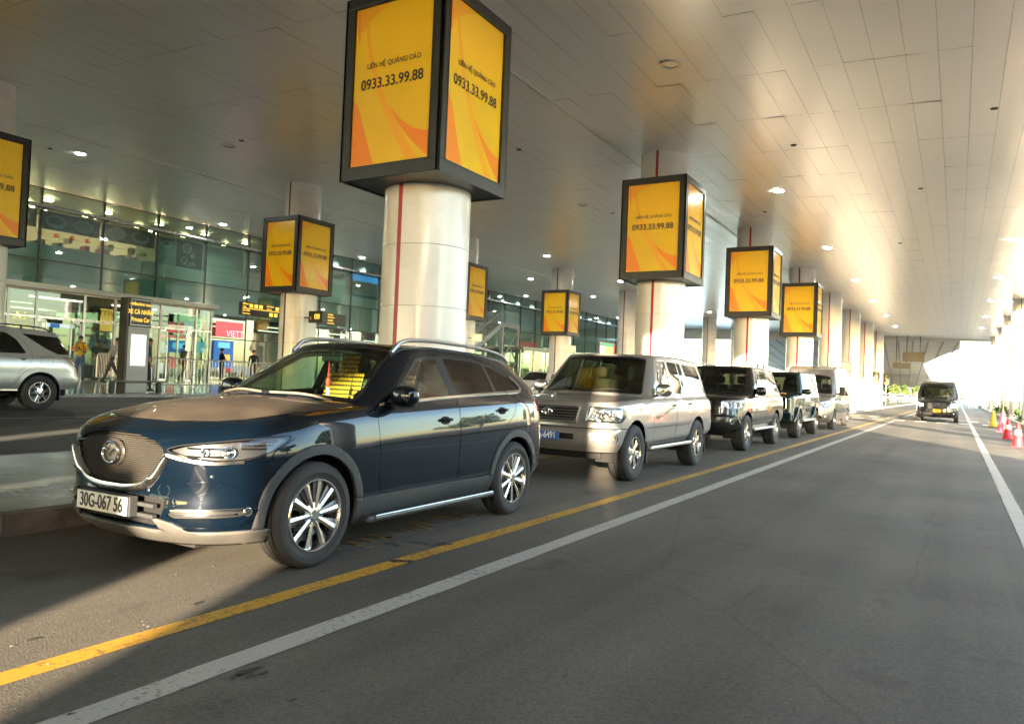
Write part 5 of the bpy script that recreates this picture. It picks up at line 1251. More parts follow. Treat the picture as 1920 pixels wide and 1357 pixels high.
def under(root, y0, y1, w, z0, z1, wells, rw, inner=.52):
    MB().box(-w, w, y0, y1, z0, z1).obj('underbody', M_well, root, bevel=.03)
    for (yy, zz) in wells:
        for sgn in (1, -1):
            b = MB(); b.lathe([(rw, sgn*inner), (rw, sgn*(w+.16))], 24, axis='X', a0=R(-20), a1=R(200), close=False) if False else None
            prof = []; n = 20; vs = []; 
            for i in range(n+1):
                a = R(-15+210*i/n)
                for xx in (inner, inner+.02, w+.19): vs.append((sgn*xx, yy+rw*math.cos(a)*(1 if xx > inner else .0), zz+rw*math.sin(a)*(1 if xx > inner else .0)))
            fs = []
            for i in range(n):
                k = i*3; fs += [(k, k+1, k+4, k+3), (k+1, k+2, k+5, k+4)]
            MB().add(vs, fs).obj('wheel_liner', M_well, root, smooth=True)
# ================================================================== dark blue crossover in front
def lerp_pts(P):
    def f(y):
        if y <= P[0][0]: return P[0][1]
        for (a, b) in zip(P[:-1], P[1:]):
            if y <= b[0]: t = (y-a[0])/(b[0]-a[0]); t = t*t*(3-2*t)*.35+t*.65; return a[1]+(b[1]-a[1])*t
        return P[-1][1]
    return f
def blue_crossover(X, Y, rz):
    root = empty('parked_car', (X, Y, 0), rz); tag(root, 'dark blue crossover with roof rails, at the head of the parked row', 'car', 'cars parked along the island')
    wf, wr, rw = .93, 3.66, .358
    c = Car(dict(L=4.55, levels=[
        (.225, .225, .31, .17, .56, .845, 4.43, .5), (.30, .32, .41, .075, .60, .893, 4.50, .5), (.42, .45, .54, .035, .62, .912, 4.53, .5), (.55, .585, .68, .045, .62, .918, 4.54, .5),
        (.66, .70, .81, .030, .62, .921, 4.52, .5), (.76, .81, .93, .022, .62, .921, 4.50, .5), (.85, .915, 1.04, .040, .64, .910, 4.48, .5), (.905, 1.01, 1.125, .085, .68, .893, 4.45, .5), (.938, 1.075, 1.18, .150, .70, .862, 4.43, .5)],
        ys=[.93, 1.52, 2.1, 2.75, 3.3, 3.78], ya=1.52, wm=lambda y: 1-.014*math.exp(-((y-2.2)/.8)**2),
        green=dict(cowl=(1.24, 1.135), wst=(2.08, 1.592), yAt=2.20, roof=lerp_pts([(2.0, 1.555), (2.7, 1.592), (3.4, 1.57), (4.3, 1.475)]), xb=.846, xr=.585, yDt=3.80, yr0=4.42, yrt=4.20, br=.3, crown=.035, tum=1.1),
        hood=.055, hoodcrown=.02))
    side = lambda p: abs(p.x) > .45
    # doors, gaps
    fd = [(1.58, .41), (1.565, .80), (1.55, 1.05), (1.64, 1.12), (2.26, 1.51), (2.44, 1.535), (2.66, 1.545), (2.665, 1.09), (2.655, .41)]
    rd = [(2.665, .41), (2.675, 1.09), (2.67, 1.545), (3.28, 1.535), (3.60, 1.42), (3.70, 1.17), (3.63, 1.0), (3.46, .88), (3.28, .71), (3.19, .41)]
    c.gap(fd, 90, True, sel=side, inner='front_door'); c.gap(rd, 90, True, sel=side, inner='rear_door')
    hood = mirror_poly([(0, .215), (.28, .240), (.46, .315), (.555, .37), (.66, .50), (.735, .74), (.775, 1.05), (.785, 1.40), (.74, 1.44), (.5, 1.32), (0, 1.225)])
    c.gap(hood, 'top', sel=lambda p: p.z > .8 and p.y < 1.5, inner='hood', w=.007)
    c.cut(mirror_poly([(0, 2.12), (.45, 2.16), (.56, 2.3), (.565, 3.9), (.40, 4.12), (0, 4.15)]), 'top', 'roof', sel=lambda p: p.z > 1.45 and 2.0 < p.y < 4.2)
    # bumper / fender joint
    c.cut([(.50, .70), (.56, .80), (.72, .885), (.725, .892), (.555, .808), (.494, .70)], 90, 'panel_gap', True, sel=side)
    # windows
    dlo = [(1.68, 1.103), (2.30, 1.482), (2.45, 1.503), (2.85, 1.518), (3.22, 1.507), (3.52, 1.460), (3.75, 1.378), (3.87, 1.295), (3.895, 1.240), (3.85, 1.212), (3.6, 1.200), (2.7, 1.157)]
    c.cut(dlo, 90, 'window_surround', True, sel=side)
    ww = offset_poly(dlo, -.022)
    def clip(poly, a, b):
        out = []
        n = len(poly)
        for (lim, sg) in ((a, 1), (b, -1)):
            out = []; n = len(poly)
            for i in range(n):
                p, q = poly[i], poly[(i+1) % n]; ip, iq = (p[0]-lim)*sg >= 0, (q[0]-lim)*sg >= 0
                if ip: out.append(p)
                if ip != iq: t = (lim-p[0])/(q[0]-p[0]); out.append((lim, p[1]+(q[1]-p[1])*t))
            poly = out
        return poly
    c.cut(clip(ww, 1.86, 2.60), 90, 'side_window#1', True, sel=side); c.cut(clip(ww, 2.72, 3.36), 90, 'side_window#2', True, sel=side); c.cut(clip(ww, 3.41, 5), 90, 'quarter_window', True, sel=side); c.cut(clip(ww, 0, 1.845), 90, 'quarter_light', True, sel=side)
    wsp = rounded(mirror_poly([(0, 1.150), (.45, 1.142), (.735, 1.118), (.715, 1.19), (.548, 1.538), (.3, 1.563), (0, 1.57)]), .03, 3)
    c.cut(wsp, 0, 'windscreen_border', sel=lambda p: p.y < 2.3 and p.z > 1.0)
    c.cut(offset_poly(wsp, -.018), 0, 'windscreen', sel=lambda p: p.y < 2.3 and p.z > 1.0)
    rg = rounded(mirror_poly([(0, 1.16), (.62, 1.17), (.50, 1.47), (0, 1.49)]), .04, 3)
    c.cut(rg, 180, 'rear_window', sel=lambda p: p.y > 3.8 and p.z > 1.0)
    # wheel openings and their grey cladding
    for yw in (wf, wr):
        out = [(yw-.475, .20), (yw-.475, .36)]+list(reversed(circ(yw, .372, .467, 12, 168, 26)))[0:]+[(yw+.475, .36), (yw+.475, .20)]
        c.cut(out, 90, 'arch_cladding#%d' % (yw > 2), True, sel=side)
        inn = [(yw-.405, .10), (yw-.405, .34)]+list(reversed(circ(yw, .365, .405, 5, 175, 26)))+[(yw+.405, .34), (yw+.405, .10)]
        c.cut(inn, 90, 'hole', True, sel=side)
    c.cut([(1.40, .18), (1.40, .43), (3.19, .43), (3.19, .18)], 90, 'sill_cladding', True, sel=lambda p: side(p) and 1.33 < p.y < 3.26)
    c.cut([(1.30, .423), (3.25, .423), (3.25, .431), (1.30, .431)], 90, 'panel_gap', True, sel=side)
    # front: grille, lamps, lower air intake, lip
    gr = mirror_poly([(0, .900), (.20, .892), (.36, .862), (.43, .825), (.445, .795), (.43, .74), (.39, .665), (.33, .605), (.20, .572), (0, .565)])
    frontsel = lambda p: p.y < .9
    c.cut(offset_poly(gr, .035), 0, 'grille_surround', sel=lambda p: p.y < .9 and p.z < .79); c.cut(gr, 0, 'hole', sel=frontsel)
    c.cut(mirror_poly([(0, .525), (.40, .52), (.47, .50), (.43, .40), (.38, .345), (0, .335)]), 0, 'lower_grille', sel=frontsel)
    hl = rounded([(.385, .818), (.46, .842), (.60, .862), (.80, .882), (1.00, .897), (1.115, .900), (1.09, .868), (1.02, .820), (.94, .785), (.84, .762), (.68, .752), (.54, .765), (.43, .790)], .012, 2)
    hs = lambda p: p.y < 1.2
    c.cut(offset_poly(hl, .006), 45, 'panel_gap', True, sel=hs); c.cut(hl, 45, 'headlight', True, sel=hs)
    # fog slot scooped below the bumper
    fogp = rounded([(.40, .415), (.44, .458), (.86, .462), (.93, .452), (.90, .425), (.83, .408), (.44, .395)], .01, 2)
    c.cut(fogp, 45, 'fog_slot', True, sel=lambda p: p.y < .75)
    lip = [(-1.6, .15), (1.6, .15), (1.6, .325), (-1.6, .325)]
    c.cut([(-1, .15), (1, .15), (1, .318), (-1, .318)], 0, 'bumper_lip', sel=lambda p: p.y < .60)
    c.cut([(-.6, .315), (-.43, .315), (-.40, .36), (-.37, .40), (-.5, .37)], 0, 'bumper_lip', sel=frontsel); c.cut([(.6, .315), (.43, .315), (.40, .36), (.37, .40), (.5, .37)], 0, 'bumper_lip', sel=frontsel)
    # rear
    tl = [(2.62, .93), (2.62, 1.02), (2.85, 1.045), (3.16, 1.02), (3.22, .965), (3.0, .94)]
    c.cut([(x, z) for (x, z) in [(-.90, .98), (-.90, 1.06), (-.45, 1.035), (-.45, .985)]], 180, 'tail_light', sel=lambda p: p.y > 3.9) if False else None
    c.cut([(4.14, 1.015), (4.05, 1.10), (4.11, 1.135), (4.7, 1.115), (4.7, 1.04), (4.34, 1.01)], 90, 'tail_light', True, sel=lambda p: p.y > 3.95 and abs(p.x) > .40)
    c.cut([(3.9, .20), (3.9, .44), (4.7, .50), (4.7, .20)], 90, 'rear_valance', True, sel=lambda p: p.y > 4.08)
    M_body = paint_car('paint_deep_blue', (.0016, .0056, .0125), .15, .34, dust=.0, flake=.25, spec=.06)
    M_hood = paint_car('paint_deep_blue_dusty', (.004, .010, .020), .3, .25, dust=.85, flake=.25)
    c_hit = c
    # reflect data needed before the shell is split
    pts = {}
    def H(a, z, phi, mir=1): return c.hit(a, z, phi, mir)
    # --- trims that follow the shell
    M_chr = M_pchrome
    for mir in (1, -1):
        c.strip([(1.60, 1.095), (2.4, 1.145), (3.3, 1.187), (3.6, 1.199)], 90, .020, .010, mir).obj('window_trim', M_chr, root, smooth=True)
        c.strip([(3.6, 1.199), (3.85, 1.212), (3.90, 1.24), (3.875, 1.295), (3.80, 1.355)], 90, .030, .010, mir).obj('window_trim', M_chr, root, smooth=True)
        c.strip([(.43, .448), (.60, .452), (.84, .452)], 45, .010, .016, mir).obj('fog_trim', M_chr, root, smooth=True); c.strip([(.43, .424), (.60, .426), (.80, .428)], 45, .010, .016, mir).obj('fog_trim', M_chr, root, smooth=True)
        h, nn = H(.875, .438, 45, mir)
        f = empty('fog_lamp', h+nn*.006); f.parent = root; f.rotation_euler = nn.to_track_quat('Z', 'Y').to_euler()
        MB().lathe([(0, .012), (.018, .010), (.024, 0), (.028, .004), (.03, -.01)], 16).obj('lamp', M_bchrome, f, smooth=True)
        # door handles with recess
        for (yy, zz) in ((2.44, .960), (3.38, 1.028)):
            h, nn = H(yy, zz, 90, mir); o = empty('door_handle', h); o.parent = root; o.rotation_euler = nn.to_track_quat('X', 'Z').to_euler() if mir == 1 else nn.to_track_quat('X', 'Z').to_euler()
            b = MB(); ellip(b, (0, 0, 0), (.004, .075, .035), 18, 10, .9); b.obj('recess', M_gap, o, smooth=True)
            b = MB(); b.tube([(.012, -.085, .0), (.032, -.05, .003), (.036, 0, .004), (.034, .05, .005), (.016, .085, .006)], .013, 8, radii=[.008, .013, .014, .013, .009]); b.obj('grip', M_body, o, smooth=True)
    # shoulder and lower door creases are in the shell; parking sensors and tow cover
    for (a, z, phi, r) in ((.66, .66, 45, .011), (.33, .555, 20, .010)):
        h, nn = H(a, z, phi); b = MB(); b.lathe([(0, .004), (r*.6, .004), (r, .001), (r*1.3, -.002)], 14); o = b.obj('parking_sensor', mat('sensor_grey', (.02, .03, .035), .35), root, smooth=True); o.location = h; o.rotation_euler = nn.to_track_quat('Z', 'Y').to_euler()
    h, nn = H(.44, .565, 25); o = MB().lathe([(.038, .0), (.0385, .0022), (.041, .0022), (.0415, 0)], 24).obj('tow_cover_ring', mat('ring_pale', (.012, .02, .026), .4), root); o.location = h; o.rotation_euler = nn.to_track_quat('Z', 'Y').to_euler()
    for mir in (1, -1):
        c.strip([(.93, .452), (.90, .40), (.82, .352), (.70, .335), (.50, .330)], 45, .016, .012, mir).obj('bumper_crease', M_body, root, smooth=True)
        c.strip([(.94, .455), (.88, .53), (.78, .60), (.66, .622), (.52, .615)], 45, .014, .007, mir).obj('bumper_crease', M_body, root, smooth=True)
    # --- grille: wavy mesh of small ribs set back, chrome wing, emblem
    gg = MB(); rows = 25; ribs = []
    def gy(x, z):
        h, nn = c.hit(x, z, 0); return (h.y if h is not None else .2)
    def ingr(x, z):
        k = False; j = len(gr)-1
        for i in range(len(gr)):
            if (gr[i][1] > z) != (gr[j][1] > z) and x < (gr[j][0]-gr[i][0])*(z-gr[i][1])/(gr[j][1]-gr[i][1])+gr[i][0]: k = not k
            j = i
        return k
    for r in range(28):
        z = .567+r*.0122
        n = 44
        for i in range(n):
            x = -.46+.92*(i+(.5 if r % 2 else 0))/n
            if not ingr(x, z): continue
            y = gy(x, z)+.030; w = .0088; hh = .0034
            gg.add([(x-w, y+.006, z), (x, y-.010, z-hh), (x+w, y+.006, z), (x, y-.004, z+hh), (x, y+.014, z-hh*1.4), (x, y+.012, z+hh*1.3)], [(0, 1, 3), (1, 2, 3), (0, 4, 1), (1, 4, 2), (0, 3, 5), (3, 2, 5)])
    go = gg.obj('grille_mesh', mat('grille_plastic', (.050, .042, .032), .5, metal=.1), root, fix=False); go['kind'] = 'stuff'
    bk = MB(); n = 24
    vs = []; 
    for i in range(n+1):
        x = -.47+.94*i/n; y = gy(max(-.44, min(.44, x)), .74)+.055; vs += [(x, y, .55), (x, y, .868-.10*(abs(x)/.47)**3)]
    bk.add(vs, [(2*i, 2*i+2, 2*i+3, 2*i+1) for i in range(n)]); bk.obj('grille_back', M_gap, root, fix=False)
    # chrome wing: U under the grille, running on under each headlamp
    wing = MB()
    half = [(0, .553, .052), (.14, .556, .050), (.27, .578, .048), (.345, .618, .044), (.405, .672, .040), (.445, .73, .036), (.475, .772, .034)]
    half = [tuple(r) for r in hermite(np.array(half), np.arange(len(half)), np.linspace(0, len(half)-1, 25))]
    full = [(-x, z, w) for (x, z, w) in reversed(half[1:])]+half
    rowsP = []
    for (x, z, w) in full:
        h, nn = c.hit(x, z, 0)
        if h is None: continue
        rowsP.append((h, nn, w))
    vs = []
    for i, (h, nn, w) in enumerate(rowsP):
        t = (rowsP[min(i+1, len(rowsP)-1)][0]-rowsP[max(i-1, 0)][0]).normalized(); sd = t.cross(nn).normalized()*(w*.62)
        vs += [h-sd-nn*.01, h-sd*.75+nn*.020, h+sd*.2+nn*.028, h+sd*.95+nn*.010, h+sd-nn*.02]
    fs = []
    for i in range(len(rowsP)-1):
        for k in range(4): fs.append((i*5+k, i*5+k+1, (i+1)*5+k+1, (i+1)*5+k))
    wing.add(vs, fs); wing.obj('grille_wing', mat('satin_chrome', (.55, .53, .50), .24, metal=1., rvar=.06, vscale=9), root, smooth=60, fix=True)
    for mir in (1, -1): c.strip([(.39, .785), (.46, .768), (.56, .752), (.68, .743), (.84, .752)], 45, .020, .014, mir).obj('headlight_trim', MATS['satin_chrome'], root, smooth=True)
    # emblem: dark disc with a ring and a winged V
    e = empty('emblem', (0, gy(0, .77)-.004, .768)); e.parent = root
    b = MB(); ellip(b, (0, .03, 0), (.105, .02, .088), 28, 8); b.obj('emblem_disc', mat('emblem_back', (.035, .03, .025), .25), e, smooth=True)
    ring = [(.082*math.cos(t), -.002, .066*math.sin(t)) for t in [2*math.pi*i/32 for i in range(33)]]
    MB().tube(ring, .0085, 8).obj('emblem_ring', M_chrome, e, smooth=True)
    MB().tube([(-.078, -.003, .020), (-.045, -.004, .024), (-.022, -.005, .006), (0, -.006, -.018), (.022, -.005, .006), (.045, -.004, .024), (.078, -.003, .020)], .007, 6, radii=[.004, .008, .008, .007, .008, .008, .004]).obj('emblem_wings', M_chrome, e, smooth=True)
    # lower intake and plate
    pb = MB(); pb.box(-.44, .44, .10, .13, .34, .53); pb.obj('intake_back', M_gap, root)
    for zz in (.405, .47): MB().box(-.42, .42, .035, .07, zz-.012, zz+.012).obj('intake_bar', M_clad, root, bevel=.004)
    MB().box(-.275, .275, -.018, .04, .393, .517).obj('plate_holder', M_clad, root, bevel=.006)
    plate(root, (0, -.028, .455), .52, .115, M_plate_w, [('30G-067 56', 0, .125)], M_ink)
    # headlamp interiors: bowl behind the clear lens with projector and bright blades
    for mir in (1, -1):
        b = MB(); rows_ = []
        for a in np.linspace(.40, 1.09, 14):
            zt = np.interp(a, [.385, .46, .60, .80, 1.0, 1.115], [.818, .842, .862, .882, .897, .900])-.004; zb = np.interp(a, [.385, .43, .54, .68, .84, .94, 1.02, 1.09], [.812, .790, .765, .752, .762, .785, .820, .868])+.004
            pt, nt_ = c.hit(a, min(zt, 1.2), 45, mir); pb_, nb_ = c.hit(a, zb, 45, mir)
            if pt is None or pb_ is None: continue
            inward = Vector((-mir*.5, .85, 0))*.055; rows_.append((pt, pt+inward, pb_+inward, pb_))
        vs = [v for r in rows_ for v in r]; fs = []
        for i in range(len(rows_)-1):
            k = i*4
            for q in range(3): fs.append((k+q, k+q+1, k+q+5, k+q+4))
        b.add(vs, fs); b.obj('lamp_bowl', mat('lamp_bowl', (.10, .10, .10), .3, metal=.6), root, smooth=30)
        for (a, z, r) in ((.76, .812, .034), (.60, .808, .024)):
            h, nn = c.hit(a, z, 45, mir); o = empty('projector', h-nn*.032); o.parent = root; o.rotation_euler = nn.to_track_quat('Z', 'Y').to_euler()
            MB().lathe([(0, .020), (r*.6, .015), (r*.9, .002), (r, .004), (r*1.12, .004), (r*1.2, -.02)], 20).obj('projector_lens', M_bchrome, o, smooth=True)
        for (z0, a0, a1) in ((.782, .46, .72), (.835, .50, .74), (.880, .82, 1.04), (.858, .82, 1.02), (.836, .82, .98)):
            P = []
            for a in np.linspace(a0, a1, 8):
                h, nn = c.hit(a, z0, 45, mir)
                if h is not None: P.append(h-nn*.022)
            MB().tube(P, .0065, 6).obj('lamp_blade', M_bchrome, root, smooth=True)
    # wipers
    for (x0, y0, x1, y1) in ((.60, 1.36, .05, 1.27), (-.05, 1.27, -.62, 1.40)):
        P = []
        for t in np.linspace(0, 1, 8):
            x, y = x0+(x1-x0)*t, y0+(y1-y0)*t; h, nn = c.top_hit(x, y); P.append(h+nn*.016)
        MB().tube(P, .009, 6).obj('wiper', mat('wiper_dusty', (.18, .15, .11), .7), root, smooth=True)
    # roof rails
    for mir in (1, -1):
        P = []; rad = []
        for t in np.linspace(0, 1, 20):
            y = 2.08+(4.02-2.08)*t; h, nn = c.top_hit(mir*(.575-.02*abs(t-.5)), y)
            P.append(h+Vector((0, 0, .010+.048*min(1, t/.07, (1-t)/.07)))); rad.append(.019)
        MB().tube(P, .016, 8, radii=rad).obj('roof_rail', mat('rail_silver', (.62, .61, .58), .28, metal=.9), root, smooth=True)
    # side steps
    for mir in (1, -1):
        b = MB(); b.box(mir*.80 if mir == 1 else -.955, .955 if mir == 1 else mir*.80, 1.42, 3.22, .235, .285); b.obj('side_step', M_clad, root, bevel=.02)
        MB().box(.958*mir-(.0 if mir == 1 else .0)-.006, .958*mir+.006, 1.50, 3.18, .258, .288).obj('step_trim', M_pchrome, root, bevel=.004)
        MB().box(min(mir*.90, mir*.952), max(mir*.90, mir*.952), 1.50, 3.18, .2855, .291).obj('step_tread', M_rubber, root)
    # mirrors
    for mir in (1, -1):
        o = empty('wing_mirror', (mir*.855, 1.76, 1.115)); o.parent = root
        b = MB(); ellip(b, (mir*.115, .01, .055), (.118, .075, .082), 20, 12, .72); b.obj('mirror_shell', M_body, o, smooth=True)
        b = MB(); ellip(b, (mir*.115, .015, -.004), (.100, .060, .032), 16, 8, .8); b.obj('mirror_base', M_black, o, smooth=True)
        MB().bar((-mir*.01, .03, -.03), (mir*.06, .02, -.01), .07, .035).obj('mirror_arm', M_black, o, bevel=.01)
    # cabin
    cabin(root, 1.35, 4.1, .42, .70, 1.62, seats=((.37, 2.05), (-.33, 2.18), (.37, 3.0), (-.37, 3.0)))
    MB().box(-.70, .70, 1.32, 1.80, .98, 1.04).obj('dash_top', M_int, root, bevel=.03)
    paper = MB().box(.18, .44, 1.50, 1.66, 1.045, 1.048).obj('dash_paper', mat('paper_lilac', (.45, .42, .55), .6), root); pass
    # beaded seat covers: rows of wooden beads over the front backrests
    bead_m = mat('wood_bead', (.72, .32, .04), .35)
    bd = MB()
    for r, i, (sx, sy) in [(r, i, q) for r in range(18) for i in range(14) for q in ((.37, 2.05), (-.33, 2.18))]:
            x = sx-.21+.032*i; t = r/17; y = sy+.20+.235*t; z = .42+.36+.70*t
            if r > 13 and abs(x-sx) > .14: continue
            ellip(bd, (x, y-.02, z), (.014, .011, .018), 6, 4)
    bd.obj('beaded_seat_cover', bead_m, root, smooth=True)['kind'] = 'stuff'
    # hanging charm on the mirror
    MB().box(-.12, .12, 1.98, 2.01, 1.42, 1.485).obj('inner_mirror', M_black, root, bevel=.015)
    MB().box(-.006, .006, 1.95, 1.955, 1.22, 1.42).obj('charm_cord', mat('charm_red', (.6, .03, .02), .5), root); MB().lathe([(0, -.05), (.018, -.03), (.022, 0), (.015, .03), (0, .035)], 8, c=(0, 1.95, 1.25)).obj('charm', MATS['charm_red'], root); MB().box(-.014, .014, 1.945, 1.955, 1.10, 1.20).obj('charm_tassel', mat('charm_pale', (.75, .68, .55), .6), root)
    under(root, .35, 4.3, .60, .21, .50, ((wf, .365), (wr, .365)), .415)
    MB().box(-.55, .55, .25, .7, .20, .30).obj('undertray', M_well, root)
    for (yy, st_) in ((wf, R(0)), (wr, 0)):
        for mir in (1, -1): add_wheel(root, mir*.803, yy, rw, .250, .228, 'twin', mir, st_)
    c.finish(root, dict(body=M_body, hood=M_hood, roof=M_hood, panel_gap=M_gap, front_door=M_body, rear_door=M_body, window_surround=M_black, **{'side_window#1': glass('side_glass_clear', (.55, .70, .60), .95, .9, .004, .09), 'side_window#2': M_tint}, quarter_window=M_tint, quarter_light=M_black, windscreen=M_wsh, windscreen_border=M_black, rear_window=M_tint,
        arch_cladding=M_clad, sill_cladding=M_clad, grille_surround=mat('fascia_dark', (.03, .03, .03), .4), lower_grille=M_gap, headlight=M_lens, fog_slot=M_black, bumper_lip=mat('lip_dusty', (.075, .07, .062), .6, var=.15, vscale=6), tail_light=M_tail, rear_valance=M_clad),
        opts={'front_door': dict(lr=1), 'rear_door': dict(lr=1), 'side_window#1': dict(lr=1, off=-.004), 'side_window#2': dict(lr=1, off=-.004), 'quarter_window': dict(lr=1, off=-.004), 'headlight': dict(lr=1), 'arch_cladding': dict(off=.010, thick=.035, lr=1), 'sill_cladding': dict(off=.006, thick=.02, lr=1), 'tail_light': dict(lr=1, off=.004), 'bumper_lip': dict(off=.012, thick=.02), 'lower_grille': dict(off=-.05), 'panel_gap': dict(off=-.003), 'window_surround': dict(off=-.002), 'fog_slot': dict(off=-.012), 'grille_surround': dict(off=.003)})
    return root
hero = blue_crossover(-4.63, 2.86, R(.8))
# ================================================================== the other vehicles
def generic(root, c, sp, mats, opts, M_body):
    """features most cars share, driven by a spec dict"""
    side = lambda p: abs(p.x) > .42
    for nm, poly in sp.get('doors', []): c.gap(poly, 90, True, sel=side, inner=nm)
    if 'hood' in sp: c.gap(mirror_poly(sp['hood']), 'top', sel=lambda p: p.z > .7 and p.y < sp['hoody'], inner='hood', w=.007)
    for poly in sp.get('surround', []): c.cut(poly, 90, 'window_surround', True, sel=side)
    for k, poly in enumerate(sp.get('windows', [])): c.cut(rounded(poly, .035, 3), 90, 'side_window#%d' % k, True, sel=side); opts['side_window#%d' % k] = dict(lr=1, off=-.004); mats['side_window#%d' % k] = sp.get('wmat', M_tint)
    if 'ws' in sp:
        w = rounded(mirror_poly(sp['ws']), .05, 3); f = lambda p: p.y < sp['wsy'] and p.z > sp['ws'][0][1]-.1
        c.cut(w, 0, 'windscreen_border', sel=f); c.cut(offset_poly(w, -.02), 0, 'windscreen', sel=f)
    if 'rg' in sp: c.cut(rounded(mirror_poly(sp['rg']), .05, 3), 180, 'rear_window', sel=lambda p: p.y > sp['L']*.7)
    for yw in sp['axles']:
        rr = sp['arch']; zc_ = sp['r']+.01
        if 'flare' in sp:
            fl = sp['flare']; c.cut([(yw-rr-fl, sp['sill']), (yw-rr-fl, zc_)]+list(reversed(circ(yw, zc_, rr+fl, 8, 172, 24)))+[(yw+rr+fl, zc_), (yw+rr+fl, sp['sill'])], 90, 'arch_flare#%d' % (yw > 2), True, sel=side)
        c.cut([(yw-rr, -.1), (yw-rr, zc_)]+list(reversed(circ(yw, zc_, rr, 5, 175, 26)))+[(yw+rr, zc_), (yw+rr, -.1)], 90, 'hole', True, sel=side)
    mats.setdefault('windscreen', M_wsd); mats.update(windscreen_border=M_black, window_surround=M_black, rear_window=M_tint, panel_gap=M_gap)
    for k in ('arch_flare',): mats.setdefault(k, M_body)
    opts.setdefault('arch_flare', dict(off=.030, thick=.05, lr=1)); opts['panel_gap'] = dict(off=-.003)
    for nm, _ in sp.get('doors', []): mats[nm] = M_body; opts[nm] = dict(lr=1)
    mats.setdefault('hood', M_body); mats.setdefault('body', M_body)
    for (yy) in sp['axles']:
        for mir in (1, -1): add_wheel(root, mir*sp['wx'], yy, sp['r'], sp['rim'], sp['tw'], sp['style'], mir)
    under(root, .4, sp['L']-.3, sp['hw']*.68, sp.get('ub', .25), .55, [(y, sp['r']) for y in sp['axles']], sp['arch']+.012, sp['hw']*.56)
def handle(root, c, y, z, mir, m, l=.08):
    h, nn = c.hit(y, z, 90, mir)
    if h is None: return
    o = empty('door_handle', h); o.parent = root; o.rotation_euler = nn.to_track_quat('X', 'Z').to_euler()
    b = MB(); ellip(b, (0, 0, 0), (.003, l*.8, .03), 14, 8); b.obj('recess', M_gap, o, smooth=True)
    MB().tube([(.008, -l, 0), (.03, -l*.6, .002), (.032, l*.6, .002), (.008, l, 0)], .012, 8).obj('grip', m, o, smooth=True)
def lamp_unit(root, c, name, poly, phi, mir, inner, depth=.05, housing=None):
    """clear-lens lamp: a bright bowl sunk behind the shell, with round reflectors; poly in view coordinates"""
    cy = sum(p[0] for p in poly)/len(poly); cz_ = sum(p[1] for p in poly)/len(poly)
    o = empty(name, (0, 0, 0)); o.parent = root
    b = MB(); rim_, bk = [], []
    view = Vector((math.sin(R(phi))*mir, -math.cos(R(phi)), 0))
    for (a, z) in poly:
        h, nn = c.hit(a, z, phi, mir)
        if h is None: continue
        rim_.append(h+view*.002); a2, z2 = cy+(a-cy)*.86, cz_+(z-cz_)*.80; h2, _ = c.hit(a2, z2, phi, mir); bk.append((h2 if h2 is not None else h)-view*depth)
    n = len(rim_); b.add(rim_+bk, [(i, (i+1) % n, n+(i+1) % n, n+i) for i in range(n)]+[tuple(range(n, 2*n))]); b.obj('bowl', housing or mat('bowl_silver', (.55, .55, .53), .22, metal=1.), o)
    for (a, z, r) in inner:
        h, nn = c.hit(a, z, phi, mir)
        if h is None: continue
        q = empty('reflector', h-view*(depth*.75)); q.parent = o; q.rotation_euler = view.to_track_quat('Z', 'Y').to_euler()
        MB().lathe([(0, .0), (r*.25, .012), (r*.3, .0), (r*.75, .012), (r, .034), (r*1.08, .034)], 18).obj('cup', M_bchrome, q, smooth=True)
    return o
def roof_rails(root, c, x, y0, y1, h, m, feet=True):
    for mir in (1, -1):
        P = []
        for t in np.linspace(0, 1, 16):
            p, nn = c.top_hit(mir*x, y0+(y1-y0)*t); P.append(p+Vector((0, 0, .004+h*min(1, t/.08, (1-t)/.08))))
        MB().tube(P, .017, 8).obj('roof_rail', m, root, smooth=True)
        if feet:
            for t in (.35, .65):
                p, nn = c.top_hit(mir*x, y0+(y1-y0)*t); MB().bar(p, p+Vector((0, 0, h)), .03, .06).obj('rail_foot', m, root)

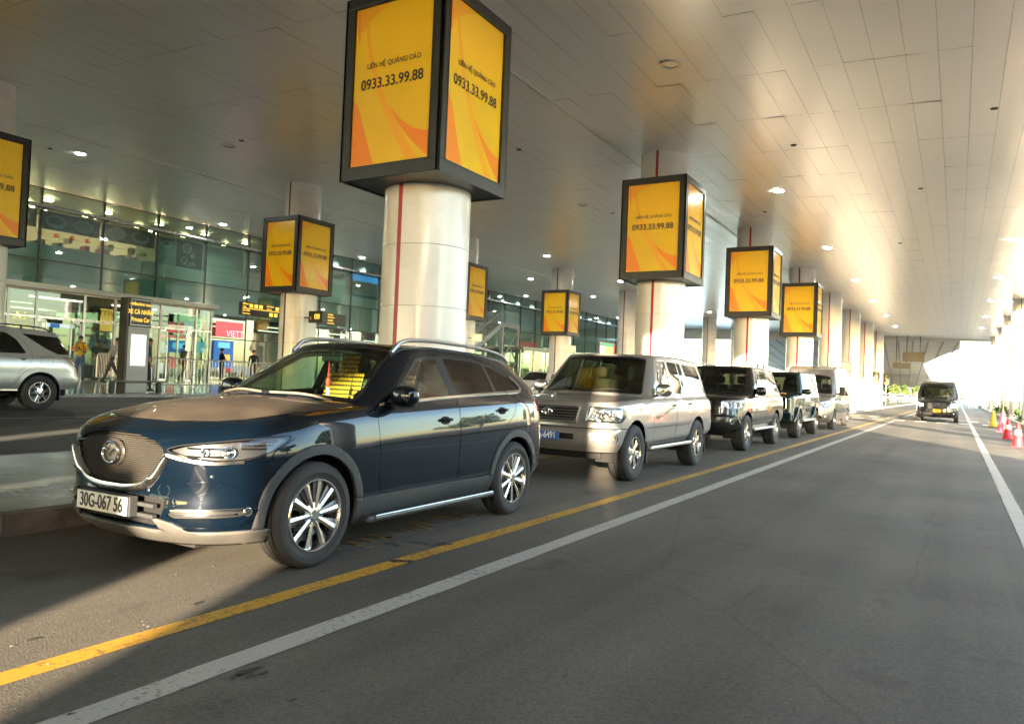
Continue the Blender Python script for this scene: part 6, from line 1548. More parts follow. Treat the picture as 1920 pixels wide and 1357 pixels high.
# ------------------------------------------------------------------ silver off-roader (second in the row)
def silver_offroader(X, Y, rz):
    root = empty('parked_car', (X, Y, 0), rz); tag(root, 'silver off-roader with blue number plate, second in the parked row', 'car', 'cars parked along the island')
    M_b = paint_car('paint_silver_beige', (.37, .345, .315), .6, .30, dust=.35, flake=.08); M_low = M_b
    sp = dict(L=4.89, hw=.97, axles=(.90, 3.75), r=.388, rim=.225, tw=.275, wx=.835, arch=.445, sill=.30, style='six', ub=.30)
    c = Car(dict(L=4.89, fs=FS_BOX, rs=FS_BOX, levels=[
        (.42, .42, .50, .12, .42, .900, 4.78, .35), (.52, .52, .58, .03, .44, .945, 4.87, .35), (.62, .62, .66, .015, .44, .955, 4.89, .35), (.70, .70, .74, .03, .44, .962, 4.88, .35), (.725, .73, .78, .075, .44, .967, 4.80, .30),
        (.84, .84, .90, .080, .44, .970, 4.78, .3), (.95, .97, 1.02, .085, .44, .966, 4.76, .3), (1.03, 1.08, 1.12, .10, .45, .945, 4.73, .3), (1.07, 1.14, 1.17, .135, .46, .905, 4.70, .3)],
        ys=[.95, 1.55, 2.2, 2.9, 3.6, 4.2], ya=1.55, iC=3,
        green=dict(cowl=(1.36, 1.175), wst=(1.98, 1.80), yAt=2.08, roof=lerp_pts([(2.0, 1.775), (2.7, 1.81), (3.6, 1.80), (4.6, 1.765)]), xb=.885, xr=.70, yDt=4.2, yr0=4.66, yrt=4.55, br=.22, crown=.03, tum=1.25, wbow=.6), hood=.025, hoodcrown=.015))
    mats, opts = {}, {}
    sp.update(doors=[('front_door', [(1.62, .50), (1.60, 1.0), (1.62, 1.17), (2.10, 1.745), (2.62, 1.765), (2.625, .50)]), ('rear_door', [(2.635, .50), (2.635, 1.765), (3.40, 1.755), (3.47, 1.20), (3.44, .95), (3.30, .78), (3.24, .50)])],
        hood=[(0, .15), (.62, .20), (.74, .26), (.80, .6), (.82, 1.42), (.6, 1.40), (0, 1.33)], hoody=1.5,
        windows=[[(1.76, 1.20), (2.16, 1.70), (2.57, 1.715), (2.58, 1.20)], [(2.68, 1.20), (2.68, 1.715), (3.12, 1.712), (3.14, 1.20)], [(3.18, 1.20), (3.16, 1.712), (3.33, 1.705), (3.40, 1.20)], [(3.50, 1.21), (3.44, 1.705), (4.20, 1.685), (4.38, 1.25), (4.34, 1.215)]],
        ws=[(0, 1.20), (.5, 1.195), (.80, 1.185), (.66, 1.735), (.4, 1.765), (0, 1.775)], wsy=2.3, rg=[(0, 1.25), (.72, 1.25), (.62, 1.68), (0, 1.69)])
    generic(root, c, sp, mats, opts, M_b)
    fr = lambda p: p.y < .6
    gz = [(0, 1.035), (.44, 1.030), (.485, 1.01), (.44, .80), (0, .795)]
    c.cut(mirror_poly(gz), 0, 'grille_frame', sel=fr); c.cut(mirror_poly([(0, 1.012), (.43, 1.008), (.45, .995), (.415, .822), (0, .818)]), 0, 'hole', sel=fr)
    hlp = rounded([(.50, .815), (.545, 1.025), (.76, 1.020), (1.04, 1.005), (1.10, .97), (1.075, .87), (1.00, .81)], .03, 3)
    c.cut(hlp, 38, 'headlight', True, sel=lambda p: p.y < .75)
    c.cut([(-1, .725), (1, .725), (1, .738), (-1, .738)], 0, 'panel_gap', sel=lambda p: p.y < .85); c.cut([(.0, .725), (.455, .725), (.455, .738), (0, .738)], 90, 'panel_gap', True, sel=lambda p: abs(p.x) > .5)
    c.cut([(-.42, .575), (.42, .575), (.42, .655), (-.42, .655)], 0, 'air_intake', sel=fr)
    c.cut(rounded([(.575, .555), (.60, .66), (.92, .66), (.95, .62), (.93, .555)], .02, 3), 38, 'fog_recess', True, sel=lambda p: p.y < .7)
    c.cut([(1.40, .715), (3.32, .715), (3.32, .722), (1.40, .722)], 90, 'panel_gap', True, sel=lambda p: abs(p.x) > .5)
    c.cut([(4.62, .84), (4.60, 1.13), (4.95, 1.13), (4.95, .84)], 90, 'tail_light', True, sel=lambda p: p.y > 4.5 and abs(p.x) > .6)
    # grille bars
    gb = []
    for k in range(5):
        z = .845+k*.037; P = []
        for x in np.linspace(-.44+.0*k, .44, 15):
            h, nn = c.hit(x, z, 0); P.append(Vector((x, h.y+.012, z)))
        b = MB(); rows = []
        for p in P: rows += [p+Vector((0, -.012, .010)), p+Vector((0, -.006, -.010)), p+Vector((0, .03, -.006))]
        b.add(rows, [(i*3+q, i*3+q+1, i*3+q+4, i*3+q+3) for i in range(len(P)-1) for q in range(2)]); b.obj('grille_bar', mat('grille_silver', (.30, .28, .26), .3, metal=.8), root, smooth=True)
    MB().box(-.45, .45, .16, .18, .81, 1.02).obj('grille_back', M_gap, root)
    e = empty('emblem', (0, c.hit(0, .92, 0)[0].y-.012, .925)); e.parent = root
    for (rx, rz_, cz2) in ((.075, .05, 0), (.026, .048, 0), (.052, .022, .024)):
        MB().tube([(rx*math.cos(t), 0, cz2+rz_*math.sin(t)) for t in [2*math.pi*i/24 for i in range(25)]], .006, 6).obj('emblem_oval', M_chrome, e, smooth=True)
    plate(root, (0, -.008, .615), .47, .115, M_plate_b, [('31A-6491', 0, .125)], mat('plate_letter_white', (.8, .8, .8), .4))
    for mir in (1, -1):
        lamp_unit(root, c, 'headlamp_inside', hlp, 38, mir, ((.68, .90, .07), (.86, .915, .055)), .06); lamp_unit(root, c, 'fog_lamp', rounded([(.66, .57), (.66, .645), (.90, .645), (.91, .575)], .02, 2), 38, mir, (), .02)
        handle(root, c, 2.50, 1.03, mir, M_pchrome); handle(root, c, 3.30, 1.05, mir, M_pchrome)
        # painted swoosh stripes
        M_sw = mat('stripe_brown', (.12, .055, .028), .4); M_sg = mat('stripe_gold', (.40, .33, .18), .4)
        c.strip([(1.02, .95), (1.10, 1.01), (1.25, 1.055), (1.55, 1.075)], 90, .016, .003, mir).obj('side_stripe', M_sw, root, fix=False); c.strip([(1.62, 1.078), (2.1, 1.085), (2.6, 1.09)], 90, .018, .003, mir).obj('side_stripe', M_sw, root, fix=False)
        c.strip([(2.52, 1.01), (2.2, .94), (1.85, .865), (1.72, .85), (1.69, .875)], 90, .026, .003, mir).obj('side_stripe', M_sw, root, fix=False); c.strip([(2.58, 1.035), (2.2, .97), (1.85, .905), (1.70, .885)], 90, .02, .0032, mir).obj('side_stripe', M_sg, root, fix=False)
        # running boards, mud flaps
        b = MB(); b.box(min(mir*.78, mir*1.01), max(mir*.78, mir*1.01), 1.42, 3.30, .40, .455); b.obj('running_board', mat('board_silver', (.50, .48, .46), .35, metal=.7), root, bevel=.018)
        MB().box(min(mir*.80, mir*1.0), max(mir*.80, mir*1.0), 1.46, 3.26, .456, .462).obj('board_tread', M_rubber, root); MB().box(min(mir*.74, mir*.96), max(mir*.74, mir*.96), 1.38, 1.44, .38, .47).obj('board_cap', M_black, root, bevel=.01)
        for yy in (1.355, 4.215): MB().box(min(mir*.72, mir*.955), max(mir*.72, mir*.955), yy, yy+.02, .20, .52).obj('mud_flap', M_black, root)
        o = empty('wing_mirror', (mir*.905, 1.78, 1.20)); o.parent = root
        b = MB(); ellip(b, (mir*.13, .0, .065), (.125, .075, .095), 18, 12, .7); b.obj('mirror_shell', M_pchrome, o, smooth=True); MB().bar((-mir*.02, .03, -.03), (mir*.06, .0, -.01), .08, .03).obj('mirror_arm', M_black, o, bevel=.01)
        c.strip([(1.72, 1.190), (2.6, 1.192), (3.44, 1.195)], 90, .014, .008, mir).obj('window_trim', M_pchrome, root, smooth=True)
        c.strip([(2.605, 1.20), (2.60, 1.74)], 90, .05, .004, mir).obj('door_post', M_b, root, fix=False)
    for (x0, y0, x1, y1) in ((.66, 1.47, .02, 1.40), (-.02, 1.41, -.66, 1.47)):
        P = [c.top_hit(x0+(x1-x0)*t, y0+(y1-y0)*t) for t in np.linspace(0, 1, 8)]; MB().tube([h+nn*.018 for h, nn in P], .010, 6).obj('wiper', M_black, root, smooth=True)
    # hood ornament pair, dash paper
    h, nn = c.top_hit(-.02, .30); MB().lathe([(0, .0), (.03, .0), (.016, .02), (.028, .05), (.012, .075), (0, .08)], 10, c=h).obj('hood_ornament', M_pchrome, root, smooth=True)
    MB().box(.10, .46, 1.62, 1.78, 1.17, 1.174).obj('dash_paper', mat('paper_cyan', (.25, .55, .65), .6), root)
    cabin(root, 1.5, 4.4, .55, .80, 1.72, seats=((.40, 2.15), (-.40, 2.15), (.40, 3.1), (-.40, 3.1)), seat_m=mat('seat_tan', (.16, .13, .09), .8))
    MB().box(-.76, .76, 1.46, 1.85, 1.05, 1.15).obj('dash_top', M_int, root, bevel=.04)
    MB().box(-.66, .66, 4.77, 4.80, .60, .66).obj('rear_step', M_black, root)
    mats.update(headlight=M_lens, tail_light=M_tail, grille_frame=mat('grille_frame', (.42, .40, .38), .3, metal=.7), air_intake=M_gap, fog_recess=M_b)
    opts.update(headlight=dict(lr=1), tail_light=dict(lr=1, off=.004), grille_frame=dict(off=.010, thick=.02), air_intake=dict(off=-.03), fog_recess=dict(off=-.012))
    c.finish(root, mats, opts=opts); return root
silver_offroader(-4.79, 9.05, R(-.3))

# ------------------------------------------------------------------ black off-roader (third)
def black_offroader(X, Y, rz):
    root = empty('parked_car', (X, Y, 0), rz); tag(root, 'glossy black off-roader with roof rails, third in the parked row', 'car', 'cars parked along the island')
    M_b = paint_car('paint_black', (.006, .0055, .005), .1, .25, dust=0, flake=0)
    sp = dict(L=4.95, hw=.985, axles=(.92, 3.77), r=.392, rim=.235, tw=.285, wx=.845, arch=.455, sill=.32, style='six', ub=.32)
    c = Car(dict(L=4.95, fs=FS_ROUND, rs=FS_BOX, levels=[
        (.40, .44, .50, .14, .50, .90, 4.82, .35), (.50, .54, .60, .04, .54, .955, 4.92, .35), (.62, .66, .72, .02, .54, .975, 4.93, .35), (.76, .78, .84, .04, .54, .985, 4.90, .35),
        (.88, .90, .96, .06, .54, .985, 4.86, .3), (1.0, 1.02, 1.08, .08, .55, .975, 4.83, .3), (1.10, 1.13, 1.17, .11, .56, .955, 4.80, .3), (1.145, 1.20, 1.23, .155, .58, .915, 4.77, .3)],
        ys=[.98, 1.60, 2.2, 2.9, 3.6, 4.2], ya=1.60, iC=3,
        green=dict(cowl=(1.40, 1.235), wst=(2.02, 1.86), yAt=2.12, roof=lerp_pts([(2.0, 1.83), (2.7, 1.865), (3.6, 1.85), (4.6, 1.80)]), xb=.895, xr=.70, yDt=4.2, yr0=4.74, yrt=4.60, br=.25, crown=.03, tum=1.2, wbow=.7), hood=.04, hoodcrown=.02))
    mats, opts = {}, {}
    sp.update(doors=[('front_door', [(1.66, .54), (1.64, 1.05), (1.66, 1.24), (2.14, 1.80), (2.65, 1.825), (2.655, .54)]), ('rear_door', [(2.665, .54), (2.665, 1.825), (3.46, 1.81), (3.56, 1.26), (3.48, 1.0), (3.32, .80), (3.26, .54)])],
        hood=[(0, .20), (.55, .26), (.74, .42), (.80, .7), (.82, 1.48), (.6, 1.44), (0, 1.38)], hoody=1.55, wmat=glass('bright_reflecting_glass', (.08, .085, .08), .95, .7, .01, .13),
        windows=[[(1.82, 1.26), (2.22, 1.755), (2.60, 1.775), (2.61, 1.265)], [(2.72, 1.265), (2.71, 1.775), (3.36, 1.762), (3.43, 1.275)], [(3.56, 1.285), (3.48, 1.755), (4.22, 1.72), (4.40, 1.33), (4.36, 1.30)]],
        ws=[(0, 1.255), (.5, 1.25), (.80, 1.235), (.665, 1.79), (.4, 1.825), (0, 1.835)], wsy=2.4, rg=[(0, 1.30), (.70, 1.30), (.6, 1.72), (0, 1.73)])
    generic(root, c, sp, mats, opts, M_b)
    fr = lambda p: p.y < .75
    hlp = rounded([(.54, .90), (.56, 1.075), (.80, 1.085), (1.10, 1.10), (1.28, 1.10), (1.20, .98), (1.05, .895)], .03, 3); c.cut(hlp, 42, 'headlight', True, sel=lambda p: p.y < .9)
    c.cut(mirror_poly([(0, 1.075), (.44, 1.07), (.40, .86), (0, .86)]), 0, 'grille', sel=fr)
    for k in range(4):
        z = .89+k*.048; P = [Vector((x, c.hit(x, z, 0)[0].y-.012, z)) for x in np.linspace(-.42, .42, 11)]; MB().tube(P, .012, 6).obj('grille_bar', M_pchrome, root, smooth=True)
    for mir in (1, -1):
        lamp_unit(root, c, 'headlamp_inside', hlp, 42, mir, ((.72, .98, .06), (.92, .99, .062), (1.08, 1.0, .05)), .06)
        h, nn = c.hit(.80, .655, 35, mir); f = empty('fog_lamp', h+nn*.01); f.parent = root; f.rotation_euler = nn.to_track_quat('Z', 'Y').to_euler()
        MB().lathe([(0, .01), (.05, .008), (.062, 0), (.075, .012), (.085, 0)], 20).obj('lamp', M_bchrome, f, smooth=True)
        handle(root, c, 2.52, 1.09, mir, M_pchrome); handle(root, c, 3.36, 1.11, mir, M_pchrome)
        b = MB(); b.box(min(mir*.80, mir*1.02), max(mir*.80, mir*1.02), 1.46, 3.32, .42, .475); b.obj('running_board', MATS['board_silver'], root, bevel=.02)
        for yy in (1.385, 4.245): MB().box(min(mir*.74, mir*.965), max(mir*.74, mir*.965), yy, yy+.02, .20, .55).obj('mud_flap', M_black, root)
        mirror_unit(root, .90, 1.86, 1.27, M_b, mir, (.125, .075, .10))
        MB().tube([c.hit(a, .76, 20, mir)[0]+Vector((0, -.05, 0)) for a in np.linspace(.50, .92, 6)], .024, 8).obj('bumper_bar', M_b, root, smooth=True)
        c.strip([(1.80, 1.25), (2.6, 1.253), (3.5, 1.268)], 90, .016, .008, mir).obj('window_trim', M_pchrome, root, smooth=True)
    c.cut([(-.95, .48), (.95, .48), (.9, .74), (.45, .84), (-.45, .84), (-.9, .74)], 0, 'bumper_lower', sel=fr)
    roof_rails(root, c, .66, 2.25, 4.35, .075, mat('rail_grey', (.30, .29, .28), .35, metal=.7))
    for (x0, y0, x1, y1) in ((.66, 1.52, .02, 1.44), (-.02, 1.45, -.66, 1.52)):
        P = [c.top_hit(x0+(x1-x0)*t, y0+(y1-y0)*t) for t in np.linspace(0, 1, 8)]; MB().tube([h+nn*.018 for h, nn in P], .010, 6).obj('wiper', M_black, root, smooth=True)
    cabin(root, 1.5, 4.4, .58, .82, 1.76, seats=((.40, 2.2), (-.40, 2.2), (.40, 3.1), (-.40, 3.1)))
    c.cut([(4.66, .92), (4.62, 1.16), (5, 1.16), (5, .92)], 90, 'tail_light', True, sel=lambda p: p.y > 4.55 and abs(p.x) > .6)
    mats.update(headlight=M_lens, tail_light=M_tail, grille=M_gap, bumper_lower=mat('gloss_black', (.008, .008, .008), .22)); opts.update(headlight=dict(lr=1), tail_light=dict(lr=1, off=.004), grille=dict(off=-.02), bumper_lower=dict(off=.02, thick=.03))
    c.finish(root, mats, opts=opts); return root
black_offroader(-4.88, 15.85, R(-.6))

# ------------------------------------------------------------------ dark green boxy off-roader (fourth)
def boxy_offroader(X, Y, rz):
    root = empty('parked_car', (X, Y, 0), rz); tag(root, 'boxy dark green off-roader with flared arches, fourth in the parked row', 'car', 'cars parked along the island')
    M_b = paint_car('paint_dark_green', (.006, .024, .021), .35, .25, dust=.15, flake=.1)
    sp = dict(L=4.66, hw=.88, axles=(.80, 3.65), r=.392, rim=.265, tw=.285, wx=.80, arch=.44, sill=.36, style='five', ub=.36, flare=.075)
    c = Car(dict(L=4.66, lo=1, fs=FS_CUBE, rs=FS_CUBE, levels=[
        (.46, .50, .54, .03, .16, .84, 4.60, .12), (.58, .60, .62, .00, .16, .87, 4.63, .12), (.74, .76, .78, .02, .16, .88, 4.62, .12), (.90, .92, .94, .035, .16, .88, 4.61, .12), (1.06, 1.08, 1.08, .045, .16, .88, 4.60, .12),
        (1.16, 1.19, 1.19, .06, .16, .875, 4.60, .12), (1.19, 1.235, 1.235, .075, .16, .86, 4.59, .12)],
        ys=[.60, 1.42, 2.1, 2.9, 3.7, 4.3], ya=1.42, iC=3, nl=26,
        green=dict(cowl=(1.38, 1.25), wst=(1.60, 1.90), yAt=1.64, roof=lerp_pts([(1.5, 1.885), (2.7, 1.905), (4.6, 1.89)]), xb=.845, xr=.735, yDt=4.25, yr0=4.58, yrt=4.50, br=.08, crown=.02, tum=1.05, wbow=.25), hood=.012, hoodcrown=.01))
    mats, opts = {}, {}
    sp.update(doors=[('front_door', [(1.52, .56), (1.52, 1.25), (1.70, 1.83), (2.40, 1.84), (2.41, .56)]), ('rear_door', [(2.425, .56), (2.425, 1.84), (3.25, 1.84), (3.27, .96), (3.17, .80), (3.12, .56)])],
        hood=[(0, .10), (.64, .11), (.66, .2), (.66, 1.36), (.3, 1.34), (0, 1.33)], hoody=1.42, wmat=M_tint,
        windows=[[(1.62, 1.29), (1.77, 1.79), (2.34, 1.80), (2.34, 1.29)], [(2.50, 1.29), (2.50, 1.80), (3.17, 1.80), (3.19, 1.29)], [(3.36, 1.29), (3.36, 1.80), (4.22, 1.79), (4.28, 1.29)]],
        ws=[(0, 1.29), (.4, 1.29), (.77, 1.285), (.685, 1.83), (.4, 1.845), (0, 1.85)], wsy=2., rg=[(0, 1.3), (.66, 1.3), (.60, 1.78), (0, 1.79)])
    generic(root, c, sp, mats, opts, M_b)
    c.cut([(-.60, .86), (.60, .86), (.60, 1.10), (-.60, 1.10)], 0, 'grille', sel=lambda p: p.y < .3)
    for k in range(3):
        z = .91+k*.065; MB().box(-.36, .36, .005, .04, z-.014, z+.014).obj('grille_bar', M_pchrome, root, bevel=.004)
    for mir in (1, -1):
        hl = empty('headlight', (mir*.50, .045, .985)); hl.parent = root
        MB().lathe([(0, .02), (.05, .012), (.085, -.02), (.098, -.022), (.104, .0)], 24, axis='Y').obj('lamp', M_bchrome, hl, smooth=True); MB().lathe([(0, -.035), (.06, -.03), (.096, -.018)], 24, axis='Y').obj('lens', M_lens, hl, smooth=True)
        MB().tube([(mir*.34, -.02, .80), (mir*.34, -.02, 1.16), (mir*.66, .0, 1.16), (mir*.70, .0, 1.12), (mir*.70, .0, .84), (mir*.66, .0, .80), (mir*.34, -.02, .80)], .012, 6).obj('lamp_guard', M_pchrome, root)
        MB().box(mir*.55-.07, mir*.55+.07, .25, .42, 1.235, 1.275).obj('turn_signal', M_amber, root, bevel=.015)
        b = MB(); b.box(min(mir*.84, mir*.99), max(mir*.84, mir*.99), 1.30, 3.14, .46, .52); b.obj('running_board', MATS['board_silver'], root, bevel=.015)
        mirror_unit(root, .85, 1.66, 1.30, M_b, mir, (.12, .06, .09))
        c.strip([(.20, 1.125), (1.3, 1.135), (2.4, 1.135), (4.4, 1.135)], 90, .016, .012, mir).obj('side_rub_strip', M_black, root, smooth=True)
        c.strip([(1.50, .86), (2.4, .86), (3.1, .86)], 90, .03, .015, mir).obj('side_rub_strip', M_black, root, smooth=True)
        handle(root, c, 2.28, 1.10, mir, M_black); handle(root, c, 3.10, 1.10, mir, M_black)
        MB().tube([(mir*.70, 1.75, 1.91), (mir*.70, 4.3, 1.905)], .022, 6).obj('rain_gutter', M_b, root)
    MB().box(-.86, .86, -.10, .12, .50, .74).obj('front_bumper', M_b, root, bevel=.04); MB().box(-.30, .30, -.11, -.09, .56, .68).obj('bumper_grille', M_gap, root)
    MB().box(-.84, .84, 4.58, 4.70, .56, .74).obj('rear_bumper', M_b, root, bevel=.03)
    cabin(root, 1.3, 4.3, .62, .78, 1.50, seats=((.38, 1.95), (-.38, 1.95), (.38, 2.9), (-.38, 2.9)))
    MB().box(-.62, -.46, 1.62, 1.63, 1.36, 1.62).obj('green_sticker', mat('sticker_green', (.25, .55, .08), .5), root)
    mats.update(grille=M_gap, arch_flare=M_b); opts.update(grille=dict(off=-.01)); opts['arch_flare'] = dict(off=.07, thick=.09, lr=1)
    c.finish(root, mats, opts=opts); return root
boxy_offroader(-4.80, 22.05, R(-.3))

# ------------------------------------------------------------------ vans
def van(X, Y, rz, col, label, group, metal, plate_m=None, plate_t=None, lights=False, driver=False, high=0.):
    root = empty('van', (X, Y, 0), rz); tag(root, label, 'van', group)
    M_b = paint_car('paint_van_%s' % (label.split()[0]), col, metal, .3, dust=(.2 if metal > .4 else 0), flake=0)
    Hh = high
    sp = dict(L=5.78, hw=1.0, axles=(1.0, 4.75), r=.345, rim=.205, tw=.225, wx=.885, arch=.40, sill=.30, style='five', ub=.26)
    c = Car(dict(L=5.78, lo=1, fs=FS_ROUND, rs=FS_CUBE, levels=[
        (.24, .30, .34, .16, .50, .93, 5.70, .15), (.36, .40, .44, .05, .54, .975, 5.75, .15), (.52, .54, .58, .02, .55, .995, 5.76, .15), (.70, .72, .74, .03, .55, 1.0, 5.76, .15), (.86, .92, .94, .06, .56, 1.0, 5.75, .15),
        (1.0, 1.10, 1.10, .12, .58, .995, 5.75, .15), (1.07, 1.22, 1.22, .19, .60, .98, 5.74, .15)],
        ys=[1.0, 1.42, 2.2, 3.2, 4.2, 5.3], ya=1.42, iC=4, nl=26,
        green=dict(cowl=(.98, 1.27), wst=(1.72, 2.06+Hh), yAt=1.86, roof=lerp_pts([(1.6, 2.0+Hh), (2.4, 2.18+Hh), (3.2, 2.22+Hh), (5.7, 2.20+Hh)]), xb=.975, xr=.80, yDt=5.28, yr0=5.73, yrt=5.66, br=.12, crown=.10, tum=1.6, wbow=.7), hood=.06, hoodcrown=.03))
    mats, opts = {}, {}
    sp.update(doors=[('front_door', [(1.50, .42), (1.46, 1.0), (1.55, 1.25), (1.98, 1.95), (2.42, 1.97), (2.43, .42)]), ('sliding_door', [(2.46, .42), (2.46, 2.0), (3.66, 2.0), (3.66, .42)])],
        hood=[(0, .30), (.5, .36), (.72, .50), (.80, .75), (.80, 1.15), (.4, 1.08), (0, 1.05)], hoody=1.3, wmat=M_tint,
        windows=[[(1.66, 1.24), (2.04, 1.82), (2.36, 1.83), (2.36, 1.24)], [(2.54, 1.24), (2.54, 1.86), (3.60, 1.86), (3.60, 1.24)], [(3.74, 1.24), (3.74, 1.86), (5.50, 1.86), (5.50, 1.24)]],
        ws=[(0, 1.30), (.5, 1.29), (.86, 1.28), (.74, 1.93), (.4, 1.99), (0, 2.0)], wsy=2.2, rg=[(0, 1.3), (.8, 1.3), (.72, 1.9), (0, 1.9)])
    generic(root, c, sp, mats, opts, M_b)
    fr = lambda p: p.y < .8
    hlp = rounded([(.56, .80), (.58, .98), (.80, 1.03), (1.10, 1.06), (1.14, 1.0), (1.02, .84), (.80, .80)], .03, 3); c.cut(hlp, 40, 'headlight', True, sel=lambda p: p.y < .95)
    c.cut(mirror_poly([(0, .985), (.36, .985), (.48, .94), (.43, .74), (.36, .70), (0, .70)]), 0, 'grille', sel=fr); c.cut(mirror_poly([(0, .50), (.62, .50), (.70, .42), (.55, .36), (0, .36)]), 0, 'lower_intake', sel=fr)
    for k in range(4):
        z = .735+k*.068; P = [Vector((x, c.hit(x, z, 0)[0].y-.006, z)) for x in np.linspace(-.41, .41, 11)]; MB().tube(P, .011, 6).obj('grille_bar', mat('grille_bar_grey', (.20, .20, .20), .3, metal=.8), root, smooth=True)
    MB().tube([Vector((x, c.hit(x, .99, 0)[0].y-.01, .99)) for x in np.linspace(-.42, .42, 11)], .014, 6).obj('grille_trim', M_pchrome, root, smooth=True)
    M_on = emat('lamp_beam', (1., .97, .90), 5.)
    for mir in (1, -1):
        lamp_unit(root, c, 'headlamp_inside', hlp, 40, mir, ((.72, .91, .06), (.90, .94, .05)), .05)
        if lights:
            for (a, z) in ((.72, .91), (.90, .94)):
                h, nn = c.hit(a, z, 40, mir); MB().lathe([(0, .0), (.05, .0)], 16).obj('lit_lamp', M_on, root).matrix_local = Matrix.Translation(h-nn*.012) @ Vector((0, -1, 0)).to_track_quat('Z', 'Y').to_matrix().to_4x4()
        h, nn = c.hit(.78, .46, 30, mir); MB().lathe([(0, .01), (.03, .008), (.04, 0)], 14).obj('fog_lamp', M_bchrome, root, smooth=True).matrix_local = Matrix.Translation(h) @ nn.to_track_quat('Z', 'Y').to_matrix().to_4x4()
        o = empty('wing_mirror', (mir*.96, 1.58, 1.30)); o.parent = root
        MB().box(min(mir*.10, mir*.30), max(mir*.10, mir*.30), -.04, .06, -.06, .26).obj('mirror_shell', M_black, o, bevel=.03); MB().bar((0, 0, -.02), (mir*.14, 0, .02), .06, .05).obj('mirror_arm', M_black, o); MB().box(min(mir*.12, mir*.28), max(mir*.12, mir*.28), .061, .064, -.04, .24).obj('mirror_glass', M_chrome, o)
        handle(root, c, 2.32, 1.05, mir, M_black); handle(root, c, 2.62, 1.05, mir, M_black)
        c.strip([(1.48, .66), (3.0, .66), (4.3, .66)], 90, .06, .012, mir).obj('side_rub_strip', M_clad, root, smooth=True)
    if plate_m:
        plate(root, (0, -.012, .60), .36, .17, plate_m, plate_t, M_ink)
    e = empty('emblem', (0, c.hit(0, .90, 0)[0].y-.018, .90)); e.parent = root
    MB().tube([(.085*math.cos(t), 0, .036*math.sin(t)) for t in [2*math.pi*i/24 for i in range(25)]], .007, 6).obj('emblem_oval', M_chrome, e, smooth=True); b = MB(); ellip(b, (0, .006, 0), (.08, .006, .033), 16, 6); b.obj('emblem_disc', mat('emblem_navy', (.01, .03, .12), .25), e, smooth=True)
    for (x0, y0, x1, y1) in ((.66, 1.14, .02, 1.06), (-.02, 1.07, -.66, 1.14)):
        P = [c.top_hit(x0+(x1-x0)*t, y0+(y1-y0)*t) for t in np.linspace(0, 1, 8)]; MB().tube([h+nn*.018 for h, nn in P], .010, 6).obj('wiper', M_black, root, smooth=True)
    cabin(root, 1.2, 5.5, .60, .88, 1.45, seats=((.45, 1.95), (-.45, 1.95), (.45, 3.2), (-.45, 3.2)))
    mats.update(headlight=M_lens, grille=M_gap, lower_intake=M_gap); opts.update(headlight=dict(lr=1), grille=dict(off=-.01), lower_intake=dict(off=-.01))
    c.finish(root, mats, opts=opts); return root
silver_van = van(-4.84, 28.9, R(0), (.20, .185, .17), 'silver passenger van, last in the parked row', 'cars parked along the island', .6, high=.14)
black_van = van(-.92, 46.2, R(0), (.004, .004, .004), 'black passenger van driving towards the camera with headlights on', None, .2, M_plate_y, [('29F', .035, .075), ('024.68', -.04, .075)], True, True)

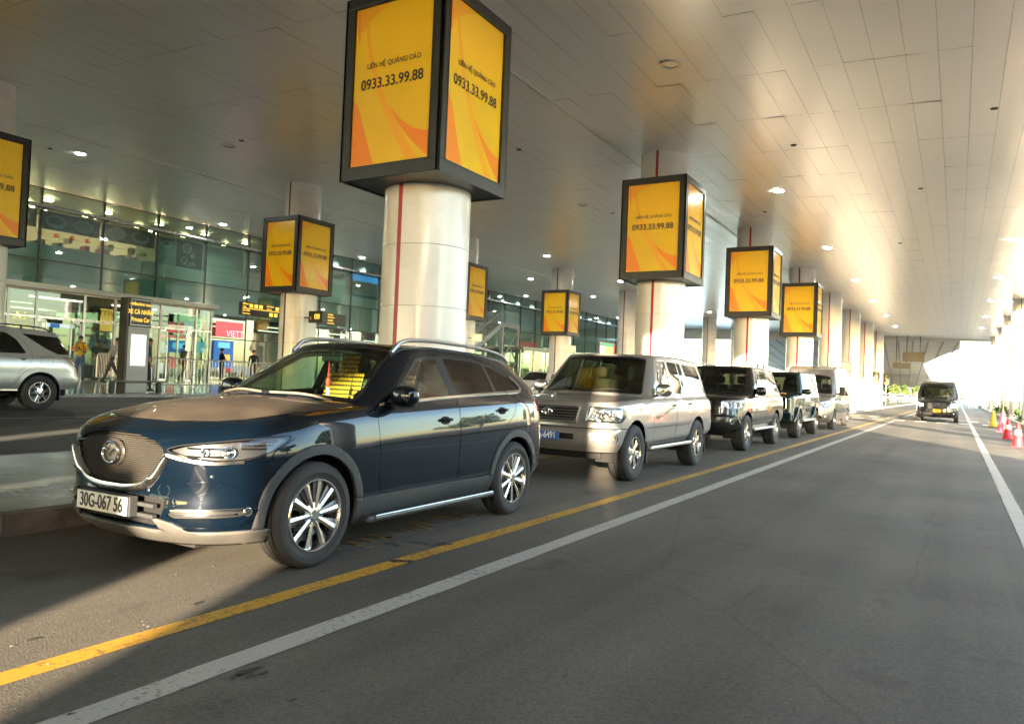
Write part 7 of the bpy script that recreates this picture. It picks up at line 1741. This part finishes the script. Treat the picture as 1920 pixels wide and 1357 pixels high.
# ------------------------------------------------------------------ silver car by the pavement, cut off by the left edge
def silver_suv(X, Y, Z, rz):
    root = empty('parked_car', (X, Y, Z), rz); tag(root, 'silver sport utility car at the pavement kerb, cut off by the left edge', 'car')
    M_b = paint_car('paint_bright_silver', (.50, .50, .48), .55, .28, dust=.05, flake=.05)
    sp = dict(L=4.70, hw=.92, axles=(.92, 3.67), r=.385, rim=.232, tw=.265, wx=.80, arch=.44, sill=.32, style='six_twin', ub=.30)
    c = Car(dict(L=4.70, lo=1, fs=FS_ROUND, rs=FS_BOX, levels=[
        (.36, .42, .46, .15, .5, .86, 4.62, .35), (.48, .52, .58, .04, .54, .905, 4.70, .35), (.62, .66, .70, .02, .54, .918, 4.70, .35), (.76, .78, .82, .04, .54, .92, 4.66, .35), (.88, .90, .95, .05, .54, .922, 4.62, .35), (1.0, 1.02, 1.07, .08, .55, .912, 4.58, .35), (1.06, 1.12, 1.16, .12, .56, .89, 4.55, .35), (1.09, 1.17, 1.20, .16, .58, .865, 4.52, .35)],
        ys=[.98, 1.55, 2.2, 2.9, 3.5, 4.0], ya=1.55, iC=4,
        green=dict(cowl=(1.30, 1.19), wst=(2.0, 1.76), yAt=2.10, roof=lerp_pts([(2.0, 1.73), (2.7, 1.78), (3.6, 1.765), (4.4, 1.70)]), xb=.85, xr=.64, yDt=3.95, yr0=4.50, yrt=4.24, br=.30, crown=.03, tum=1.2), hood=.04, hoodcrown=.02))
    mats, opts = {}, {}
    sp.update(doors=[('front_door', [(1.62, .52), (1.60, 1.0), (1.62, 1.20), (2.14, 1.70), (2.50, 1.72), (2.51, .52)]), ('rear_door', [(2.53, .52), (2.53, 1.72), (3.10, 1.715), (3.36, 1.50), (3.52, 1.22), (3.47, 1.05), (3.25, .86), (3.12, .52)])],
        wmat=M_tint, windows=[[(1.80, 1.225), (2.22, 1.665), (2.45, 1.68), (2.45, 1.225)], [(2.58, 1.225), (2.58, 1.68), (3.02, 1.67), (3.22, 1.52), (3.38, 1.25), (3.34, 1.228)], [(3.34, 1.665), (4.16, 1.62), (4.32, 1.44), (4.38, 1.235), (4.05, 1.24), (3.80, 1.36)]],
        ws=[(0, 1.21), (.5, 1.205), (.76, 1.19), (.60, 1.69), (.3, 1.725), (0, 1.735)], wsy=2.3, rg=[(0, 1.26), (.66, 1.27), (.54, 1.62), (0, 1.64)])
    generic(root, c, sp, mats, opts, M_b)
    c.cut([(4.20, 1.12), (4.12, 1.18), (4.7, 1.17), (4.7, .90), (4.50, .93)], 90, 'tail_light', True, sel=lambda p: p.y > 4.1 and abs(p.x) > .45)
    c.cut(rounded([(3.66, 1.02), (3.66, 1.16), (3.92, 1.17), (3.93, 1.02)], .03, 3), 90, 'panel_gap', sel=lambda p: p.x > .4); c.cut(rounded([(3.666, 1.026), (3.666, 1.154), (3.914, 1.164), (3.924, 1.026)], .03, 3), 90, 'fuel_flap', sel=lambda p: p.x > .4)
    for mir in (1, -1):
        ring = circ(3.67, .395, .495, -8, 172, 22); c.strip(list(reversed(ring)), 90, .10, .022, mir).obj('arch_flare', M_b, root, smooth=True)
        ring = circ(.92, .395, .495, 8, 188, 22); c.strip(list(reversed(ring)), 90, .10, .022, mir).obj('arch_flare', M_b, root, smooth=True)
        handle(root, c, 2.36, 1.08, mir, M_b); handle(root, c, 3.30, 1.11, mir, M_b)
        MB().box(min(mir*.78, mir*.97), max(mir*.78, mir*.97), 1.45, 3.18, .40, .45).obj('running_board', M_black, root, bevel=.015); MB().box(min(mir*.93, mir*.972), max(mir*.93, mir*.972), 1.45, 3.18, .425, .452).obj('board_trim', M_pchrome, root)
        MB().box(min(mir*.70, mir*.90), max(mir*.70, mir*.90), 4.10, 4.12, .20, .55).obj('mud_flap', M_black, root); mirror_unit(root, .87, 1.82, 1.24, M_b, mir)
    roof_rails(root, c, .60, 2.2, 4.0, .06, M_black); b = MB()
    MB().box(-.55, .55, 4.14, 4.40, 1.675, 1.70).obj('rear_spoiler', M_b, root, bevel=.01)
    cabin(root, 1.5, 4.2, .55, .74, 1.65, seats=((.38, 2.1), (-.38, 2.1), (.38, 3.0), (-.38, 3.0)))
    mats.update(tail_light=mat('tail_clear', (.55, .45, .42), .12, metal=.6), fuel_flap=M_b); opts.update(tail_light=dict(lr=1, off=.004)); c.finish(root, mats, opts=opts); return root
silver_suv(-18.32, 5.45, zg(-18.3)+.005, R(0))

# ------------------------------------------------------------------ white crossover on the inner road
def white_crossover(X, Y, Z, rz, label):
    root = empty('parked_car', (X, Y, Z), rz); tag(root, label, 'car', 'white cars further back')
    M_b = paint_car('paint_white', (.74, .75, .75), .0, .3, flake=0)
    sp = dict(L=4.5, hw=.92, axles=(.90, 3.60), r=.345, rim=.235, tw=.225, wx=.80, arch=.40, sill=.26, style='ten', ub=.24, flare=.05)
    c = Car(dict(L=4.5, lo=1, levels=[(.24, .24, .30, .15, .55, .85, 4.40, .5), (.40, .42, .46, .04, .60, .905, 4.48, .5), (.58, .60, .64, .03, .62, .918, 4.48, .5), (.74, .80, .84, .03, .62, .915, 4.46, .5), (.86, .93, 1.0, .08, .66, .90, 4.42, .5), (.91, 1.02, 1.09, .16, .68, .86, 4.38, .5)],
        ys=[.95, 1.45, 2.1, 2.75, 3.3, 3.75], ya=1.45, nl=24,
        green=dict(cowl=(1.12, 1.06), wst=(1.98, 1.555), yAt=2.10, roof=lerp_pts([(2.0, 1.53), (2.7, 1.57), (3.4, 1.54), (4.2, 1.42)]), xb=.84, xr=.58, yDt=3.7, yr0=4.32, yrt=4.0, br=.3, crown=.03), hood=.04, hoodcrown=.02))
    mats, opts = {'windscreen': M_tint}, {}
    sp.update(doors=[('front_door', [(1.58, .42), (1.55, 1.03), (2.24, 1.49), (2.60, 1.52), (2.61, .42)]), ('rear_door', [(2.62, .42), (2.62, 1.52), (3.3, 1.49), (3.62, 1.15), (3.4, .85), (3.18, .42)])],
        windows=[[(1.70, 1.09), (2.30, 1.455), (2.55, 1.475), (2.56, 1.12)], [(2.66, 1.12), (2.65, 1.48), (3.25, 1.45), (3.60, 1.20), (3.5, 1.15)]], ws=[(0, 1.08), (.45, 1.085), (.73, 1.10), (.55, 1.495), (.3, 1.52), (0, 1.53)], wsy=2.3, rg=[(0, 1.15), (.6, 1.16), (.5, 1.44), (0, 1.46)])
    generic(root, c, sp, mats, opts, M_b)
    hs = lambda p: p.y < 1.1
    c.cut([(.55, .80), (1.1, .845), (1.1, .865), (.55, .83)], 45, 'light_bar', True, sel=hs); c.cut([(.62, .60), (.60, .72), (.86, .74), (.90, .62)], 45, 'headlight', True, sel=hs)
    for mir in (1, -1): mirror_unit(root, .86, 1.68, 1.10, M_b, mir); lamp_unit(root, c, 'headlamp_inside', [(.62, .60), (.60, .72), (.86, .74), (.90, .62)], 45, mir, ((.74, .67, .04),), .04)
    mats.update(light_bar=M_gap, headlight=M_lens, arch_flare=M_black); opts.update(light_bar=dict(off=-.006)); opts['arch_flare'] = dict(off=.012, thick=.03, lr=1)
    cabin(root, 1.3, 4.0, .40, .70, 1.5, wheel=False, seats=((.37, 2.05), (-.37, 2.05)))
    c.finish(root, mats, opts=opts); return root
wp = at_depth(1030, 728, 42.)
wc = white_crossover(-19.0, 33.0, zg(-19.0), R(0), 'white crossover on the inner road behind the silver off-roader')
# ================================================================== people
def cloth(name, c): return mat(name, c, .85, var=.18, vscale=9, bump=.25, bscale=26)
def person(loc, rz, H, shirt, trousers, label, pose, skin=(.40, .22, .13), hair=(.012, .010, .009), sleeve='short', group='people outside the terminal', shoes=(.03, .03, .03), seated=False):
    """one continuous skinned body grown from a joint graph; face, hair and hands joined in"""
    P = dict(pelvis=(0, 0, .95), spine=(0, 0, 1.10), chest=(0, .01, 1.30), neck=(0, 0, 1.46), head0=(0, -.012, 1.55), head1=(0, -.015, 1.67))
    lk, rk = pose.get('stride', (0, 0)); kb = pose.get('knee', (0, 0))
    for s_, nm, st_, kk in ((1, 'l', lk, kb[0]), (-1, 'r', rk, kb[1])):
        P['hip'+nm] = (s_*.085, 0, .90); P['knee'+nm] = (s_*.095, -st_*.45-kk*.10-.01, .50+abs(st_)*.02); P['ank'+nm] = (s_*.10, -st_*.95+kk*.22, .085+kk*.10); P['toe'+nm] = (s_*.115, -st_*.95+kk*.18-.15, .03+kk*.03)
        if seated: P['knee'+nm] = (s_*.12, -.44, .93); P['ank'+nm] = (s_*.12, -.52, .50); P['toe'+nm] = (s_*.12, -.66, .46)
        a = pose.get('arm'+nm, 'down')
        P['sh'+nm] = (s_*.175, .01, 1.405)
        if a == 'down': P['el'+nm] = (s_*.225, .03, 1.13); P['wr'+nm] = (s_*.235, -.05, .89); hd = Vector((0, -.15, -1))
        elif a == 'phone': P['el'+nm] = (s_*.25, -.03, 1.15); P['wr'+nm] = (s_*.07, -.25, 1.20); hd = Vector((-s_*.6, -.5, .15))
        elif a == 'fwd': P['el'+nm] = (s_*.22, -.08, 1.16); P['wr'+nm] = (s_*.20, -.28, 1.04); hd = Vector((0, -1, -.2))
        elif a == 'back': P['el'+nm] = (s_*.23, .14, 1.16); P['wr'+nm] = (s_*.24, .12, .93); hd = Vector((0, 0, -1))
        else: P['el'+nm] = (s_*.24, -.12, 1.18); P['wr'+nm] = (s_*.20, -.40, 1.22); hd = Vector((-s_*.2, -1, .1))
        P['ha'+nm] = tuple(Vector(P['wr'+nm])+hd.normalized()*.075); P['hd'+nm] = hd.normalized()
    lean = pose.get('lean', 0.); tw = pose.get('nod', 0.)
    for k in list(P):
        if k.startswith(('hip', 'knee', 'ank', 'toe', 'pelvis', 'hd')): continue
        v = Vector(P[k]); v.y -= lean*(v.z-.95); P[k] = tuple(v)
    for k in ('head0', 'head1'): v = Vector(P[k]); v.y -= tw*(v.z-1.46); P[k] = tuple(v)
    E_ = [('pelvis', 'spine', 'S'), ('spine', 'chest', 'S'), ('chest', 'neck', 'S'), ('neck', 'head0', 'K'), ('head0', 'head1', 'K')]
    for nm in 'lr': E_ += [('pelvis', 'hip'+nm, 'T'), ('hip'+nm, 'knee'+nm, 'T'), ('knee'+nm, 'ank'+nm, 'T'), ('ank'+nm, 'toe'+nm, 'F'), ('chest', 'sh'+nm, 'S'), ('sh'+nm, 'el'+nm, 'S'), ('el'+nm, 'wr'+nm, 'K' if sleeve == 'short' else 'S'), ('wr'+nm, 'ha'+nm, 'K')]
    rad = dict(pelvis=(.135, .105), spine=(.130, .10), chest=(.150, .112), neck=(.058, .060), head0=(.078, .088), head1=(.070, .084), hip=(.088, .092), knee=(.060, .062), ank=(.046, .048), toe=(.036, .030), sh=(.062, .064), el=(.044, .046), wr=(.029, .026), ha=(.034, .016))
    names = [k for k in P if not k.startswith('hd')]; idx = {k: i for i, k in enumerate(names)}
    me = bpy.data.meshes.new('body'); me.from_pydata([P[k] for k in names], [(idx[a], idx[b]) for a, b, _ in E_], [])
    o = bpy.data.objects.new('body', me); COL.objects.link(o)
    sk = o.modifiers.new('skin', 'SKIN'); sk.use_smooth_shade = True; sub = o.modifiers.new('sub', 'SUBSURF'); sub.levels = 2; sub.render_levels = 2
    for k in names:
        key = k if k in rad else k[:-1]; me.skin_vertices[0].data[idx[k]].radius = rad[key]
    me.skin_vertices[0].data[idx['pelvis']].use_root = True
    bpy.context.view_layer.update()
    nm_ = bpy.data.meshes.new_from_object(o.evaluated_get(bpy.context.evaluated_depsgraph_get())); bpy.data.objects.remove(o)
    key = label[:40]
    M_s = mat('skin_%.2f' % skin[0], skin, .55); M_sh = cloth('shirt_%s' % key, shirt); M_tr = cloth('trousers_%s' % key, trousers); M_f = mat('shoe_%s' % key, shoes, .5); M_h = mat('hair_%.3f' % hair[0], hair, .6)
    bm = bmesh.new(); bm.from_mesh(nm_)
    segs = [(Vector(P[a]), Vector(P[b]), c) for a, b, c in E_]
    # short sleeves end at mid upper arm, neck of the shirt at the collar
    for f in bm.faces:
        c = f.calc_center_median(); best = 9; cat_ = 'S'
        for a, b, t in segs:
            d = b-a; u = max(0, min(1, (c-a).dot(d)/d.dot(d))); q = (c-(a+d*u)).length
            if q < best: best, cat_, uu, aa = q, t, u, a
        f.material_index = {'S': 1, 'K': 0, 'T': 2, 'F': 3}[cat_]; f.smooth = True
        if cat_ == 'S' and c.z < .97 and not seated: f.material_index = 1 if c.z > .93 else 2
        if cat_ == 'K' and c.z > 1.40 and c.z < 1.485 and abs(c.x) > .07: f.material_index = 1
    tmp = bpy.data.meshes.new('body'); bm.to_mesh(tmp); bm.free()
    # hands, face: joined into the same mesh
    b = MB(); b.cur = 0
    for nm in 'lr':
        w = Vector(P['ha'+nm]); d = P['hd'+nm]; sx = Vector((1, 0, 0)) if abs(d.x) < .8 else Vector((0, 1, 0)); side_ = d.cross(Vector((0, 0, 1)) if abs(d.z) < .8 else Vector((1, 0, 0))).normalized()
        cu = side_.cross(d).normalized()
        for i, L in enumerate((.060, .072, .068, .052)): s0 = w+side_*((i-1.5)*.019)-d*.01; b.tube([s0, s0+d*L*.5+cu*.004, s0+d*L*.85+cu*.016], .008, 5, radii=[.0095, .0085, .006])
        s0 = w-d*.045+side_*.03; b.tube([s0, s0+side_*.02+d*.025, s0+side_*.022+d*.05], .009, 5, radii=[.011, .0095, .007])
    hc = (Vector(P['head0'])+Vector(P['head1']))/2; n0 = Vector((0, -.088, -.01))
    b.tube([hc+Vector((0, -.078, .02)), hc+Vector((0, -.098, -.008)), hc+Vector((0, -.082, -.014))], .012, 6, radii=[.008, .013, .008])
    for s_ in (1, -1): ellip(b, hc+Vector((s_*.078, .01, 0)), (.010, .022, .032), 8, 6)
    b.cur = 4
    for s_ in (1, -1): ellip(b, hc+Vector((s_*.031, -.081, .022)), (.012, .006, .006), 8, 4)
    ellip(b, hc+Vector((0, -.083, -.045)), (.022, .006, .005), 8, 4)
    extra = b.mesh('extra', M_s)
    bm = bmesh.new(); bm.from_mesh(tmp); n1 = len(bm.faces); bm.from_mesh(extra); bm.faces.ensure_lookup_table()
    for i, f in enumerate(bm.faces):
        if i >= n1: f.material_index = b.m[i-n1]; f.smooth = True
    fin = bpy.data.meshes.new('body'); bm.to_mesh(fin); bm.free()
    for m in (M_s, M_sh, M_tr, M_f, M_h): fin.materials.append(m)
    root = empty('person', loc, rz); root.scale = (H/1.72,)*3; tag(root, label, 'person', group)
    bo = inst('body', fin, root)
    hb = MB(); ellip(hb, hc+Vector((0, .016, .045)), (.086, .098, .082), 16, 10)
    for i in range(40):
        rr = random.Random(i); a = rr.random()*6.28; hb.tube([hc+Vector((.07*math.cos(a), .02+.08*math.sin(a), .06)), hc+Vector((.088*math.cos(a), .018+.10*math.sin(a), .03+.05*rr.random()))], .012, 4, radii=[.012, .004])
    hv = [v for v in hb.v]
    hb.obj('hair', M_h, root, smooth=True)
    return root
def stand(u, v, px, H=1.70): return at_depth(u, v, H*1419.48/px)
def put(u, v, px, H, rz, *a, **k):
    p = stand(u, v, px, H); p.z = zg(p.x); return person(p, rz, H, *a, **k), p
q, p = put(148, 715, 85, 1.72, R(50), (.72, .42, .03), (.06, .12, .24), 'man in yellow T-shirt and jeans looking at his phone', dict(arml='phone', armr='phone', nod=.25))
bpk = MB().box(-.16, .16, .10, .26, 1.05, 1.48).obj('backpack', mat('backpack_dark', (.03, .03, .03), .7), q, bevel=.05)
for s_ in (1, -1): MB().tube([(s_*.11, .10, 1.44), (s_*.12, -.05, 1.49), (s_*.115, -.135, 1.36), (s_*.13, -.08, 1.12), (s_*.12, .10, 1.10)], .018, 6).obj('backpack_strap', MATS['backpack_dark'], q)
MB().box(-.035, .035, -.32, -.31, 1.20, 1.30).obj('phone', M_black, q)
q, p = put(177, 707, 74, 1.70, R(95), (.02, .02, .022), (.62, .60, .56), 'man in black polo shirt and white trousers beside a suitcase', dict(arml='down', armr='fwd', nod=.5, lean=.10))
su = empty('suitcase', (p.x+.35, p.y-.55, zg(p.x))); tag(su, 'dark upright suitcase between the waiting men', 'suitcase')
MB().box(-.13, .13, -.20, .20, .05, .62).obj('shell', mat('suitcase_navy', (.03, .035, .06), .5), su, bevel=.04); MB().tube([(0, -.12, .62), (0, -.12, 1.0), (0, .12, 1.0), (0, .12, .62)], .012, 6).obj('handle', M_steel, su)
for (a, b_) in ((-.1, -.16), (.1, -.16), (-.1, .16), (.1, .16)): MB().lathe([(0, -.015), (.028, -.015), (.028, .015), (0, .015)], 10, axis='Y', c=(a, b_, .028)).obj('caster', M_black, su)
q, p = put(194, 706, 71, 1.70, R(60), (.018, .018, .020), (.022, .022, .026), 'man in black T-shirt and dark trousers looking at his phone', dict(arml='phone', armr='phone', nod=.35))
q, p = put(206, 718, 87, 1.72, R(165), (.30, .30, .29), (.06, .058, .055), 'man in grey sweater leaning as he steps past the pylon', dict(stride=(.42, -.30), lean=.28, nod=.2, arml='down', armr='back'), sleeve='long')
q, p = put(276, 733, 100, 1.74, R(150), (.025, .07, .085), (.02, .02, .024), 'man in dark teal shirt standing right of the pylon', dict(stride=(.08, -.06), arml='down', armr='down'))
q, p = put(343, 716, 69, 1.72, R(185), (.06, .095, .05), (.035, .035, .035), 'man in olive green shirt walking behind the barrier', dict(stride=(.38, -.32), knee=(0, .5), arml='fwd', armr='back'))
q, p = put(414, 714, 63, 1.72, R(160), (.012, .013, .018), (.015, .015, .02), 'guard in black uniform standing behind the barrier by the small door', dict(arml='down', armr='fwd'))
q, p = put(474, 712, 63, 1.66, R(230), (.012, .013, .016), (.02, .02, .022), 'person in dark jacket seen from behind near the pavement column', dict(arml='down', armr='down'), sleeve='long')
# van driver: seated behind the wheel
drv = person((-.92+.45, 46.2+2.02, .0), 0, 1.72, (.62, .60, .56), (.05, .05, .06), 'driver in white shirt at the wheel of the black van', dict(arml='wheel', armr='wheel'), seated=True, group='van driver')
drv.location.z = -.02
# far white cars beyond the canopy
for i, (u, Y, X) in enumerate(((1678, 150, 0), (1698, 165, 0), (1716, 180, 0), (1733, 195, 0))):
    pp = at_z(u, 752-2*i, 0); cpy = copy_tree(wc); cpy.location = (at_y(u, 748, Y).x, Y, 0); cpy.rotation_euler = (0, 0, R(70+10*i)); cpy['label'] = 'small far white car beyond the canopy, %s from the island' % ORD[i]
